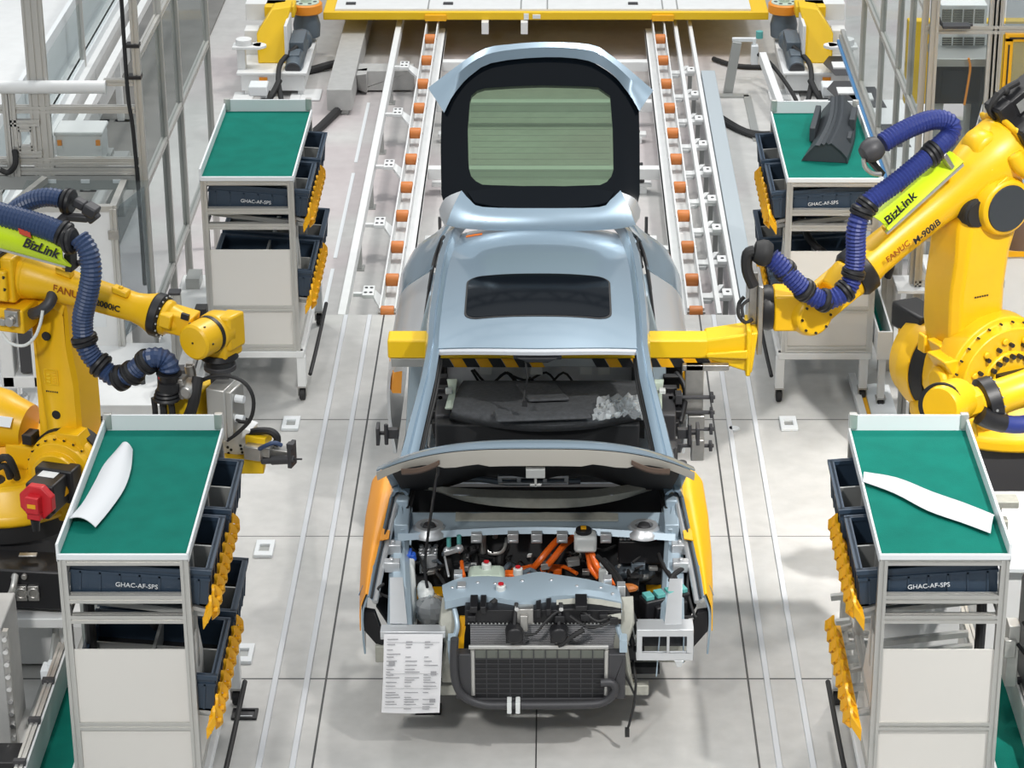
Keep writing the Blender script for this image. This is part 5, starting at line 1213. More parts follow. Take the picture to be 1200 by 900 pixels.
# lower arm
E2 = Rr(1150, 262, 0.0)
def sect(c, hu, hv, ch):
    pts = []
    for su, sv in ((1, 1), (-1, 1), (-1, -1), (1, -1)):
        p, q = c + a2*su*hu, n2*sv*hv
        pa, pb = p - a2*su*ch + q, p + q - n2*sv*ch
        pts += [pb, pa] if su*sv > 0 else [pa, pb]
    return pts
secs = [(Rr(1132, 450), .19, .17, .05), (Rr(1130, 400), .20, .18, .05), (Rr(1128, 372), .20, .19, .05), (Rr(1130, 330), .20, .19, .05), (Rr(1136, 290), .20, .19, .05), (Rr(1142, 255), .215, .19, .06), (Rr(1150, 225), .2, .17, .06)]
S_ = [sect(*s_) for s_ in secs]; b = MB(); nn = 8; vs = [p for s_ in S_ for p in s_]; fs = [(i*nn+k, i*nn+(k+1) % nn, (i+1)*nn+(k+1) % nn, (i+1)*nn+k) for i in range(len(S_)-1) for k in range(nn)] + [tuple(range(nn)), tuple((len(S_)-1)*nn+k for k in range(nn))]
b.add(vs, fs); la = b.build('lower_arm', 'yellow', r2, bevel=.015, angle=25)
b = MB(); b.obox(secs[1][0] + a2*.21 + n2*.04 + UP*.0, a2*.03, n2*.07, UP*.06 + a2*.03); b.obox(secs[1][0] + a2*.2 - n2*.14 - UP*.02, a2*.03, n2*.04, UP*.06); b.lathe(cb_ + n2*.2, cf - n2*.2, [(0, .29), (1, .29)], 36); b.build('arm_root', 'yellow', la, bevel=.01)
b = MB(); q = secs[3][0] + n2*.192 + UP*-.03
for k in range(6): b.obox(q + a2*(.05-.018*k), a2*.006, n2*.002, UP*.005)
b.each('arm_mark', 'black', la)
# elbow pin and fork
pc = Rr(1181, 244, .24)
b = MB(); b.lathe(pc - n2*.14, pc + n2*.005, [(0, .20), (.6, .19), (1, .17)], 32); b.poly([pc - n2*.14 - a2*.18 - UP*.03, pc - n2*.14 + a2*.18 + UP*.0, pc - n2*.14 + a2*.20 - UP*.2, pc - n2*.14 + a2*.12 - UP*.32, pc - n2*.14 - a2*.1 - UP*.32], n2*.06); b.poly([pc - n2*.14 - a2*.16 + UP*.02, pc - n2*.14 + a2*.15 + UP*.06, pc - n2*.14 + a2*.1 + UP*.26, pc - n2*.14 - a2*.12 + UP*.24], n2*.09); b.build('elbow_fork', 'yellow', r2, bevel=.015)
b = MB(); b.lathe(pc + n2*.0, pc + n2*.014, [(0, .15), (1, .145)], 32); b.build('elbow_cap', 'hatch', r2)
b = MB(); q = Rr(1139, 247, .12); b.lathe(q - n2*.05, q + n2*.08, [(0, .09), (.5, .1), (1, .08)], 20); b.torus(q + n2*.05, n2, .075, .02, 20, 8); b.build('elbow_cable', 'rubber', r2)
# upper arm casting
X0, X1 = Rr(1170, 180), Rr(1010, 313); ud = (X1-X0).normalized(); uu = (UP - ud*ud.dot(UP)).normalized()
b = MB(); b.lathe(X0 - ud*.12, X1, [(0, .20), (.06, .22), (.18, .215), (.3, .18), (.42, .145), (.55, .125), (.8, .118), (.93, .122), (1, .135)], 36); ua = b.build('upper_arm', 'yellow', r2, angle=60)
b = MB(); q = X0 - ud*.08 + uu*.02; b.lathe(q + ud*.26, q, [(0, .10), (.5, .17), (.85, .20), (1, .20)], 28); b.lathe(q + uu*.1 + ud*.16 - n2*.09, q + uu*.1 + ud*.16 + n2*.11, [(0, .09), (.2, .115), (.8, .115), (1, .09)], 24)
b.lathe(q, q - ud*.035, [(0, .225), (1, .225)], 32); b.obox(q - ud*.016 - uu*.02, ud*.018, n2*.2, uu*.19); b.tube([X0 + n2*.2 + uu*.08, X0 + n2*.24 - uu*.03 - ud*.0, X0 + n2*.22 - uu*.12 - ud*.1, X0 + n2*.2 - uu*.08 - ud*.3], .055, 12); b.build('elbow_casting', 'yellow', ua, bevel=.02)
b = MB()
for t, o in ((.35, .17), (.55, .16), (.78, .15)): q = lerp(X0, X1, t) + n2*.06 + uu*o; b.obox(q, ud*.03, n2*.025, uu*.02)
q = lerp(X0, X1, .14) + n2*.22 - uu*.02; b.obox(q, ud*.05, n2*.012, uu*.014)
b.each('arm_boss', 'yellow', ua, bevel=.006)
tx = -ud
text('M-900iB', Rr(1085, 271, .16), tx, uu, .062, 'black', 'lettering', ua, lift=.012, bold=.0015)
text('FANUC', Rr(1051, 294, .15), tx, uu, .055, 'redprint', 'lettering', ua, lift=.012, bold=.001)
text('Robot', Rr(1068, 283, .15), tx, uu, .035, 'strip', 'lettering', ua, lift=.012)
# motors at the back of the elbow
for k, (dv, du, dl) in enumerate(((.0, .22, .32), (.16, .10, .34))):
    c = X0 - ud*(.28 + .0*k) + uu*du + n2*dv
    b = MB(); b.obox(c, ud*.2, n2*.075, uu*.075); b.obox(c + ud*.14, ud*.05, n2*.085, uu*.085); m_ = b.build('axis_motor', 'black', r2, bevel=.01)
    b = MB(); b.obox(c - ud*.23, ud*.04, n2*.07, uu*.07); b.build('motor_cap', 'red', m_, bevel=.012)
    b = MB(); b.obox(c + n2*.078 - ud*.03, ud*.1, n2*.002, uu*.035); b.build('motor_label', 'alud', m_)
    b = MB(); b.poly([c + n2*.081 - ud*.1 - uu*.02, c + n2*.081 - ud*.14 - uu*.02, c + n2*.081 - ud*.12 + uu*.02], n2*.002); b.build('warning_triangle', 'strip', m_)
b = MB(); c = X0 - ud*.2 + uu*.30; b.tube([c + ud*.1 - uu*.06, c + ud*.08 + uu*.02, c - ud*.02 + uu*.04, c - ud*.12 + uu*.02], .02, 8); b.tube([c + ud*.12 - uu*.08, c + ud*.13 + uu*.0, c + ud*.03 + uu*.06], .014, 8); b.ball(c + uu*.03 - ud*.02, .03); b.build('motor_lead', 'rubber', r2)
# wrist
b = MB(); p = Rr(1006, 317); b.lathe(p - ud*.05, p + ud*.06, [(0, .14), (.1, .155), (.8, .155), (1, .14)], 36); b.build('wrist_ring', 'black', r2)
w5 = Rr(944, 364)
b = MB(); b.lathe(p + ud*.06, p + ud*.22, [(0, .13), (.5, .12), (1, .09)], 28); b.obox(p + ud*.22 + n2*.09, ud*.13, n2*.03, uu*.07); b.obox(p + ud*.22 - n2*.09, ud*.13, n2*.03, uu*.07); b.build('wrist_neck', 'yellow', r2, bevel=.012)
b = MB(); b.lathe(w5 - n2*.12, w5 + n2*.12, [(0, .12), (.2, .135), (.8, .135), (1, .12)], 32); b.obox(w5 + V((-.10, 0, .02)), (.10, 0, 0), (0, .11, 0), (0, 0, .115)); wb = b.build('wrist_body', 'yellow', r2, bevel=.015)
b = MB(); bolts(b, w5 + n2*.12, n2, .10, 8, .008, .01); b.each('wrist_bolt', 'black', wb)
b = MB(); q = w5 + V((-.2, 0, .02)); b.lathe(q, q + V((-.07, 0, 0)), [(0, .13), (.4, .14), (1, .13)], 32); b.build('tool_flange', 'black', r2)
# lime guard
G = [Rr(1023, 254, .1), Rr(1104, 174, .1), Rr(1127, 190, .22), Rr(1037, 271, .22)]
rows = [[G[0] + n2*0, G[1]], [lerp(G[0], G[3], .35) + n2*.06 + uu*.02, lerp(G[1], G[2], .35) + n2*.06 + uu*.02], [lerp(G[0], G[3], .7) + n2*.07, lerp(G[1], G[2], .7) + n2*.07], [G[3], G[2]]]
gx = (G[1]-G[0]).normalized()
b = MB(); b.grid(rows, .012); gd = b.build('hose_guard', 'lime', r2, angle=60)
b = MB(); b.bar(G[3] - uu*.015, G[2] - uu*.015, .02, .02); b.build('guard_edge', 'alu', gd)
gy = (G[0]-G[3]).normalized()
text('BizLink', rayplane(1053, 243, G[3] + n2*.045, n2), gx, uu, .085, 'black', 'lettering', gd, lift=.02, bold=.002)
b = MB(); b.obox(rayplane(1060, 214, G[0] + n2*.09, n2), gx*.05, n2*.003, uu*.034); b.build('guard_tag', 'redtag', gd)
b = MB(); b.bar(Rr(1104, 180, .26), Rr(1114, 196, .24), .05, .03); b.build('guard_bracket', 'steel', gd, bevel=.005)
# blue hoses
tilted_hose(r2, [Rr(1034, 168, .15), Rr(1050, 158, .15), Rr(1070, 148, .15), Rr(1090, 141, .15), Rr(1106, 141, .16), Rr(1115, 148, .18), Rr(1112, 160, .2), Rr(1102, 170, .22), Rr(1090, 181, .23), Rr(1070, 198, .24), Rr(1045, 218, .24), Rr(1025, 232, .24), Rr(1014, 242, .24), Rr(1006, 258, .25), Rr(1003, 275, .25), Rr(1003, 295, .25), Rr(1001, 315, .25), Rr(995, 335, .25), Rr(982, 347, .25), Rr(965, 352, .22), Rr(948, 344, .18), Rr(930, 328, .14), Rr(915, 312, .1), Rr(903, 301, .06)], .058, 'hose')
for px, py, qx, qy, v in ((1094, 178, 1084, 186, .23), (1090, 183, 1080, 190, .23), (1016, 241, 1009, 250, .24), (1010, 248, 1005, 260, .25), (1000, 320, 997, 330, .25), (990, 341, 984, 346, .25), (966, 352, 958, 349, .22), (943, 340, 936, 334, .17), (920, 317, 913, 310, .1)):
    pipe_collar(Rr(px, py, v), Rr(qx, qy, v) - Rr(px, py, v), .056, r2)
b = MB(); q = Rr(1030, 170, .15); e_ = (Rr(1018, 178, .15) - q); b.lathe(q, q + e_*1.5, [(0, .06), (.3, .075), (.7, .07), (1, .05)], 18); b.build('hose_swivel', 'dark', r2)
b = MB(); b.tube([Rr(1012, 186, .15), Rr(1014, 196, .15), Rr(1022, 203, .15), Rr(1032, 204, .15)], .014, 8); b.build('swivel_chain', 'alu', r2)
b = MB(); b.bar(Rr(1020, 188, .15), Rr(1034, 204, .12), .03); b.build('swivel_arm', 'black', r2)
b = MB(); q = Rr(898, 298, .06); b.lathe(q + V((.03, 0, 0)), q + V((-.07, 0, .02)), [(0, .06), (.3, .08), (.6, .08), (1, .06)], 18); b.tube([q + V((-.07, 0, .02)), q + V((-.11, 0, 0)), q + V((-.11, 0, -.1)), q + V((-.07, 0, -.2))], .035, 10); b.build('hose_end', 'rubber', r2)
# ---- cockpit gripper
gr = thing('cockpit_gripper', 'yellow gripper beam passing through the cabin of the car, bolted to the right robot wrist', 'gripper', (.3, 14.62, 1.3))
fx = (w5 + V((-.27, 0, .02)))
b = MB(); b.box(fx.x-.03, fx.x, fx.y-.17, fx.y+.17, fx.z-.24, fx.z+.2); b.build('flange_plate', 'steel', gr, bevel=.006)
b = MB(); q = at(883, 372, 14.55); b.box(fx.x-.08, fx.x-.03, fx.y-.1, fx.y+.18, fx.z-.12, fx.z+.26); b.build('spacer_plate', 'steel', gr, bevel=.006)
YB = 14.55; zl0, zl1 = 1.245, 1.365
b = MB(); b.box(-.90, 1.02, YB-.08, YB+.08, zl0, zl1); b.poly([(1.0, YB-.08, zl1), (1.0, YB-.08, zl0), (1.28, YB-.10, zl0-.09), (1.31, YB-.10, zl1+.06)], (0, .2, 0)); b.build('beam', 'beamyellow', gr, bevel=.012)
b = MB(); b.box(1.24, fx.x-.07, YB-.12, YB+.14, zl0-.10, zl1+.08); b.poly([(1.0, YB-.1, zl0+.05), (1.25, YB-.12, zl0+.08), (1.25, YB-.12, zl0+.02), (1.0, YB-.1, zl0+.02)], (0, -.02, 0)); b.build('beam_bracket', 'beamyellow', gr, bevel=.015)
b = MB(); b.box(-.88, 1.15, YB-.075, YB-.02, zl0-.055, zl0-.001); hb = b.build('lower_rail', 'alud', gr, bevel=.003)
b = MB()
for k in range(11):
    x = -.58 + .155*k
    if .0 < x < .35: continue
    b.poly([(x, YB-.079, zl0-.055), (x+.075, YB-.079, zl0-.055), (x+.045, YB-.079, zl0-.0), (x-.03, YB-.079, zl0-.0)], (0, .004, 0))
b.each('hazard_stripe', 'black', hb)
b = MB()
for k in range(11):
    x = -.5 + .155*k
    if .0 < x < .35: continue
    b.poly([(x, YB-.079, zl0-.055), (x+.075, YB-.079, zl0-.055), (x+.045, YB-.079, zl0-.0), (x-.03, YB-.079, zl0-.0)], (0, .004, 0))
b.each('yellow_stripe', 'strip', hb)
b = MB(); b.box(.88, .99, YB-.13, YB-.085, zl0-.34, zl0-.02); b.box(.86, 1.14, YB-.13, YB-.085, zl0-.06, zl0-.02); b.box(.90, 1.0, YB-.16, YB-.1, zl0-.5, zl0-.34); b.box(.92, 1.0, YB-.2, YB-.12, zl0-.62, zl0-.48); ha = b.build('hanger_arm', 'steel', gr, bevel=.006)
b = MB()
for z in (-.22, -.32, -.43, -.54): b.cyl((.84, YB-.15, zl0+z), (1.06, YB-.15, zl0+z), .012, n=10); b.box(.82, .86, YB-.19, YB-.11, zl0+z-.03, zl0+z+.03); b.box(1.03, 1.05, YB-.18, YB-.12, zl0+z-.025, zl0+z+.025)
b.build('clamp_pin', 'dark', ha, bevel=.003)
b = MB(); b.box(.72, .82, YB-.55, YB-.1, .78, .84); b.box(.74, .82, YB-.6, YB-.5, .62, .9); b.cyl((.78, YB-.62, .62), (.78, YB-.62, .92), .03, n=12); b.cyl((.84, YB-.7, .66), (.84, YB-.7, .86), .03); b.bar((.78, YB-.5, .8), (.84, YB-.72, .76), .05); b.build('clamp_jaw', 'dark', gr, bevel=.006)
b = MB(); b.tube([at(872, 348, 14.6), at(866, 356, 14.58), at(866, 370, 14.55), at(874, 378, 14.55), at(882, 374, 14.55)], .012, 8); b.tube([at(880, 350, 14.6), at(870, 358, 14.58), at(871, 372, 14.55)], .01, 8); b.build('flange_cable', 'rubber', gr)

# ---- third robot, only its wrist in view above the near right cart
r3 = thing('industrial_robot', 'yellow robot wrist reaching in from the right edge above the near right cart', 'robot', (3.3, 13.6, .42), 'yellow industrial robots')
t3 = math.radians(17); a3 = V((-math.cos(t3), -math.sin(t3), 0)); n3 = V((math.sin(t3), -math.cos(t3), 0)); J3 = V((2.68, 13.35, 1.5))
def Q(px, py, v=0.0): return rayplane(px, py, J3, n3, v)
p0, p1 = Q(1290, 425), Q(1162, 468); d3 = (p1-p0).normalized(); u3 = (UP - d3*d3.dot(UP)).normalized()
b = MB(); b.lathe(p0, p1, [(0, .14), (.3, .12), (.7, .10), (.9, .10), (1, .115)], 30); b.build('upper_arm', 'yellow', r3)
b = MB(); b.lathe(p1 - d3*.02, p1 + d3*.07, [(0, .125), (.1, .135), (.85, .135), (1, .11)], 32); rg = b.build('wrist_ring', 'black', r3)
b = MB(); bolts(b, p1 - d3*.021, -d3, .12, 14, .006, .006); bolts(b, p1 + d3*.03, n3, .0, 1, .008, .137); b.each('ring_bolt', 'alud', rg)
c3 = Q(1106, 473, .08)
b = MB(); b.lathe(p1 + d3*.07, lerp(p1, c3, .8), [(0, .095), (.4, .09), (.5, .075), (1, .07)], 28); b.obox(lerp(p1, c3, .55), d3*.08, n3*.075, u3*.06); b.build('wrist_neck', 'yellow', r3, bevel=.012)
b = MB(); b.obox(Q(1138, 473, .08), d3*.02, n3*.01, u3*.02); b.build('neck_label', 'black', r3)
dn3 = (n3*.75 + V((-.55, 0, .1))).normalized()
b = MB(); b.lathe(c3 + V((.05, 0, 0)) - dn3*.1, c3 + dn3*.08, [(0, .12), (.5, .125), (.9, .12), (1, .105)], 36); b.build('wrist_drum', 'yellow', r3)
b = MB(); b.lathe(c3 + dn3*.03, c3 + dn3*.055, [(0, .129), (1, .129)], 36); b.build('drum_seal', 'black', r3)
b = MB(); q = Q(1120, 500, .02); b.obox(q, d3*.1, n3*.08, u3*.07); b.build('wrist_body', 'yellow', r3, bevel=.02)
b = MB(); q = Q(1190, 492, .12); b.tube([Q(1165, 493, .12), Q(1180, 497, .12), Q(1200, 497, .12), Q(1225, 490, .12)], .05, 12); b.build('hose', 'hose', r3); b = MB(); b.tube([Q(1148, 486, .12), Q(1160, 492, .12), Q(1176, 496, .12)], .055, 12); b.build('hose_collar', 'black', r3)
b = MB(); C3 = V((3.35, 13.6, 0)); b.lathe(C3 + UP*.42, C3 + UP*.72, [(0, .5), (.2, .42), (1, .42)], 32); b.build('base', 'dark', r3)
b = MB(); b.box(2.9, 3.8, 13.15, 14.1, 0, .42); b.build('pedestal', 'white', r3, bevel=.01)
b = MB(); b.lathe(C3 + UP*.72, C3 + UP*1.0, [(0, .46), (.4, .44), (1, .36)], 32); b.build('turret', 'yellow', r3)
b = MB(); b.bar(C3 + UP*.95 + a3*.1, p0 - UP*.02, .3, .4, n3); b.build('lower_arm', 'yellow', r3, bevel=.03)
# ---------------------------------------------------------------- roller conveyor beyond the car
RY = [18.29, 18.96, 19.68, 20.41, 21.12, 21.86, 22.59, 23.33, 24.09, 24.87, 25.62]
for sx, nm in ((-1, 'left'), (1, 'right')):
    t = thing('roller_conveyor', 'white roller rail with orange rollers %s of the open tailgate' % nm, 'conveyor', (sx*1.157, 22, LOW), 'roller rails')
    for x in (1.10, 1.215):
        b = MB(); b.box(sx*x-.006, sx*x+.006, 18.3, 26.3, -.12, .03); b.build('side_rail', 'white', t)
    b = MB(); b.box(sx*1.10, sx*1.215, 18.3, 26.3, -.125, -.115); b.build('rail_floor', 'white', t)
    for y in RY:
        b = MB(); b.lathe((sx*1.108, y, .0), (sx*1.207, y, .0), [(0, .046), (.06, .05), (.94, .05), (1, .046)], 22); r = b.build('roller', 'roller', t)
        b = MB(); b.cyl((sx*1.09, y, 0), (sx*1.228, y, 0), .012, n=10); b.build('axle', 'steel', r)
    b = MB(); b.box(sx*1.02, sx*1.095, 18.3, 26.3, -.10, -.085); b.box(sx*1.02, sx*1.03, 18.3, 26.3, -.14, -.085); b.build('side_flange', 'white', t)
    for y in (18.9, 20.9, 22.9, 24.9):
        b = MB(); b.box(sx*1.12, sx*1.2, y-.04, y+.04, LOW, -.12); b.box(sx*1.07, sx*1.25, y-.1, y+.1, LOW, LOW+.015); b.build('foot', 'white', t)
# cross beams
for y in (19.94, 21.94, 23.88, 25.2):
    b = MB(); b.box(-1.02, 1.02, y-.05, y+.05, -.2, -.1); tag(b.build('cross_beam', 'white', bevel=.006), {19.94: 'white cross beam between the roller rails nearest the car', 21.94: 'white cross beam seen through the lower part of the tailgate window', 23.88: 'white cross beam seen through the top of the tailgate window', 25.2: 'white cross beam just in front of the yellow skid'}[y], 'beam', 'cross beams of the conveyor')
# levelling anchors on the floor between the rails
k = 0
for y in (19.0, 20.6, 22.0, 23.4):
    for sx in (-1, 1):
        x = sx*.86; t = thing('anchor', 'levelling anchor on the %s side of the conveyor bed, %s' % (('left', 'right')[sx > 0], {19.0: 'nearest the car', 20.6: 'second from the car', 22.0: 'third from the car', 23.4: 'farthest from the car'}[y]), 'anchor', (x, y, LOW), 'levelling anchors')
        b = MB(); b.box(x-.13, x+.09, y-.05, y+.05, LOW+.06, LOW+.09); b.box(x-.05, x+.05, y-.06, y+.06, LOW, LOW+.06); b.build('anchor_plate', 'white', t, bevel=.004)
        b = MB(); b.cyl((x, y, LOW+.09), (x, y, LOW+.27), .014, n=10); b.cyl((x, y, LOW+.09), (x, y, LOW+.115), .03, n=6); b.build('bolt', 'dark', t)
# left guide rail with bracket plates
t = thing('guide_rail', 'white guide rail on brackets at the left edge of the conveyor', 'rail', (-1.52, 22, LOW))
b = MB(); b.box(-1.535, -1.475, 18.3, 27, -.13, -.02); b.build('rail', 'white', t, bevel=.005)
for px, py in ((474, 75), (466, 130), (456, 191), (445, 259), (432, 340)):
    c = atz(px, py, -.03); b = MB(); b.box(c.x-.045, c.x+.045, c.y-.1, c.y+.1, -.06, -.03); b.box(c.x-.12, c.x-.04, c.y-.02, c.y+.02, -.08, -.05); b.poly([(c.x+.04, c.y-.06, -.06), (-1.22, c.y-.25, -.10), (-1.22, c.y+.02, -.10), (c.x+.04, c.y+.1, -.06)], (0, 0, -.03)); br_ = b.build('bracket', 'white', t, bevel=.004)
    b = MB()
    for i in (-1, 1):
        for j in (-1, 1): b.cyl((c.x+i*.02, c.y+j*.05, -.032), (c.x+i*.02, c.y+j*.05, -.026), .013, n=12)
    b.each('bolt_hole', 'dark', br_)
    b = MB(); b.box(-1.53, -1.48, c.y-.3, c.y-.22, LOW, -.13); b.box(-1.56, -1.46, c.y-.32, c.y-.2, LOW, LOW+.012); b.build('stand', 'alud', t)
# right double guide rail with ladder brackets
t = thing('guide_rail', 'white double guide rail with ladder brackets at the right edge of the conveyor', 'rail', (1.42, 22, LOW))
for x in (1.335, 1.485):
    b = MB(); b.box(x-.018, x+.018, 18.3, 27, -.08, -.01); b.build('rail', 'white', t, bevel=.003)
for y in RY[:-1]:
    b = MB(); y1 = y-.12; b.box(1.22, 1.46, y1-.05, y1+.05, -.11, -.08); b.box(1.39, 1.465, y1-.07, y1+.07, -.08, -.05); b.poly([(1.23, y1-.06, -.1), (1.38, y1+.28, -.1), (1.42, y1+.28, -.1), (1.30, y1-.06, -.1)], (0, 0, -.03)); br_ = b.build('bracket', 'white', t, bevel=.004)
    b = MB(); b.cyl((1.43, y1, -.052), (1.43, y1, -.046), .014, n=10); b.each('bolt_hole', 'dark', br_)
    b = MB(); b.box(1.40, 1.44, y1+.02, y1+.06, LOW, -.1); b.build('stand', 'alud', t)
# pale sheet metal cable duct to the right of it
b = MB(); b.box(1.515, 1.65, 18.28, 24.6, LOW, -.02); tag(b.build('duct_cover', 'ductgrey', bevel=.005), 'pale grey duct cover running along the right guide rail', 'duct')
# grey cable duct on the left
t = thing('cable_duct', 'grey metal cable duct on the floor left of the conveyor', 'duct', (-1.96, 25.4, LOW))
b = MB(); b.box(-2.09, -1.85, 24.2, 27.6, LOW+.05, -.09); b.build('cover', 'concrete2', t, bevel=.005)
b = MB(); b.box(-2.05, -1.89, 24.24, 27.5, LOW, LOW+.06); b.build('foot', 'alud', t)
b = MB(); b.box(-1.85, -1.3, 24.95, 25.2, LOW+.02, -.13); b.poly([(-1.85, 24.95, LOW+.02), (-1.75, 24.85, LOW+.02), (-1.75, 24.85, -.13), (-1.85, 24.8, -.13)], (0, .2, 0)); b.build('branch', 'concrete2', t, bevel=.005)
cable('black_cable', [(-2.62, 23.2, LOW+.03), (-2.4, 23.35, LOW+.03), (-2.2, 23.5, LOW+.03), (-2.05, 24.0, LOW+.04), (-1.95, 24.4, LOW+.05)], .04, 'rubber', 'thick black cable entering the front end of the grey floor duct')
cable('black_cable', [(-2.6, 25.3, LOW+.03), (-2.45, 25.5, LOW+.03), (-2.2, 25.7, LOW+.05), (-2.1, 25.75, LOW+.06)], .04, 'rubber', 'black cable between the left drive unit and the grey duct')
for q in range(3):
    cable('black_cable', [(1.65, 24.0 + .09*q, LOW+.03), (1.9, 23.55 + .05*q, LOW+.03), (2.15, 23.4 + .09*q, LOW+.03), (2.4, 23.6 + .1*q, LOW+.03), (2.55, 23.8 + .1*q, LOW+.03)], .02, 'rubber', ('lowest', 'middle', 'topmost')[q] + ' of three black cables on the floor behind the far right cart', group='cables behind the far right cart')
cable('black_cable', [(2.1, 25.3, -.05), (2.25, 25.0, -.1), (2.42, 24.5, LOW+.1), (2.44, 24.0, LOW+.05), (2.40, 23.6, LOW+.03)], .02, 'rubber', 'black cable hanging from the white sensor to the floor at upper right')
cable('black_cable', [(1.72, 26.0, LOW+.03), (1.95, 25.75, LOW+.03), (2.3, 25.7, LOW+.03)], .025, 'rubber', 'black cable on the floor under the right end of the yellow skid')
# broken white lane line on the hall floor
k = 6
for y0, y1 in ((18.6, 20.1), (20.35, 22.5), (22.8, 24.6)):
    p = -1.72; b = MB(); b.box(p-.015, p+.015, y0, y1, LOW, LOW+.004); struct(b.build('trim_%d' % k, 'pad')); k += 1
# post and sensors on the right
t = thing('sensor_post', 'grey leaning post with a white sensor right of the conveyor', 'post', (1.86, 25.2, LOW))
b = MB(); b.bar((1.80, 24.9, LOW), (1.88, 24.9, .18), .09, .07); b.build('post', 'alud', t, bevel=.004)
b = MB(); b.box(2.05, 2.12, 25.25, 25.35, -.16, .03); b.bar((2.08, 25.3, .1), (2.08, 25.3, -.1), .03); b.box(1.86, 2.1, 25.3, 25.34, .06, .1); b.build('sensor', 'pad', t, bevel=.006)
b = MB(); b.cyl((2.12, 25.2, .13), (2.12, 25.2, .2), .035); b.build('sensor_cap', 'tealcap', t)
b = MB(); b.box(1.7, 2.0, 24.75, 24.85, LOW, LOW+.02); b.box(1.95, 2.02, 23.4, 24.8, LOW, LOW+.02); b.build('base_angle', 'alud', t)
# yellow skid at the back
t = thing('transfer_skid', 'wide yellow skid with a white deck across the top of the picture', 'skid', (0, 28, .05))
b = MB(); b.box(-2.27, 2.28, 26.1, 31.5, .06, .145); b.build('skid_frame', 'beamyellow', t, bevel=.01)
b = MB(); b.box(-2.15, 2.10, 26.14, 31.3, .145, .165); b.build('deck', 'white', t)
b = MB()
for x in (-1.2, -.25, .02, 1.2, 1.35): b.box(x-.006, x+.006, 26.14, 31.3, .165, .172)
b.each('deck_seam', 'alud', t)
b = MB()
for x in (-2.0, -1.0, .9): b.box(x-.05, x+.05, 26.3, 26.36, .165, .18)
b.each('deck_catch', 'dark', t)
for x in (-1.12, 1.2):
    b = MB(); b.box(x-.11, x+.11, 26.07, 26.2, .055, .12); b.build('runner', 'strip', t, bevel=.005)
b = MB(); b.box(-.22, -.17, 26.08, 26.1, .07, .13); b.box(-.13, -.05, 26.08, 26.1, .08, .12); b.each('label', 'pad', t)
b = MB(); b.box(-.65, -.58, 26.0, 26.2, -.06, .06); b.box(-.25, -.18, 26.0, 26.2, -.06, .06); b.each('hook', 'white', t)
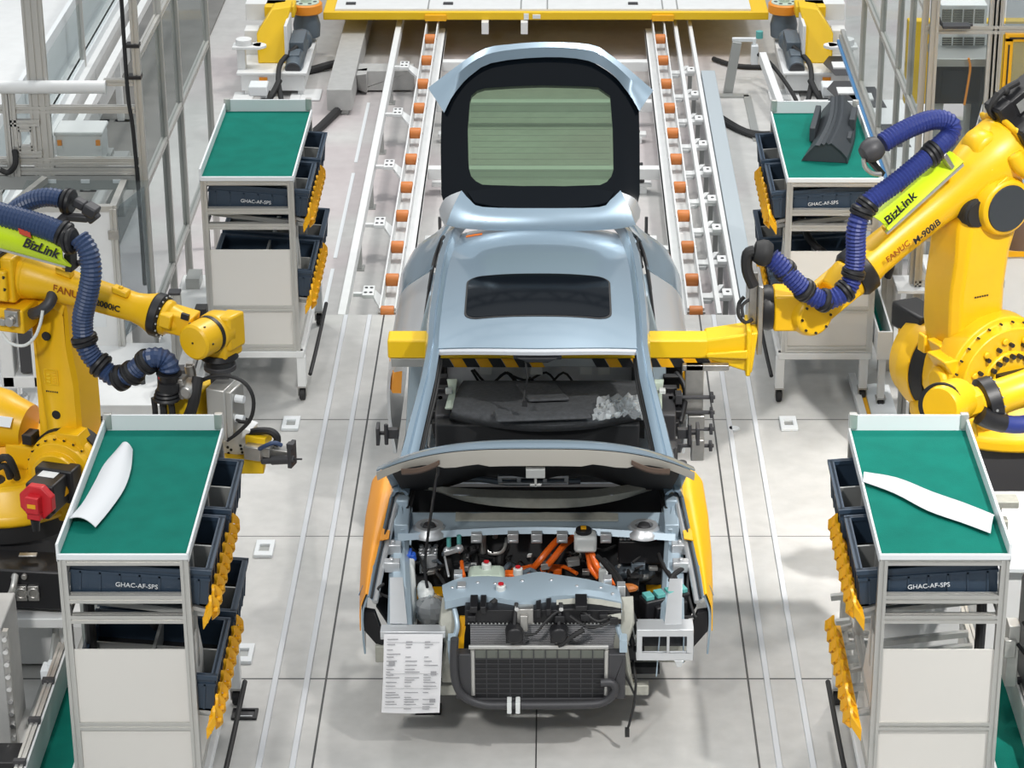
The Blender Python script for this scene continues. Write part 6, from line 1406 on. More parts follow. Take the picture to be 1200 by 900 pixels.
# friction drive units at both ends of the skid
def drive(sx, nm):
    def P(x, y, z): return (sx*x, y, z)
    t = thing('drive_unit', 'orange wheel drive with grey motor at the %s end of the yellow skid' % nm, 'drive unit', (sx*2.65, 25.4, LOW), 'friction drive units')
    def bx(bm, x0, x1, *r): return bm.box(sx*x0, sx*x1, *r)
    b = MB(); bx(b, 2.36, 2.98, 24.8, 26.2, LOW+.06, LOW+.22); bx(b, 2.33, 3.02, 24.78, 26.25, LOW+.22, LOW+.25); bx(b, 2.4, 2.5, 24.6, 24.9, LOW, LOW+.02); bx(b, 2.86, 3.06, 24.6, 24.9, LOW, LOW+.02); bx(b, 2.2, 2.4, 24.65, 25.0, LOW, LOW+.02)
    for x in (2.4, 2.92): bx(b, x-.03, x+.03, 24.82, 25.0, LOW, LOW+.06)
    bs = b.build('base_table', 'white', t, bevel=.008)
    b = MB(); b.poly([P(2.56, 25.1, LOW+.25), P(2.84, 25.1, LOW+.25), P(2.84, 25.1, LOW+.55), P(2.70, 25.3, LOW+.75), P(2.52, 25.4, LOW+.75), P(2.56, 25.2, LOW+.6)], (0, .22, 0)); bx(b, 2.5, 2.8, 25.5, 25.75, LOW+.6, LOW+.72); b.build('bracket', 'beamyellow', t, bevel=.012)
    b = MB(); bx(b, 2.53, 2.56, 25.0, 25.5, LOW+.25, LOW+.66); bx(b, 2.6, 3.0, 25.6, 26.0, LOW+.55, LOW+.72); bx(b, 2.86, 3.0, 25.4, 25.6, LOW+.25, LOW+.5); b.build('side_plate', 'white', t, bevel=.006)
    c = V(P(2.42, 25.9, .2)); b = MB(); b.lathe(c, c + UP*.10, [(0, .155), (.1, .165), (.9, .165), (1, .155)], 40); w_ = b.build('drive_wheel', 'amber', t)
    b = MB(); b.cyl(c + UP*.095, c + UP*.108, .135, n=36); b.cyl(c + UP*.1, c + UP*.15, .05, n=20); b.build('wheel_hub', 'mint', w_)
    b = MB()
    for k in range(6): q = c + UP*.1 + V((math.cos(k*PI/3)*.09, math.sin(k*PI/3)*.09, 0)); b.cyl(q, q + UP*.011, .02, n=10)
    b.each('hub_hole', 'dark', w_)
    b = MB(); b.lathe(c - UP*.25, c, [(0, .13), (.5, .14), (1, .11)], 24); m0, m1 = V(P(2.44, 25.6, .02)), V(P(2.47, 24.85, -.09)); md = m1-m0
    b.lathe(m0, m1, [(0, .10), (.12, .11), (.15, .085), (.8, .085), (.82, .09), (1, .08)], 24); b.obox(m0 + md*.4 + UP*.1, (.07, 0, 0), md*.2, UP*.045); b.obox(m0 + md*.75 + UP*.06, (.05, 0, 0), md*.1, UP*.04); gm = b.build('gear_motor', 'motor', t, bevel=.005)
    b = MB(); b.cyl(m1, m1 + md*.02, .07, n=24); b.build('fan_cover', 'dark', gm)
    b = MB(); b.tube([m0 + md*.6 + UP*.1, m0 + md*.9 + V((sx*.12, 0, .05)), V(P(2.6, 24.7, -.1)), V(P(2.58, 24.55, -.2)), V(P(2.5, 24.2, LOW+.03)), V(P(2.4, 23.8, LOW+.03))], .026, 10); b.tube([V(P(2.58, 24.6, -.12)), V(P(2.66, 24.4, -.24)), V(P(2.74, 24.2, -.22)), V(P(2.86, 24.1, -.28)), V(P(2.84, 23.9, LOW+.03))], .03, 10); b.build('motor_cable', 'rubber', t)
    b = MB(); bx(b, 2.68, 2.74, 24.3, 24.36, LOW, -.16); bx(b, 2.66, 2.84, 24.2, 24.4, -.16, -.06); b.build('junction_box', 'pad', t, bevel=.012)
    b = MB(); bx(b, 2.72, 2.8, 24.79, 24.8, LOW+.14, LOW+.2); b.build('amber_lamp', 'amber', t)
    b = MB(); bx(b, 2.94, 3.02, 24.9, 25.0, LOW+.25, LOW+.47); bx(b, 2.78, 3.06, 24.85, 25.02, LOW+.46, LOW+.49); b.cyl(P(2.95, 24.94, LOW+.49), P(2.95, 24.94, LOW+.55), .08); b.cyl(P(2.8, 24.94, LOW+.46), P(2.8, 24.94, LOW+.49), .07); b.build('guide_arm', 'white', t, bevel=.006)
drive(-1, 'left'); drive(1, 'right')
# white mounting plates at the right drive
b = MB(); b.bar((2.14, 25.0, .0), (2.30, 23.4, LOW+.06), .07, .1);  tag(b.build('support_rail', 'white', bevel=.005), 'white sloping rail between the far right cart and the grey motor', 'rail')

# ---------------------------------------------------------------- guard fences
def fence_post(t, x, y, z0, z1, s_=.045): b = MB(); b.prof((x, y, z0), (x, y, z1), s_); return b.build('post', 'alu', t)
def fence_rail(t, p0, p1, s_=.045): b = MB(); b.prof(p0, p1, s_); return b.build('rail', 'alu', t)
def pane(t, p, q, z0, z1, m='pc'):
    b = MB(); p, q = V(p), V(q); d = (q-p).normalized(); nn = d.cross(UP)*.003
    b.obox((p+q)/2 + UP*(z0+z1)/2, (q-p)/2, nn, UP*(z1-z0)/2); return b.build('pane', m, t)
# left: side fence along the aisle
t = thing('guard_fence', 'clear panelled aluminium guard fence behind the left robot, side facing the aisle', 'fence', (-2.72, 18, 0), 'clear guard fences')
XL = -2.72
for y, z0 in ((17.1, 0), (18.13, 0), (18.95, LOW), (20.6, LOW)): fence_post(t, XL, y, z0, 2.85, .05)
for z in (2.33, 1.42, .45): fence_rail(t, (XL, 17.12, z), (XL, 20.6, z))
for y0, y1 in ((17.12, 18.11), (18.15, 18.93), (18.97, 20.58)):
    pane(t, (XL, y0, 0), (XL, y1, 0), 1.44, 2.31); pane(t, (XL, y0, 0), (XL, y1, 0), .47, 1.40)
b = MB(); b.tube([(-2.79, 17.08, 2.8), (-2.79, 17.08, 2.1), (-2.77, 17.07, 1.85), (-2.76, 17.07, 1.4), (-2.76, 17.07, .7)], .014, 8); b.build('edge_cable', 'rubber', t)
b = MB()
for z in (2.42, 2.2): b.box(XL-.06, XL+.03, 17.06, 17.14, z-.012, z+.012)
b.each('cable_tie', 'black', t)
# left: front fence
ff = t = thing('guard_fence', 'aluminium framed fence with a white tube, front face behind the left robot', 'fence', (-3.6, 17.1, 0), 'clear guard fences')
YF = 17.1
for x in (-3.44, -3.395, -3.35): fence_post(t, x, YF, 1.5, 3.0)
for x in (-3.62, -3.58): fence_post(t, x, YF-.02, 1.5, 2.15)
for z, x0 in ((1.97, -4.6), (1.60, -4.6), (1.53, -4.6)): fence_rail(t, (x0, YF, z), (XL-.03, YF, z), .05)
fence_rail(t, (-2.95, YF, 2.16), (XL-.03, YF, 2.16))
b = MB(); b.cyl((-4.6, YF-.05, 2.14), (-2.93, YF-.05, 2.14), .045, n=18); b.build('white_tube', 'white', t)
for z in (1.88, 1.66): fence_rail(t, (-3.6, YF-.02, z), (-3.4, YF-.02, z))
for x in (-3.56, -3.45): fence_post(t, x, YF-.02, 1.66, 1.86, .04)
fence_rail(t, (-3.55, YF-.02, 1.7), (-3.46, YF-.02, 1.7), .04); fence_rail(t, (-3.55, YF-.02, 1.84), (-3.46, YF-.02, 1.84), .04)
pane(t, (-3.33, YF, 0), (XL-.03, YF, 0), 1.63, 1.95, 'pc')
b = MB(); b.box(-4.6, XL-.03, YF-.03, YF+.03, 1.40, 1.50); b.build('apron_plate', 'alud', t)
b = MB()
for x in (-3.35, -3.12, -2.9): b.box(x-.03, x+.03, YF-.036, YF-.03, 1.45, 1.475)
b.each('label', 'pad', t)
b = MB(); b.tube([at(0, 199, 17.0), at(10, 202, 17.0), at(18, 192, 17.0), at(17, 176, 17.05)], .02, 8); b.build('cable', 'rubber', t)
# white box with orange tabs
t = thing('box', 'white box with two orange latches inside the left guard fence', 'box', (-3.05, 17.3, 1.6))
p0, p1 = at(64, 156, 17.25), at(121, 192, 17.25)
b = MB(); b.box(p0.x, p1.x, 17.25, 17.5, p1.z, p0.z); b.box(p0.x-.01, p1.x+.01, 17.24, 17.51, p0.z-.02, p0.z+.01); b.build('box_body', 'white', t, bevel=.01)
for px in (70, 115): c = at(px, 167, 17.24); b = MB(); b.box(c.x-.015, c.x+.015, 17.225, 17.24, c.z-.02, c.z+.02); b.build('latch', 'amber', t, bevel=.003); b = MB(); b.box(c.x-.02, c.x+.02, 17.228, 17.24, c.z-.05, c.z-.02); b.build('latch_plate', 'milk', t)
b = MB(); b.box(p0.x-.02, p1.x+.02, 17.22, 17.6, p1.z-.04, p1.z); b.build('shelf', 'alud', ff)
# white cabinet and plinth behind the left robot
t = thing('machine_cabinet', 'white machine cabinet with a clear lid and clear side behind the left robot', 'cabinet', (-3.6, 16.6, 0))
YC_ = 16.55; xr = at(132, 240, YC_).x
b = MB(); b.box(-4.6, xr, YC_, YC_+.03, .45, 1.43); b.box(-4.6, xr, YC_+.03, 17.05, .45, .5); b.build('front_panel', 'white', t)
b = MB(); b.box(-3.75, xr-.1, YC_-.006, YC_, .6, 1.0); b.build('door_panel', 'pad', t)
b = MB(); b.box(-4.6, xr, YC_-.01, YC_+.04, 1.43, 1.47); b.bar((-3.55, YC_, 1.45), (-3.38, 17.0, 1.5), .045); b.bar((xr, YC_, 1.45), (xr, 17.05, 1.46), .045); b.build('lid_frame', 'alu', t)
b = MB(); b.obox(V((-3.1, 16.82, 1.46)), (.42, 0, 0), (0, .24, .01), (0, 0, .003)); b.build('clear_lid', 'pc', t)
b = MB(); b.box(-3.6, xr-.05, YC_+.1, 17.0, .9, 1.2); b.box(-3.4, -3.3, YC_+.2, 16.95, 1.2, 1.32); b.box(-3.2, -2.9, YC_+.2, 16.9, 1.2, 1.26); b.build('inner_unit', 'dark', t, bevel=.01)
b = MB(); b.prof((xr, YC_, .45), (xr, YC_, 1.45), .045); b.build('corner_post', 'alu', t)
pane(t, (xr, YC_+.03, 0), (XL, 17.05, 0), .5, 1.43, 'pcblue')
b = MB(); b.box(xr-.04, xr+.03, YC_-.03, YC_-.01, 1.24, 1.3); b.build('hinge', 'steel', t)
b = MB(); b.box(xr, XL+.02, YC_+.4, YC_+.44, .02, .5); b.build('lower_panel', 'white', t)
t = thing('plinth', 'low white plinth table behind the left robot and tool', 'plinth', (-3.2, 15.9, 0))
b = MB(); b.box(-4.4, -2.30, 15.55, 16.6, .38, .46); b.build('table_top', 'white', t, bevel=.006)
for x in (-4.2, -3.3, -2.34):
    b = MB(); b.box(x-.03, x+.03, 15.58, 15.64, 0, .38); b.build('leg', 'white', t)
b = MB(); b.box(-4.3, -2.4, 16.4, 16.45, 0, .38); b.build('back_panel', 'brown', t)
b = MB()
for x in (-2.62, -2.5): b.cyl((x, 15.9, .46), (x, 15.9, .56), .018)
b.each('stud', 'dark', t)
b = MB(); b.box(-2.5, -2.42, 15.75, 15.83, .46, .60); b.box(-2.44, -2.3, 15.7, 15.8, .6, .64); tb = b.build('terminal', 'dark', t, bevel=.004)
b = MB(); b.box(-2.49, -2.45, 15.74, 15.75, .56, .6); b.build('red_lamp', 'red', tb)
# fixture stand below the elbow at far left
t = thing('fixture_stand', 'white machined stand on round feet behind the left robot shoulder', 'stand', (-3.1, 15.75, .46))
b = MB()
p = at(28, 440, 15.7); b.box(p.x-.12, p.x-.04, 15.6, 15.9, .56, 1.0); b.box(p.x-.12, p.x+.12, 15.6, 15.9, .56, .64); b.box(p.x+.08, p.x+.14, 15.6, 15.9, .56, .9); b.build('stand_body', 'white', t, bevel=.008)
for dx in (-.22, -.02): b = MB(); b.cyl((p.x+dx, 15.62, .46), (p.x+dx, 15.62, .50), .055, .05, 20); b.cyl((p.x+dx, 15.62, .5), (p.x+dx, 15.62, .56), .02); b.build('levelling_foot', 'chrome', t)
b = MB(); b.box(p.x-.32, p.x-.2, 15.6, 16.1, .6, 1.0); b.build('side_block', 'steel', t, bevel=.01)
b = MB(); b.box(p.x-.0, p.x+.09, 15.62, 15.8, .66, .95); b.build('insert', 'dark', t)
# white equipment base and stub posts between fence and far left cart
t = thing('equipment_base', 'white equipment base at the foot of the left guard fence', 'base', (-2.55, 17.6, 0))
b = MB(); b.box(-2.66, -2.36, 16.7, 18.2, 0, .34); b.box(-2.6, -2.32, 16.5, 16.9, 0, .2); b.build('base_body', 'white', t, bevel=.01)
b = MB(); b.box(-2.6, -2.5, 17.9, 18.1, .34, .42); b.box(-2.45, -2.38, 17.2, 17.3, .34, .38); b.each('clamp', 'alud', t)
t = thing('stub_post', 'short aluminium post with a grey cap beside the far left cart', 'post', (-2.42, 16.2, 0))
b = MB(); b.prof((-2.42, 16.2, 0), (-2.42, 16.2, .98), .075); b.build('post', 'alu', t)
b = MB(); b.box(-2.46, -2.38, 16.16, 16.24, .98, 1.0); b.build('cap', 'dark', t, bevel=.004)
t = thing('slide_actuator', 'grey linear actuator leaning behind the left robot wrist', 'actuator', (-2.3, 16.0, .4))
b = MB(); b.bar((-2.36, 15.9, .47), (-2.26, 16.3, .78), .1, .09); b.build('slide', 'steel', t, bevel=.006)
b = MB(); b.box(-2.30, -2.22, 16.22, 16.32, .76, .86); b.cyl((-2.30, 16.0, .52), (-2.24, 16.25, .74), .02); b.build('motor', 'black', t, bevel=.005)
# conveyors inside the left fence
for i, (px, py, qx, qy, w_, lab) in enumerate(((62, 150, 137, 0, .16, 'wide white'), (92, 150, 160, 10, .07, 'narrow white'))):
    z = .35; p, q = atz(px, py, z), atz(qx, qy, z); x = (p.x+q.x)/2
    t = thing('feeder_rail', lab + ' feeder rail running back inside the left guard fence', 'rail', (x, 21, LOW), 'feeder rails')
    b = MB(); b.box(x-w_/2, x+w_/2, 17.8, 27, z-.08, z); b.build('rail', 'white', t)
    for y in (18.6, 20.2, 22.0, 24.0): b = MB(); b.box(x-.03, x+.03, y-.03, y+.03, LOW, z-.08); b.box(x-.06, x+.12, y-.06, y+.02, LOW, LOW+.02); b.build('leg', 'white', t)
b = MB(); b.box(-4.9, -3.55, 18.0, 28.5, LOW, LOW+.02); tag(b.build('drip_tray', 'traygrey'), 'dark grey tray on the floor under the rails inside the left fence', 'tray')
t = thing('feeder_cabinet', 'white feeder cabinet with clear cover deep inside the left fence', 'cabinet', (-4.6, 20, LOW))
b = MB(); b.box(-5.6, -4.25, 18.5, 26, LOW, .35); b.build('body', 'white', t, bevel=.01)
b = MB(); b.box(-4.29, -4.25, 18.5, 26, .35, .42); b.box(-4.45, -4.41, 18.5, 26, .35, .85); b.build('edge', 'pad', t)
pane(t, (-4.27, 18.5, 0), (-4.27, 26, 0), .42, .95)
for y in (19.5, 21.5, 23.5): b = MB(); b.prof((-4.27, y, .35), (-4.27, y, 1.0), .05); b.build('post', 'alu', t)
b = MB(); b.box(-3.95, -3.8, 19.6, 21.0, LOW, -.1); b.box(-3.75, -3.6, 21.3, 21.8, LOW, .1); b.tube([(-3.72, 20.2, .0), (-3.66, 20.8, .1), (-3.6, 21.4, .1)], .06); tag(b.build('feeder_drive', 'alud', bevel=.01), 'grey feeder drive beside the white rail inside the left fence', 'motor')

# right: side fence and front face
XR = 2.76; YR_ = 18.35
t = thing('guard_fence', 'clear panelled aluminium guard fence behind the far right cart, side facing the aisle', 'fence', (XR, 20.5, 0), 'clear guard fences')
for y, z0 in ((YR_, LOW), (18.98, LOW), (19.65, LOW), (20.7, LOW), (22.0, LOW)): fence_post(t, XR, y, z0, 2.9, .045)
for z in (2.33, 1.47): fence_rail(t, (XR, YR_, z), (XR, 23.6, z), .045)
ys = (YR_, 18.98, 19.65, 20.7, 22.0, 23.4)
for y0, y1 in zip(ys, ys[1:]): pane(t, (XR, y0+.02, 0), (XR, y1-.02, 0), 1.49, 2.31); pane(t, (XR, y0+.02, 0), (XR, y1-.02, 0), .58, 1.45); pane(t, (XR, y0+.02, 0), (XR, y1-.02, 0), 2.35, 2.9)
for q, m in ((.0, 'bluetube'), (.05, 'alu'), (.1, 'alu')):
    b = MB(); b.bar((XR-.03+q*.3, 18.4, .56+q), (XR-.03+q*.3, 23.6, .56+q), .035); b.build('lower_rail', m, t)
t = thing('guard_fence', 'aluminium framed fence with a yellow door frame in the upper right corner', 'fence', (3.3, YR_, 0), 'clear guard fences')
def xat(px, py=60): return at(px, py, YR_).x
for px in (1162, 1167, 1172): fence_post(t, xat(px-2), YR_, LOW, 2.6, .045)
fence_post(t, xat(1092), YR_-.05, LOW, 2.9, .06)
zz = at(1130, 34, YR_).z; fence_rail(t, (XR, YR_, zz), (4.6, YR_, zz), .06)
pane(t, (XR+.04, YR_, 0), (xat(1158), YR_, 0), zz+.03, 2.9, 'pc'); pane(t, (XR+.04, YR_, 0), (xat(1158), YR_, 0), .9, zz-.03, 'pc'); pane(t, (xat(1176), YR_, 0), (4.6, YR_, 0), zz+.03, 2.9, 'pcblue')
fence_rail(t, (XR, YR_, .86), (4.6, YR_, .86), .06)
b = MB(); x = xat(1179, 80); z1 = at(1180, 42, YR_).z; b.bar((x, YR_-.03, .95), (x, YR_-.03, z1), .06, .05); b.bar((x-.03, YR_-.03, z1), (4.6, YR_-.03, z1), .05, .06); df = b.build('door_frame', 'strip', t, bevel=.004)
b = MB(); b.bar((x+.0, YR_-.06, .95), (x, YR_-.06, z1-.05), .01); b.bar((x, YR_-.062, z1), (4.6, YR_-.062, z1), .01); b.build('frame_slot', 'black', df)
b = MB(); b.box(x+.03, 4.6, YR_-.035, YR_-.03, .95, z1-.03); b.build('door_pane', 'pcblue', df)
b = MB(); b.box(x+.04, x+.34, YR_-.045, YR_-.037, at(1190, 135, YR_).z, at(1190, 100, YR_).z); tag(b.build('notice', 'paper'), 'pale notice sheet on the yellow framed door', 'notice')
# control cabinet with louvres, black screen box and cables behind the right fence
def louvre_unit(py0, py1, lab):
    Y = 18.9; p0, p1 = at(1103, py0, Y), at(1156, py1, Y)
    t = thing('vent_unit', lab, 'vent unit', ((p0.x+p1.x)/2, Y, p1.z), 'white louvred units')
    b = MB(); b.box(p0.x, p1.x, Y, Y+.3, p1.z, p0.z); b.build('housing', 'white', t, bevel=.006)
    for k in range(4):
        x0 = lerp(p0.x, p1.x, .03+.235*k); x1 = x0 + (p1.x-p0.x)*.2; b = MB(); z0, z1 = lerp(p1.z, p0.z, .12), lerp(p1.z, p0.z, .80); b.box(x0, x1, Y-.003, Y, z0, z1); v_ = b.build('vent', 'dark', t)
        b = MB()
        for i in range(9): z = lerp(z0, z1, i/8); b.box(x0, x1, Y-.01, Y-.003, z-.003, z+.003)
        b.build('louvre', 'greige', v_)
louvre_unit(6, 30, 'white louvred unit behind the fence at upper right, above the rail'); louvre_unit(38, 66, 'white louvred unit behind the fence at upper right, below the rail')
t = thing('screen_box', 'black equipment box with an orange cable behind the right fence', 'box', (3.0, 18.6, 1.1))
p0, p1 = at(1097, 76, 18.6), at(1148, 122, 18.6); b = MB(); b.box(p0.x, p1.x, 18.6, 18.9, p1.z, p0.z); b.build('box_body', 'black', t, bevel=.01)
b = MB(); b.box(p0.x+.05, p1.x-.12, 18.59, 18.6, p1.z+.05, p0.z-.04); b.build('front_plate', 'void', t)
b = MB(); b.box(p0.x-.02, p1.x+.08, 18.55, 18.95, p0.z, p0.z+.06); b.build('lid', 'alud', t, bevel=.004)
b = MB(); b.tube([at(1135, 68, 18.5), at(1137, 80, 18.5), at(1134, 100, 18.5), at(1130, 123, 18.5)], .009, 8); b.build('orange_lead', 'amber', t)
b = MB(); p = at(1150, 78, 18.6); b.poly([at(1146, 78, 18.62), at(1158, 78, 18.62), at(1152, 118, 18.62), at(1140, 160, 18.62), at(1136, 160, 18.62), at(1140, 110, 18.62)], (0, .05, 0)); b.build('cloth_cover', 'hatch', t)
b = MB(); b.box(p0.x+.02, p0.x+.08, 18.65, 18.7, LOW, p1.z); b.box(p1.x-.1, p1.x-.04, 18.65, 18.7, LOW, p1.z); b.build('stand', 'alud', t)
b = MB(); q = at(1120, 30, 18.3); b.obox(q, (.1, 0, 0), (0, .05, 0), (0, 0, .012)); b.tube([at(1100, 20, 18.3), at(1104, 29, 18.3), at(1116, 31, 18.3), at(1140, 29, 18.3)], .012); tag(b.build('cable_bundle', 'dark', bevel=.005), 'grey cable bundle lying on the fence rail at upper right', 'cable')
# white machine deck inside the right fence
t = thing('machine_deck', 'white sheet metal deck with dark cut outs inside the right guard fence', 'deck', (3.0, 22, LOW))
b = MB(); b.box(2.42, 3.7, 20.3, 23.6, LOW, .0); b.build('deck_body', 'white', t, bevel=.008)
for px, py, s_ in ((985, 78, 1), (992, 108, 1.1), (1040, 160, 1.1), (1015, 115, 1)):
    c = atz(px, py, .0); b = MB(); b.poly([(c.x-.16*s_, c.y+.1, .0), (c.x-.08*s_, c.y+.35, .0), (c.x+.12*s_, c.y+.35, .0), (c.x+.16*s_, c.y-.3, .0), (c.x-.08*s_, c.y-.3, .0)], (0, 0, .004)); b.build('cut_out', 'dark', t)
    b = MB(); b.box(c.x-.08*s_, c.x+.06*s_, c.y-.1, c.y+.1, .004, .02); b.build('cut_out_part', 'white', t)
t = thing('cylinder_row', 'row of white cylinders standing deeper inside the right fence', 'machine', (3.3, 20, LOW))
for k in range(4):
    x = 3.05 + .2*k; b = MB(); b.lathe((x, 19.6, LOW), (x, 19.6, 1.1), [(0, .08), (.7, .08), (.75, .06), (1, .05)], 16); b.build('cylinder', 'alud', t)
b = MB(); b.box(2.9, 4.3, 19.4, 19.9, .55, .62); b.build('holder', 'white', t)
b = MB(); b.box(2.95, 4.5, 20.6, 20.7, .9, 1.6); tag(b.build('back_board', 'beamyellow', bevel=.01), 'yellow framed board far inside the right fence', 'board')
t = thing('white_table', 'white table top below the black box at the right fence', 'table', (3.3, 17.7, 0))
b = MB(); b.box(2.8, 4.4, 17.3, 18.2, .45, .5); b.build('table_top', 'white', t, bevel=.006)
for x in (2.85, 4.3):
    for y in (17.35, 18.12): b = MB(); b.prof((x, y, 0), (x, y, .45), .045); b.build('leg', 'alu', t)
# machinery between the far right cart and the large robot
t = thing('service_frame', 'aluminium service frame with white foot plate right of the far right cart', 'frame', (2.45, 16.2, 0))
for x, y, z in ((2.42, 17.2, 1.25), (2.47, 17.2, 1.25), (2.60, 16.9, 1.2)): b = MB(); b.prof((x, y, 0), (x, y, z), .05); b.build('post', 'alu', t)
for x, z in ((2.455, .33), (2.52, .33), (2.44, .3)): b = MB(); b.prof((x, 16.25, 0), (x, 16.25, z), .04); b.build('post', 'alud', t)
b = MB(); b.prof((2.58, 16.9, .78), (3.2, 16.9, .78), .05); b.build('rail', 'alu', t)
b = MB(); b.prof((2.58, 16.9, 1.12), (3.6, 16.9, 1.12), .05); b.build('rail', 'alu', t)
p = at(1071, 325, 16.9)
b = MB(); b.box(p.x-.12, p.x+.14, 16.8, 17.1, .74, .76); b.poly([(p.x+.03, 16.9, .76), (p.x+.12, 16.9, .76), (p.x+.03, 16.9, .92)], (0, .01, 0)); b.build('foot_plate', 'white', t)
b = MB(); b.prof((p.x, 16.95, .76), (p.x, 16.95, 1.15), .05); b.build('foot_post', 'alu', t)
b = MB(); b.box(2.40, 2.50, 16.15, 16.4, .44, .46); b.box(2.40, 2.50, 16.15, 16.17, .36, .44); b.build('junction_plate', 'alud', t, bevel=.003)
b = MB(); b.box(2.42, 2.50, 16.12, 16.3, .30, .36); b.build('plug_block', 'dark', t, bevel=.005)
b = MB(); b.tube([(2.485, 16.14, .33), (2.50, 16.1, .2), (2.48, 16.05, .08), (2.40, 15.95, .03)], .022, 10); b.build('cable', 'rubber', t)
b = MB(); b.tube([(2.36, 17.3, 1.2), (2.42, 17.0, 1.12), (2.43, 16.95, .95), (2.40, 16.95, .8)], .025, 10); b.build('cable', 'rubber', t)
b = MB(); b.bar((2.19, 17.0, .04), (2.20, 15.9, .04), .05, .05); b.build('floor_rail', 'white', t, bevel=.004)
b = MB(); b.bar((2.235, 16.8, .03), (2.24, 15.9, .03), .03, .03); b.build('floor_angle', 'strip', t)
b = MB()
for k in range(14):
    y = 15.7 + .08*k; b.grid([[(2.255, y, .05), (2.33, y, .06 + .006*(k % 2)), (2.43, y, .05)], [(2.255, y+.08, .05), (2.33, y+.08, .06 + .006*((k+1) % 2)), (2.43, y+.08, .05)]], .004)
b.build('ribbed_sheet', 'pad', t)
t = thing('wall_board', 'white board panel standing behind the large right robot', 'panel', (3.4, 17.0, 0))
b = MB(); b.box(2.95, 4.4, 16.9, 16.94, .3, 1.05); b.build('board', 'white', t)
b = MB(); b.prof((2.98, 16.92, 0), (2.98, 16.92, 1.1), .045); b.build('post', 'alu', t)
b = MB(); b.box(3.0, 4.4, 16.88, 16.9, .98, 1.02); b.build('stripe', 'strip', t)
b = MB(); p = at(1195, 262, 15.6); b.lathe(p + UP*.14, p - UP*.14, [(0, .16), (.4, .2), (.9, .2), (1, .12)], 24); tag(b.build('cable_drum', 'brown'), 'brown drum at the right edge beside the elbow of the large robot', 'drum')
b = MB(); p = at(1190, 520, 13.9); b.box(2.5, 3.9, 14.2, 14.6, 0, .30); tag(b.build('robot_plinth', 'alud', bevel=.01), 'dark grey plinth at the foot of the large right robot', 'plinth')

# ---------------------------------------------------------------- foreground equipment at both lower corners
t = thing('robot_pedestal', 'white and grey steel pedestal carrying the left robot', 'pedestal', (-3.0, 13.3, 0))
b = MB(); b.box(-3.6, -2.50, 12.75, 14.2, .36, .42); b.build('top_plate', 'white', t, bevel=.006)
b = MB(); b.box(-3.4, -2.62, 12.95, 14.1, .02, .36); b.build('body', 'white', t, bevel=.006)
b = MB(); b.box(-2.76, -2.5, 12.3, 12.9, 0, .03); b.poly([(-2.7, 12.95, .03), (-2.7, 12.5, .03), (-2.7, 12.95, .34)], (.02, 0, 0)); fl = b.build('floor_flange', 'alud', t, bevel=.004)
b = MB()
for y in (12.4, 12.6): b.cyl((-2.62, y, .03), (-2.62, y, .05), .018, n=10)
b.each('anchor_bolt', 'steel', fl)
t = thing('control_column', 'dark grey bolted column at the lower left edge', 'column', (-2.95, 12.0, 0))
b = MB(); b.box(-3.3, -2.80, 12.1, 12.5, 0, .72); b.build('column_body', 'concrete2', t, bevel=.008)
b = MB(); b.box(-2.80, -2.77, 12.1, 12.14, 0, .7); ed = b.build('edge_flange', 'steel', t)
b = MB()
for k in range(9): z = .06 + .075*k; b.cyl((-2.785, 12.1, z), (-2.785, 12.08, z), .014, n=8)
b.each('edge_bolt', 'chrome', ed)
b = MB(); b.box(-3.0, -2.68, 11.75, 11.95, 0, .12); tag(b.build('foot_box', 'black', bevel=.01), 'small black box at the bottom left corner', 'box')
t = thing('stop_post', 'grey post with cap between the left pedestal and the near left cart', 'post', (-2.5, 12.5, 0))
p = at(62, 760, 12.5)
b = MB(); b.box(-2.46, -2.36, 12.5, 12.56, .2, .85); b.box(-2.46, -2.36, 12.5, 12.56, 0, .2); b.build('post', 'alud', t)
b = MB(); b.box(-2.48, -2.30, 12.44, 12.6, .85, .87); b.build('cap', 'dark', t)
b = MB(); b.poly([(-2.44, 12.42, .6), (-2.30, 12.42, .55), (-2.30, 12.42, .47), (-2.44, 12.42, .5)], (0, .1, 0)); b.build('bracket', 'alud', t)
t = thing('limit_switch', 'small white and beige switch post beside the near left cart', 'switch', (p.x, 12.4, 0))
q = at(58, 815, 12.2)
b = MB(); b.box(q.x-.03, q.x+.035, 12.2, 12.26, 0, .36); b.build('post', 'greige', t, bevel=.004)
b = MB(); b.box(q.x-.035, q.x+.04, 12.18, 12.28, .36, .42); b.box(q.x-.0, q.x+.03, 12.2, 12.25, .42, .45); b.build('switch_head', 'pad', t, bevel=.006)
for sx, nm in ((-1, 'left'), (1, 'right')):
    t = thing('return_chute', 'low white chute lined in green outside the near %s cart' % nm, 'chute', (sx*2.45, 11.4, 0), 'green lined chutes')
    x0, x1 = sx*2.30, sx*2.52
    b = MB(); b.box(x1-.006, x1+.006, 10.6, 12.4, .26, .46); b.box(x0-.006, x0+.006, 10.6, 12.4, .26, .40); b.box(x0, x1, 10.95, 10.97, .26, .40); b.build('chute_wall', 'white', t)
    b = MB(); b.box(x0, x1, 10.6, 12.4, .26, .275); b.build('liner', 'teal', t)
    b = MB(); b.prof((x1+sx*.03, 10.6, .45), (x1+sx*.03, 12.4, .45), .04); b.build('edge_rail', 'alu', t)
    b = MB()
    for y in (11.2, 11.6, 12.0): b.bar((x1, y-.02, .475), (x1+sx*.06, y-.02, .475), .03, .03)
    b.each('edge_clip', 'dark', t)
    for y in (10.8, 12.3):
        b = MB(); b.box(x1-.03, x1+.03, y-.03, y+.03, 0, .26); b.build('leg', 'white', t)
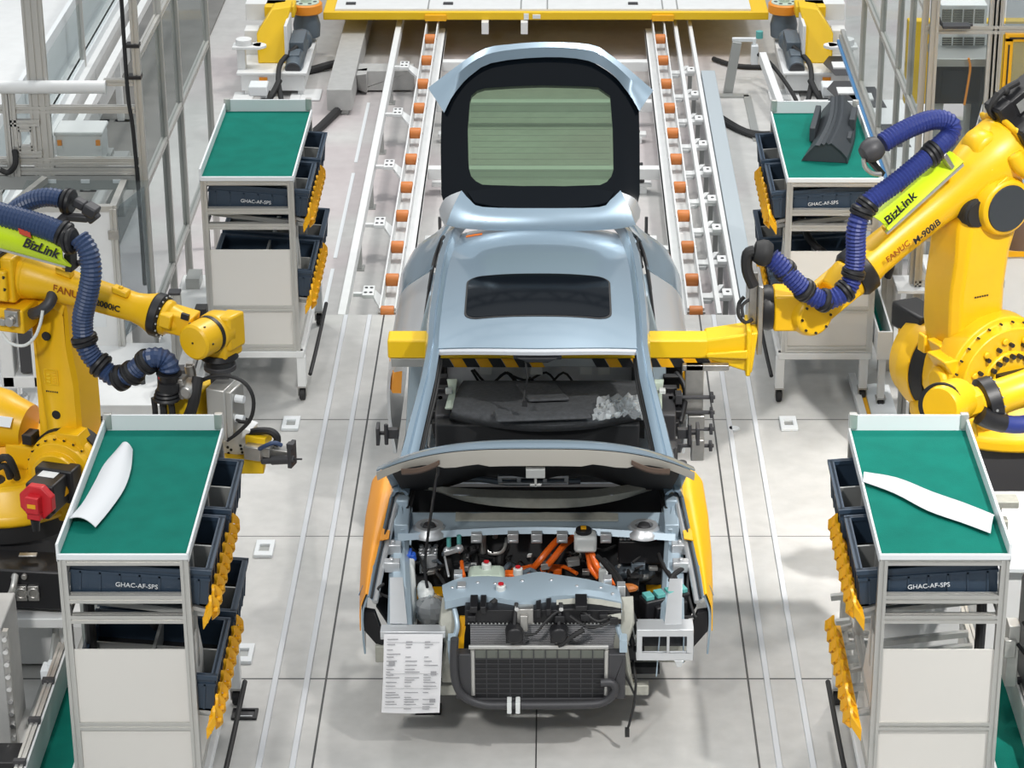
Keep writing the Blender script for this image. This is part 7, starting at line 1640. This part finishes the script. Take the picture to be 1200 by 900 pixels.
t = thing('return_chute', 'white trough lined in green beside the far right cart', 'chute', (2.45, 16.4, 0), 'green lined chutes')
X0_, X1_, Z0_, Z1_ = 2.285, 2.385, at(1033, 417, 16.45).z, at(1033, 388, 16.45).z
b = MB(); b.box(X0_, X0_+.012, 16.45, 17.5, Z0_, Z1_); b.box(X1_-.012, X1_, 16.45, 17.5, Z0_, Z1_); b.box(X0_, X1_, 16.43, 16.45, Z0_-.02, Z1_); b.build('trough_wall', 'white', t)
b = MB(); b.box(X0_+.012, X1_-.012, 16.46, 17.5, Z0_, Z0_+.015); b.box(X0_+.012, X0_+.016, 16.46, 17.5, Z0_, Z1_-.01); b.build('liner', 'teal', t)
for y in (16.5, 17.4): b = MB(); b.box(X0_+.025, X1_-.03, y-.03, y+.03, .1, Z0_); b.build('leg', 'white', t); caster(X0_+.05, y, .1, t)
# inside and behind the near carts
cable('black_hose', [(-2.24, 11.6, 1.52), (-2.2, 11.5, 1.45), (-2.2, 11.45, 1.2), (-2.2, 11.45, .9), (-2.18, 11.45, .7)], .028, 'rubber', 'black hose hanging inside the left side of the near left cart', 'hose')
cable('black_hose', [(-1.72, 11.9, 1.3), (-1.75, 11.85, 1.15), (-1.85, 11.8, 1.0), (-1.95, 11.75, .92)], .026, 'rubber', 'black hose curving above the white panel of the near left cart', 'hose')
cable('black_hose', [(2.12, 11.5, 1.55), (2.18, 11.42, 1.45), (2.2, 11.4, 1.2), (2.2, 11.4, .9), (2.2, 11.4, .7)], .026, 'rubber', 'black hose hanging inside the right side of the near right cart', 'hose')
cable('black_hose', [(1.8, 17.3, 1.2), (1.85, 17.1, 1.05), (2.0, 16.9, .98), (2.2, 16.9, 1.05)], .026, 'rubber', 'black hose sagging inside the far right cart', 'hose')
b = MB(); b.box(-2.08, -1.86, 11.9, 12.1, .82, 1.02); tag(b.build('black_unit', 'black', bevel=.02), 'black box above the white panel of the near left cart', 'box')
t = thing('roller_tray', 'tray of small white rollers inside the near right cart', 'tray', (1.95, 11.9, 1.2))
b = MB(); b.box(1.72, 2.08, 11.8, 11.95, 1.1, 1.13); b.build('tray', 'alud', t)
for k in range(8): b = MB(); x = 1.74 + .043*k; b.lathe((x, 11.81, 1.155), (x+.001, 11.94, 1.155), [(0, .02), (1, .02)], 12); b.build('roller', 'pad', t)
b = MB(); b.box(1.88, 1.92, 12.0, 12.05, 1.1, 1.25); tag(b.build('yellow_block', 'strip', bevel=.004), 'yellow block behind the white rollers in the near right cart', 'block')
b = MB(); b.box(1.75, 2.2, 12.0, 12.1, .55, 1.05); tag(b.build('white_carton', 'white', bevel=.005), 'white carton behind the front panel of the near right cart', 'carton')
# equipment at the right edge
t = thing('control_cabinet', 'pale grey control cabinet at the right edge behind the near right cart', 'cabinet', (2.9, 12.9, 0))
b = MB(); b.box(2.45, 2.82, 12.7, 13.6, 0, .75); b.build('cabinet_body', 'white', t, bevel=.01)
b = MB(); b.box(2.43, 2.84, 12.66, 13.62, .75, .78); b.build('top_plate', 'pad', t, bevel=.005)
b = MB(); p = at(1162, 580, 12.75); b.box(2.36, 2.5, 12.66, 12.72, .9, 1.2); b.box(2.42, 2.5, 12.72, 12.9, .78, .9); b.build('bracket', 'alud', t, bevel=.004)
b = MB(); b.box(2.38, 2.52, 12.55, 12.62, .95, 1.12); b.box(2.4, 2.56, 12.5, 12.6, 1.22, 1.26); b.each('switch_block', 'greige', t, bevel=.006)
t = thing('valve_unit', 'dark valve unit with cables at the lower right edge', 'valve unit', (2.6, 11.6, 0))
b = MB(); b.box(2.54, 3.0, 11.5, 12.2, 0, 1.0); b.build('unit_body', 'dark', t, bevel=.02)
b = MB(); b.cyl((2.6, 11.45, 1.05), (2.6, 11.6, 1.25), .09, n=20); b.box(2.5, 2.66, 11.7, 11.9, 1.0, 1.3); b.build('unit_head', 'black', t, bevel=.01)
b = MB(); b.box(2.40, 2.46, 11.7, 11.8, .6, .95); b.box(2.38, 2.44, 11.68, 11.72, .78, .88); b.build('terminal_strip', 'alu', t, bevel=.004)
b = MB(); b.tube([(2.45, 11.7, .85), (2.52, 11.6, .8), (2.50, 11.6, .95), (2.46, 11.66, 1.0)], .01); b.build('terminal_lead', 'rubber', t)
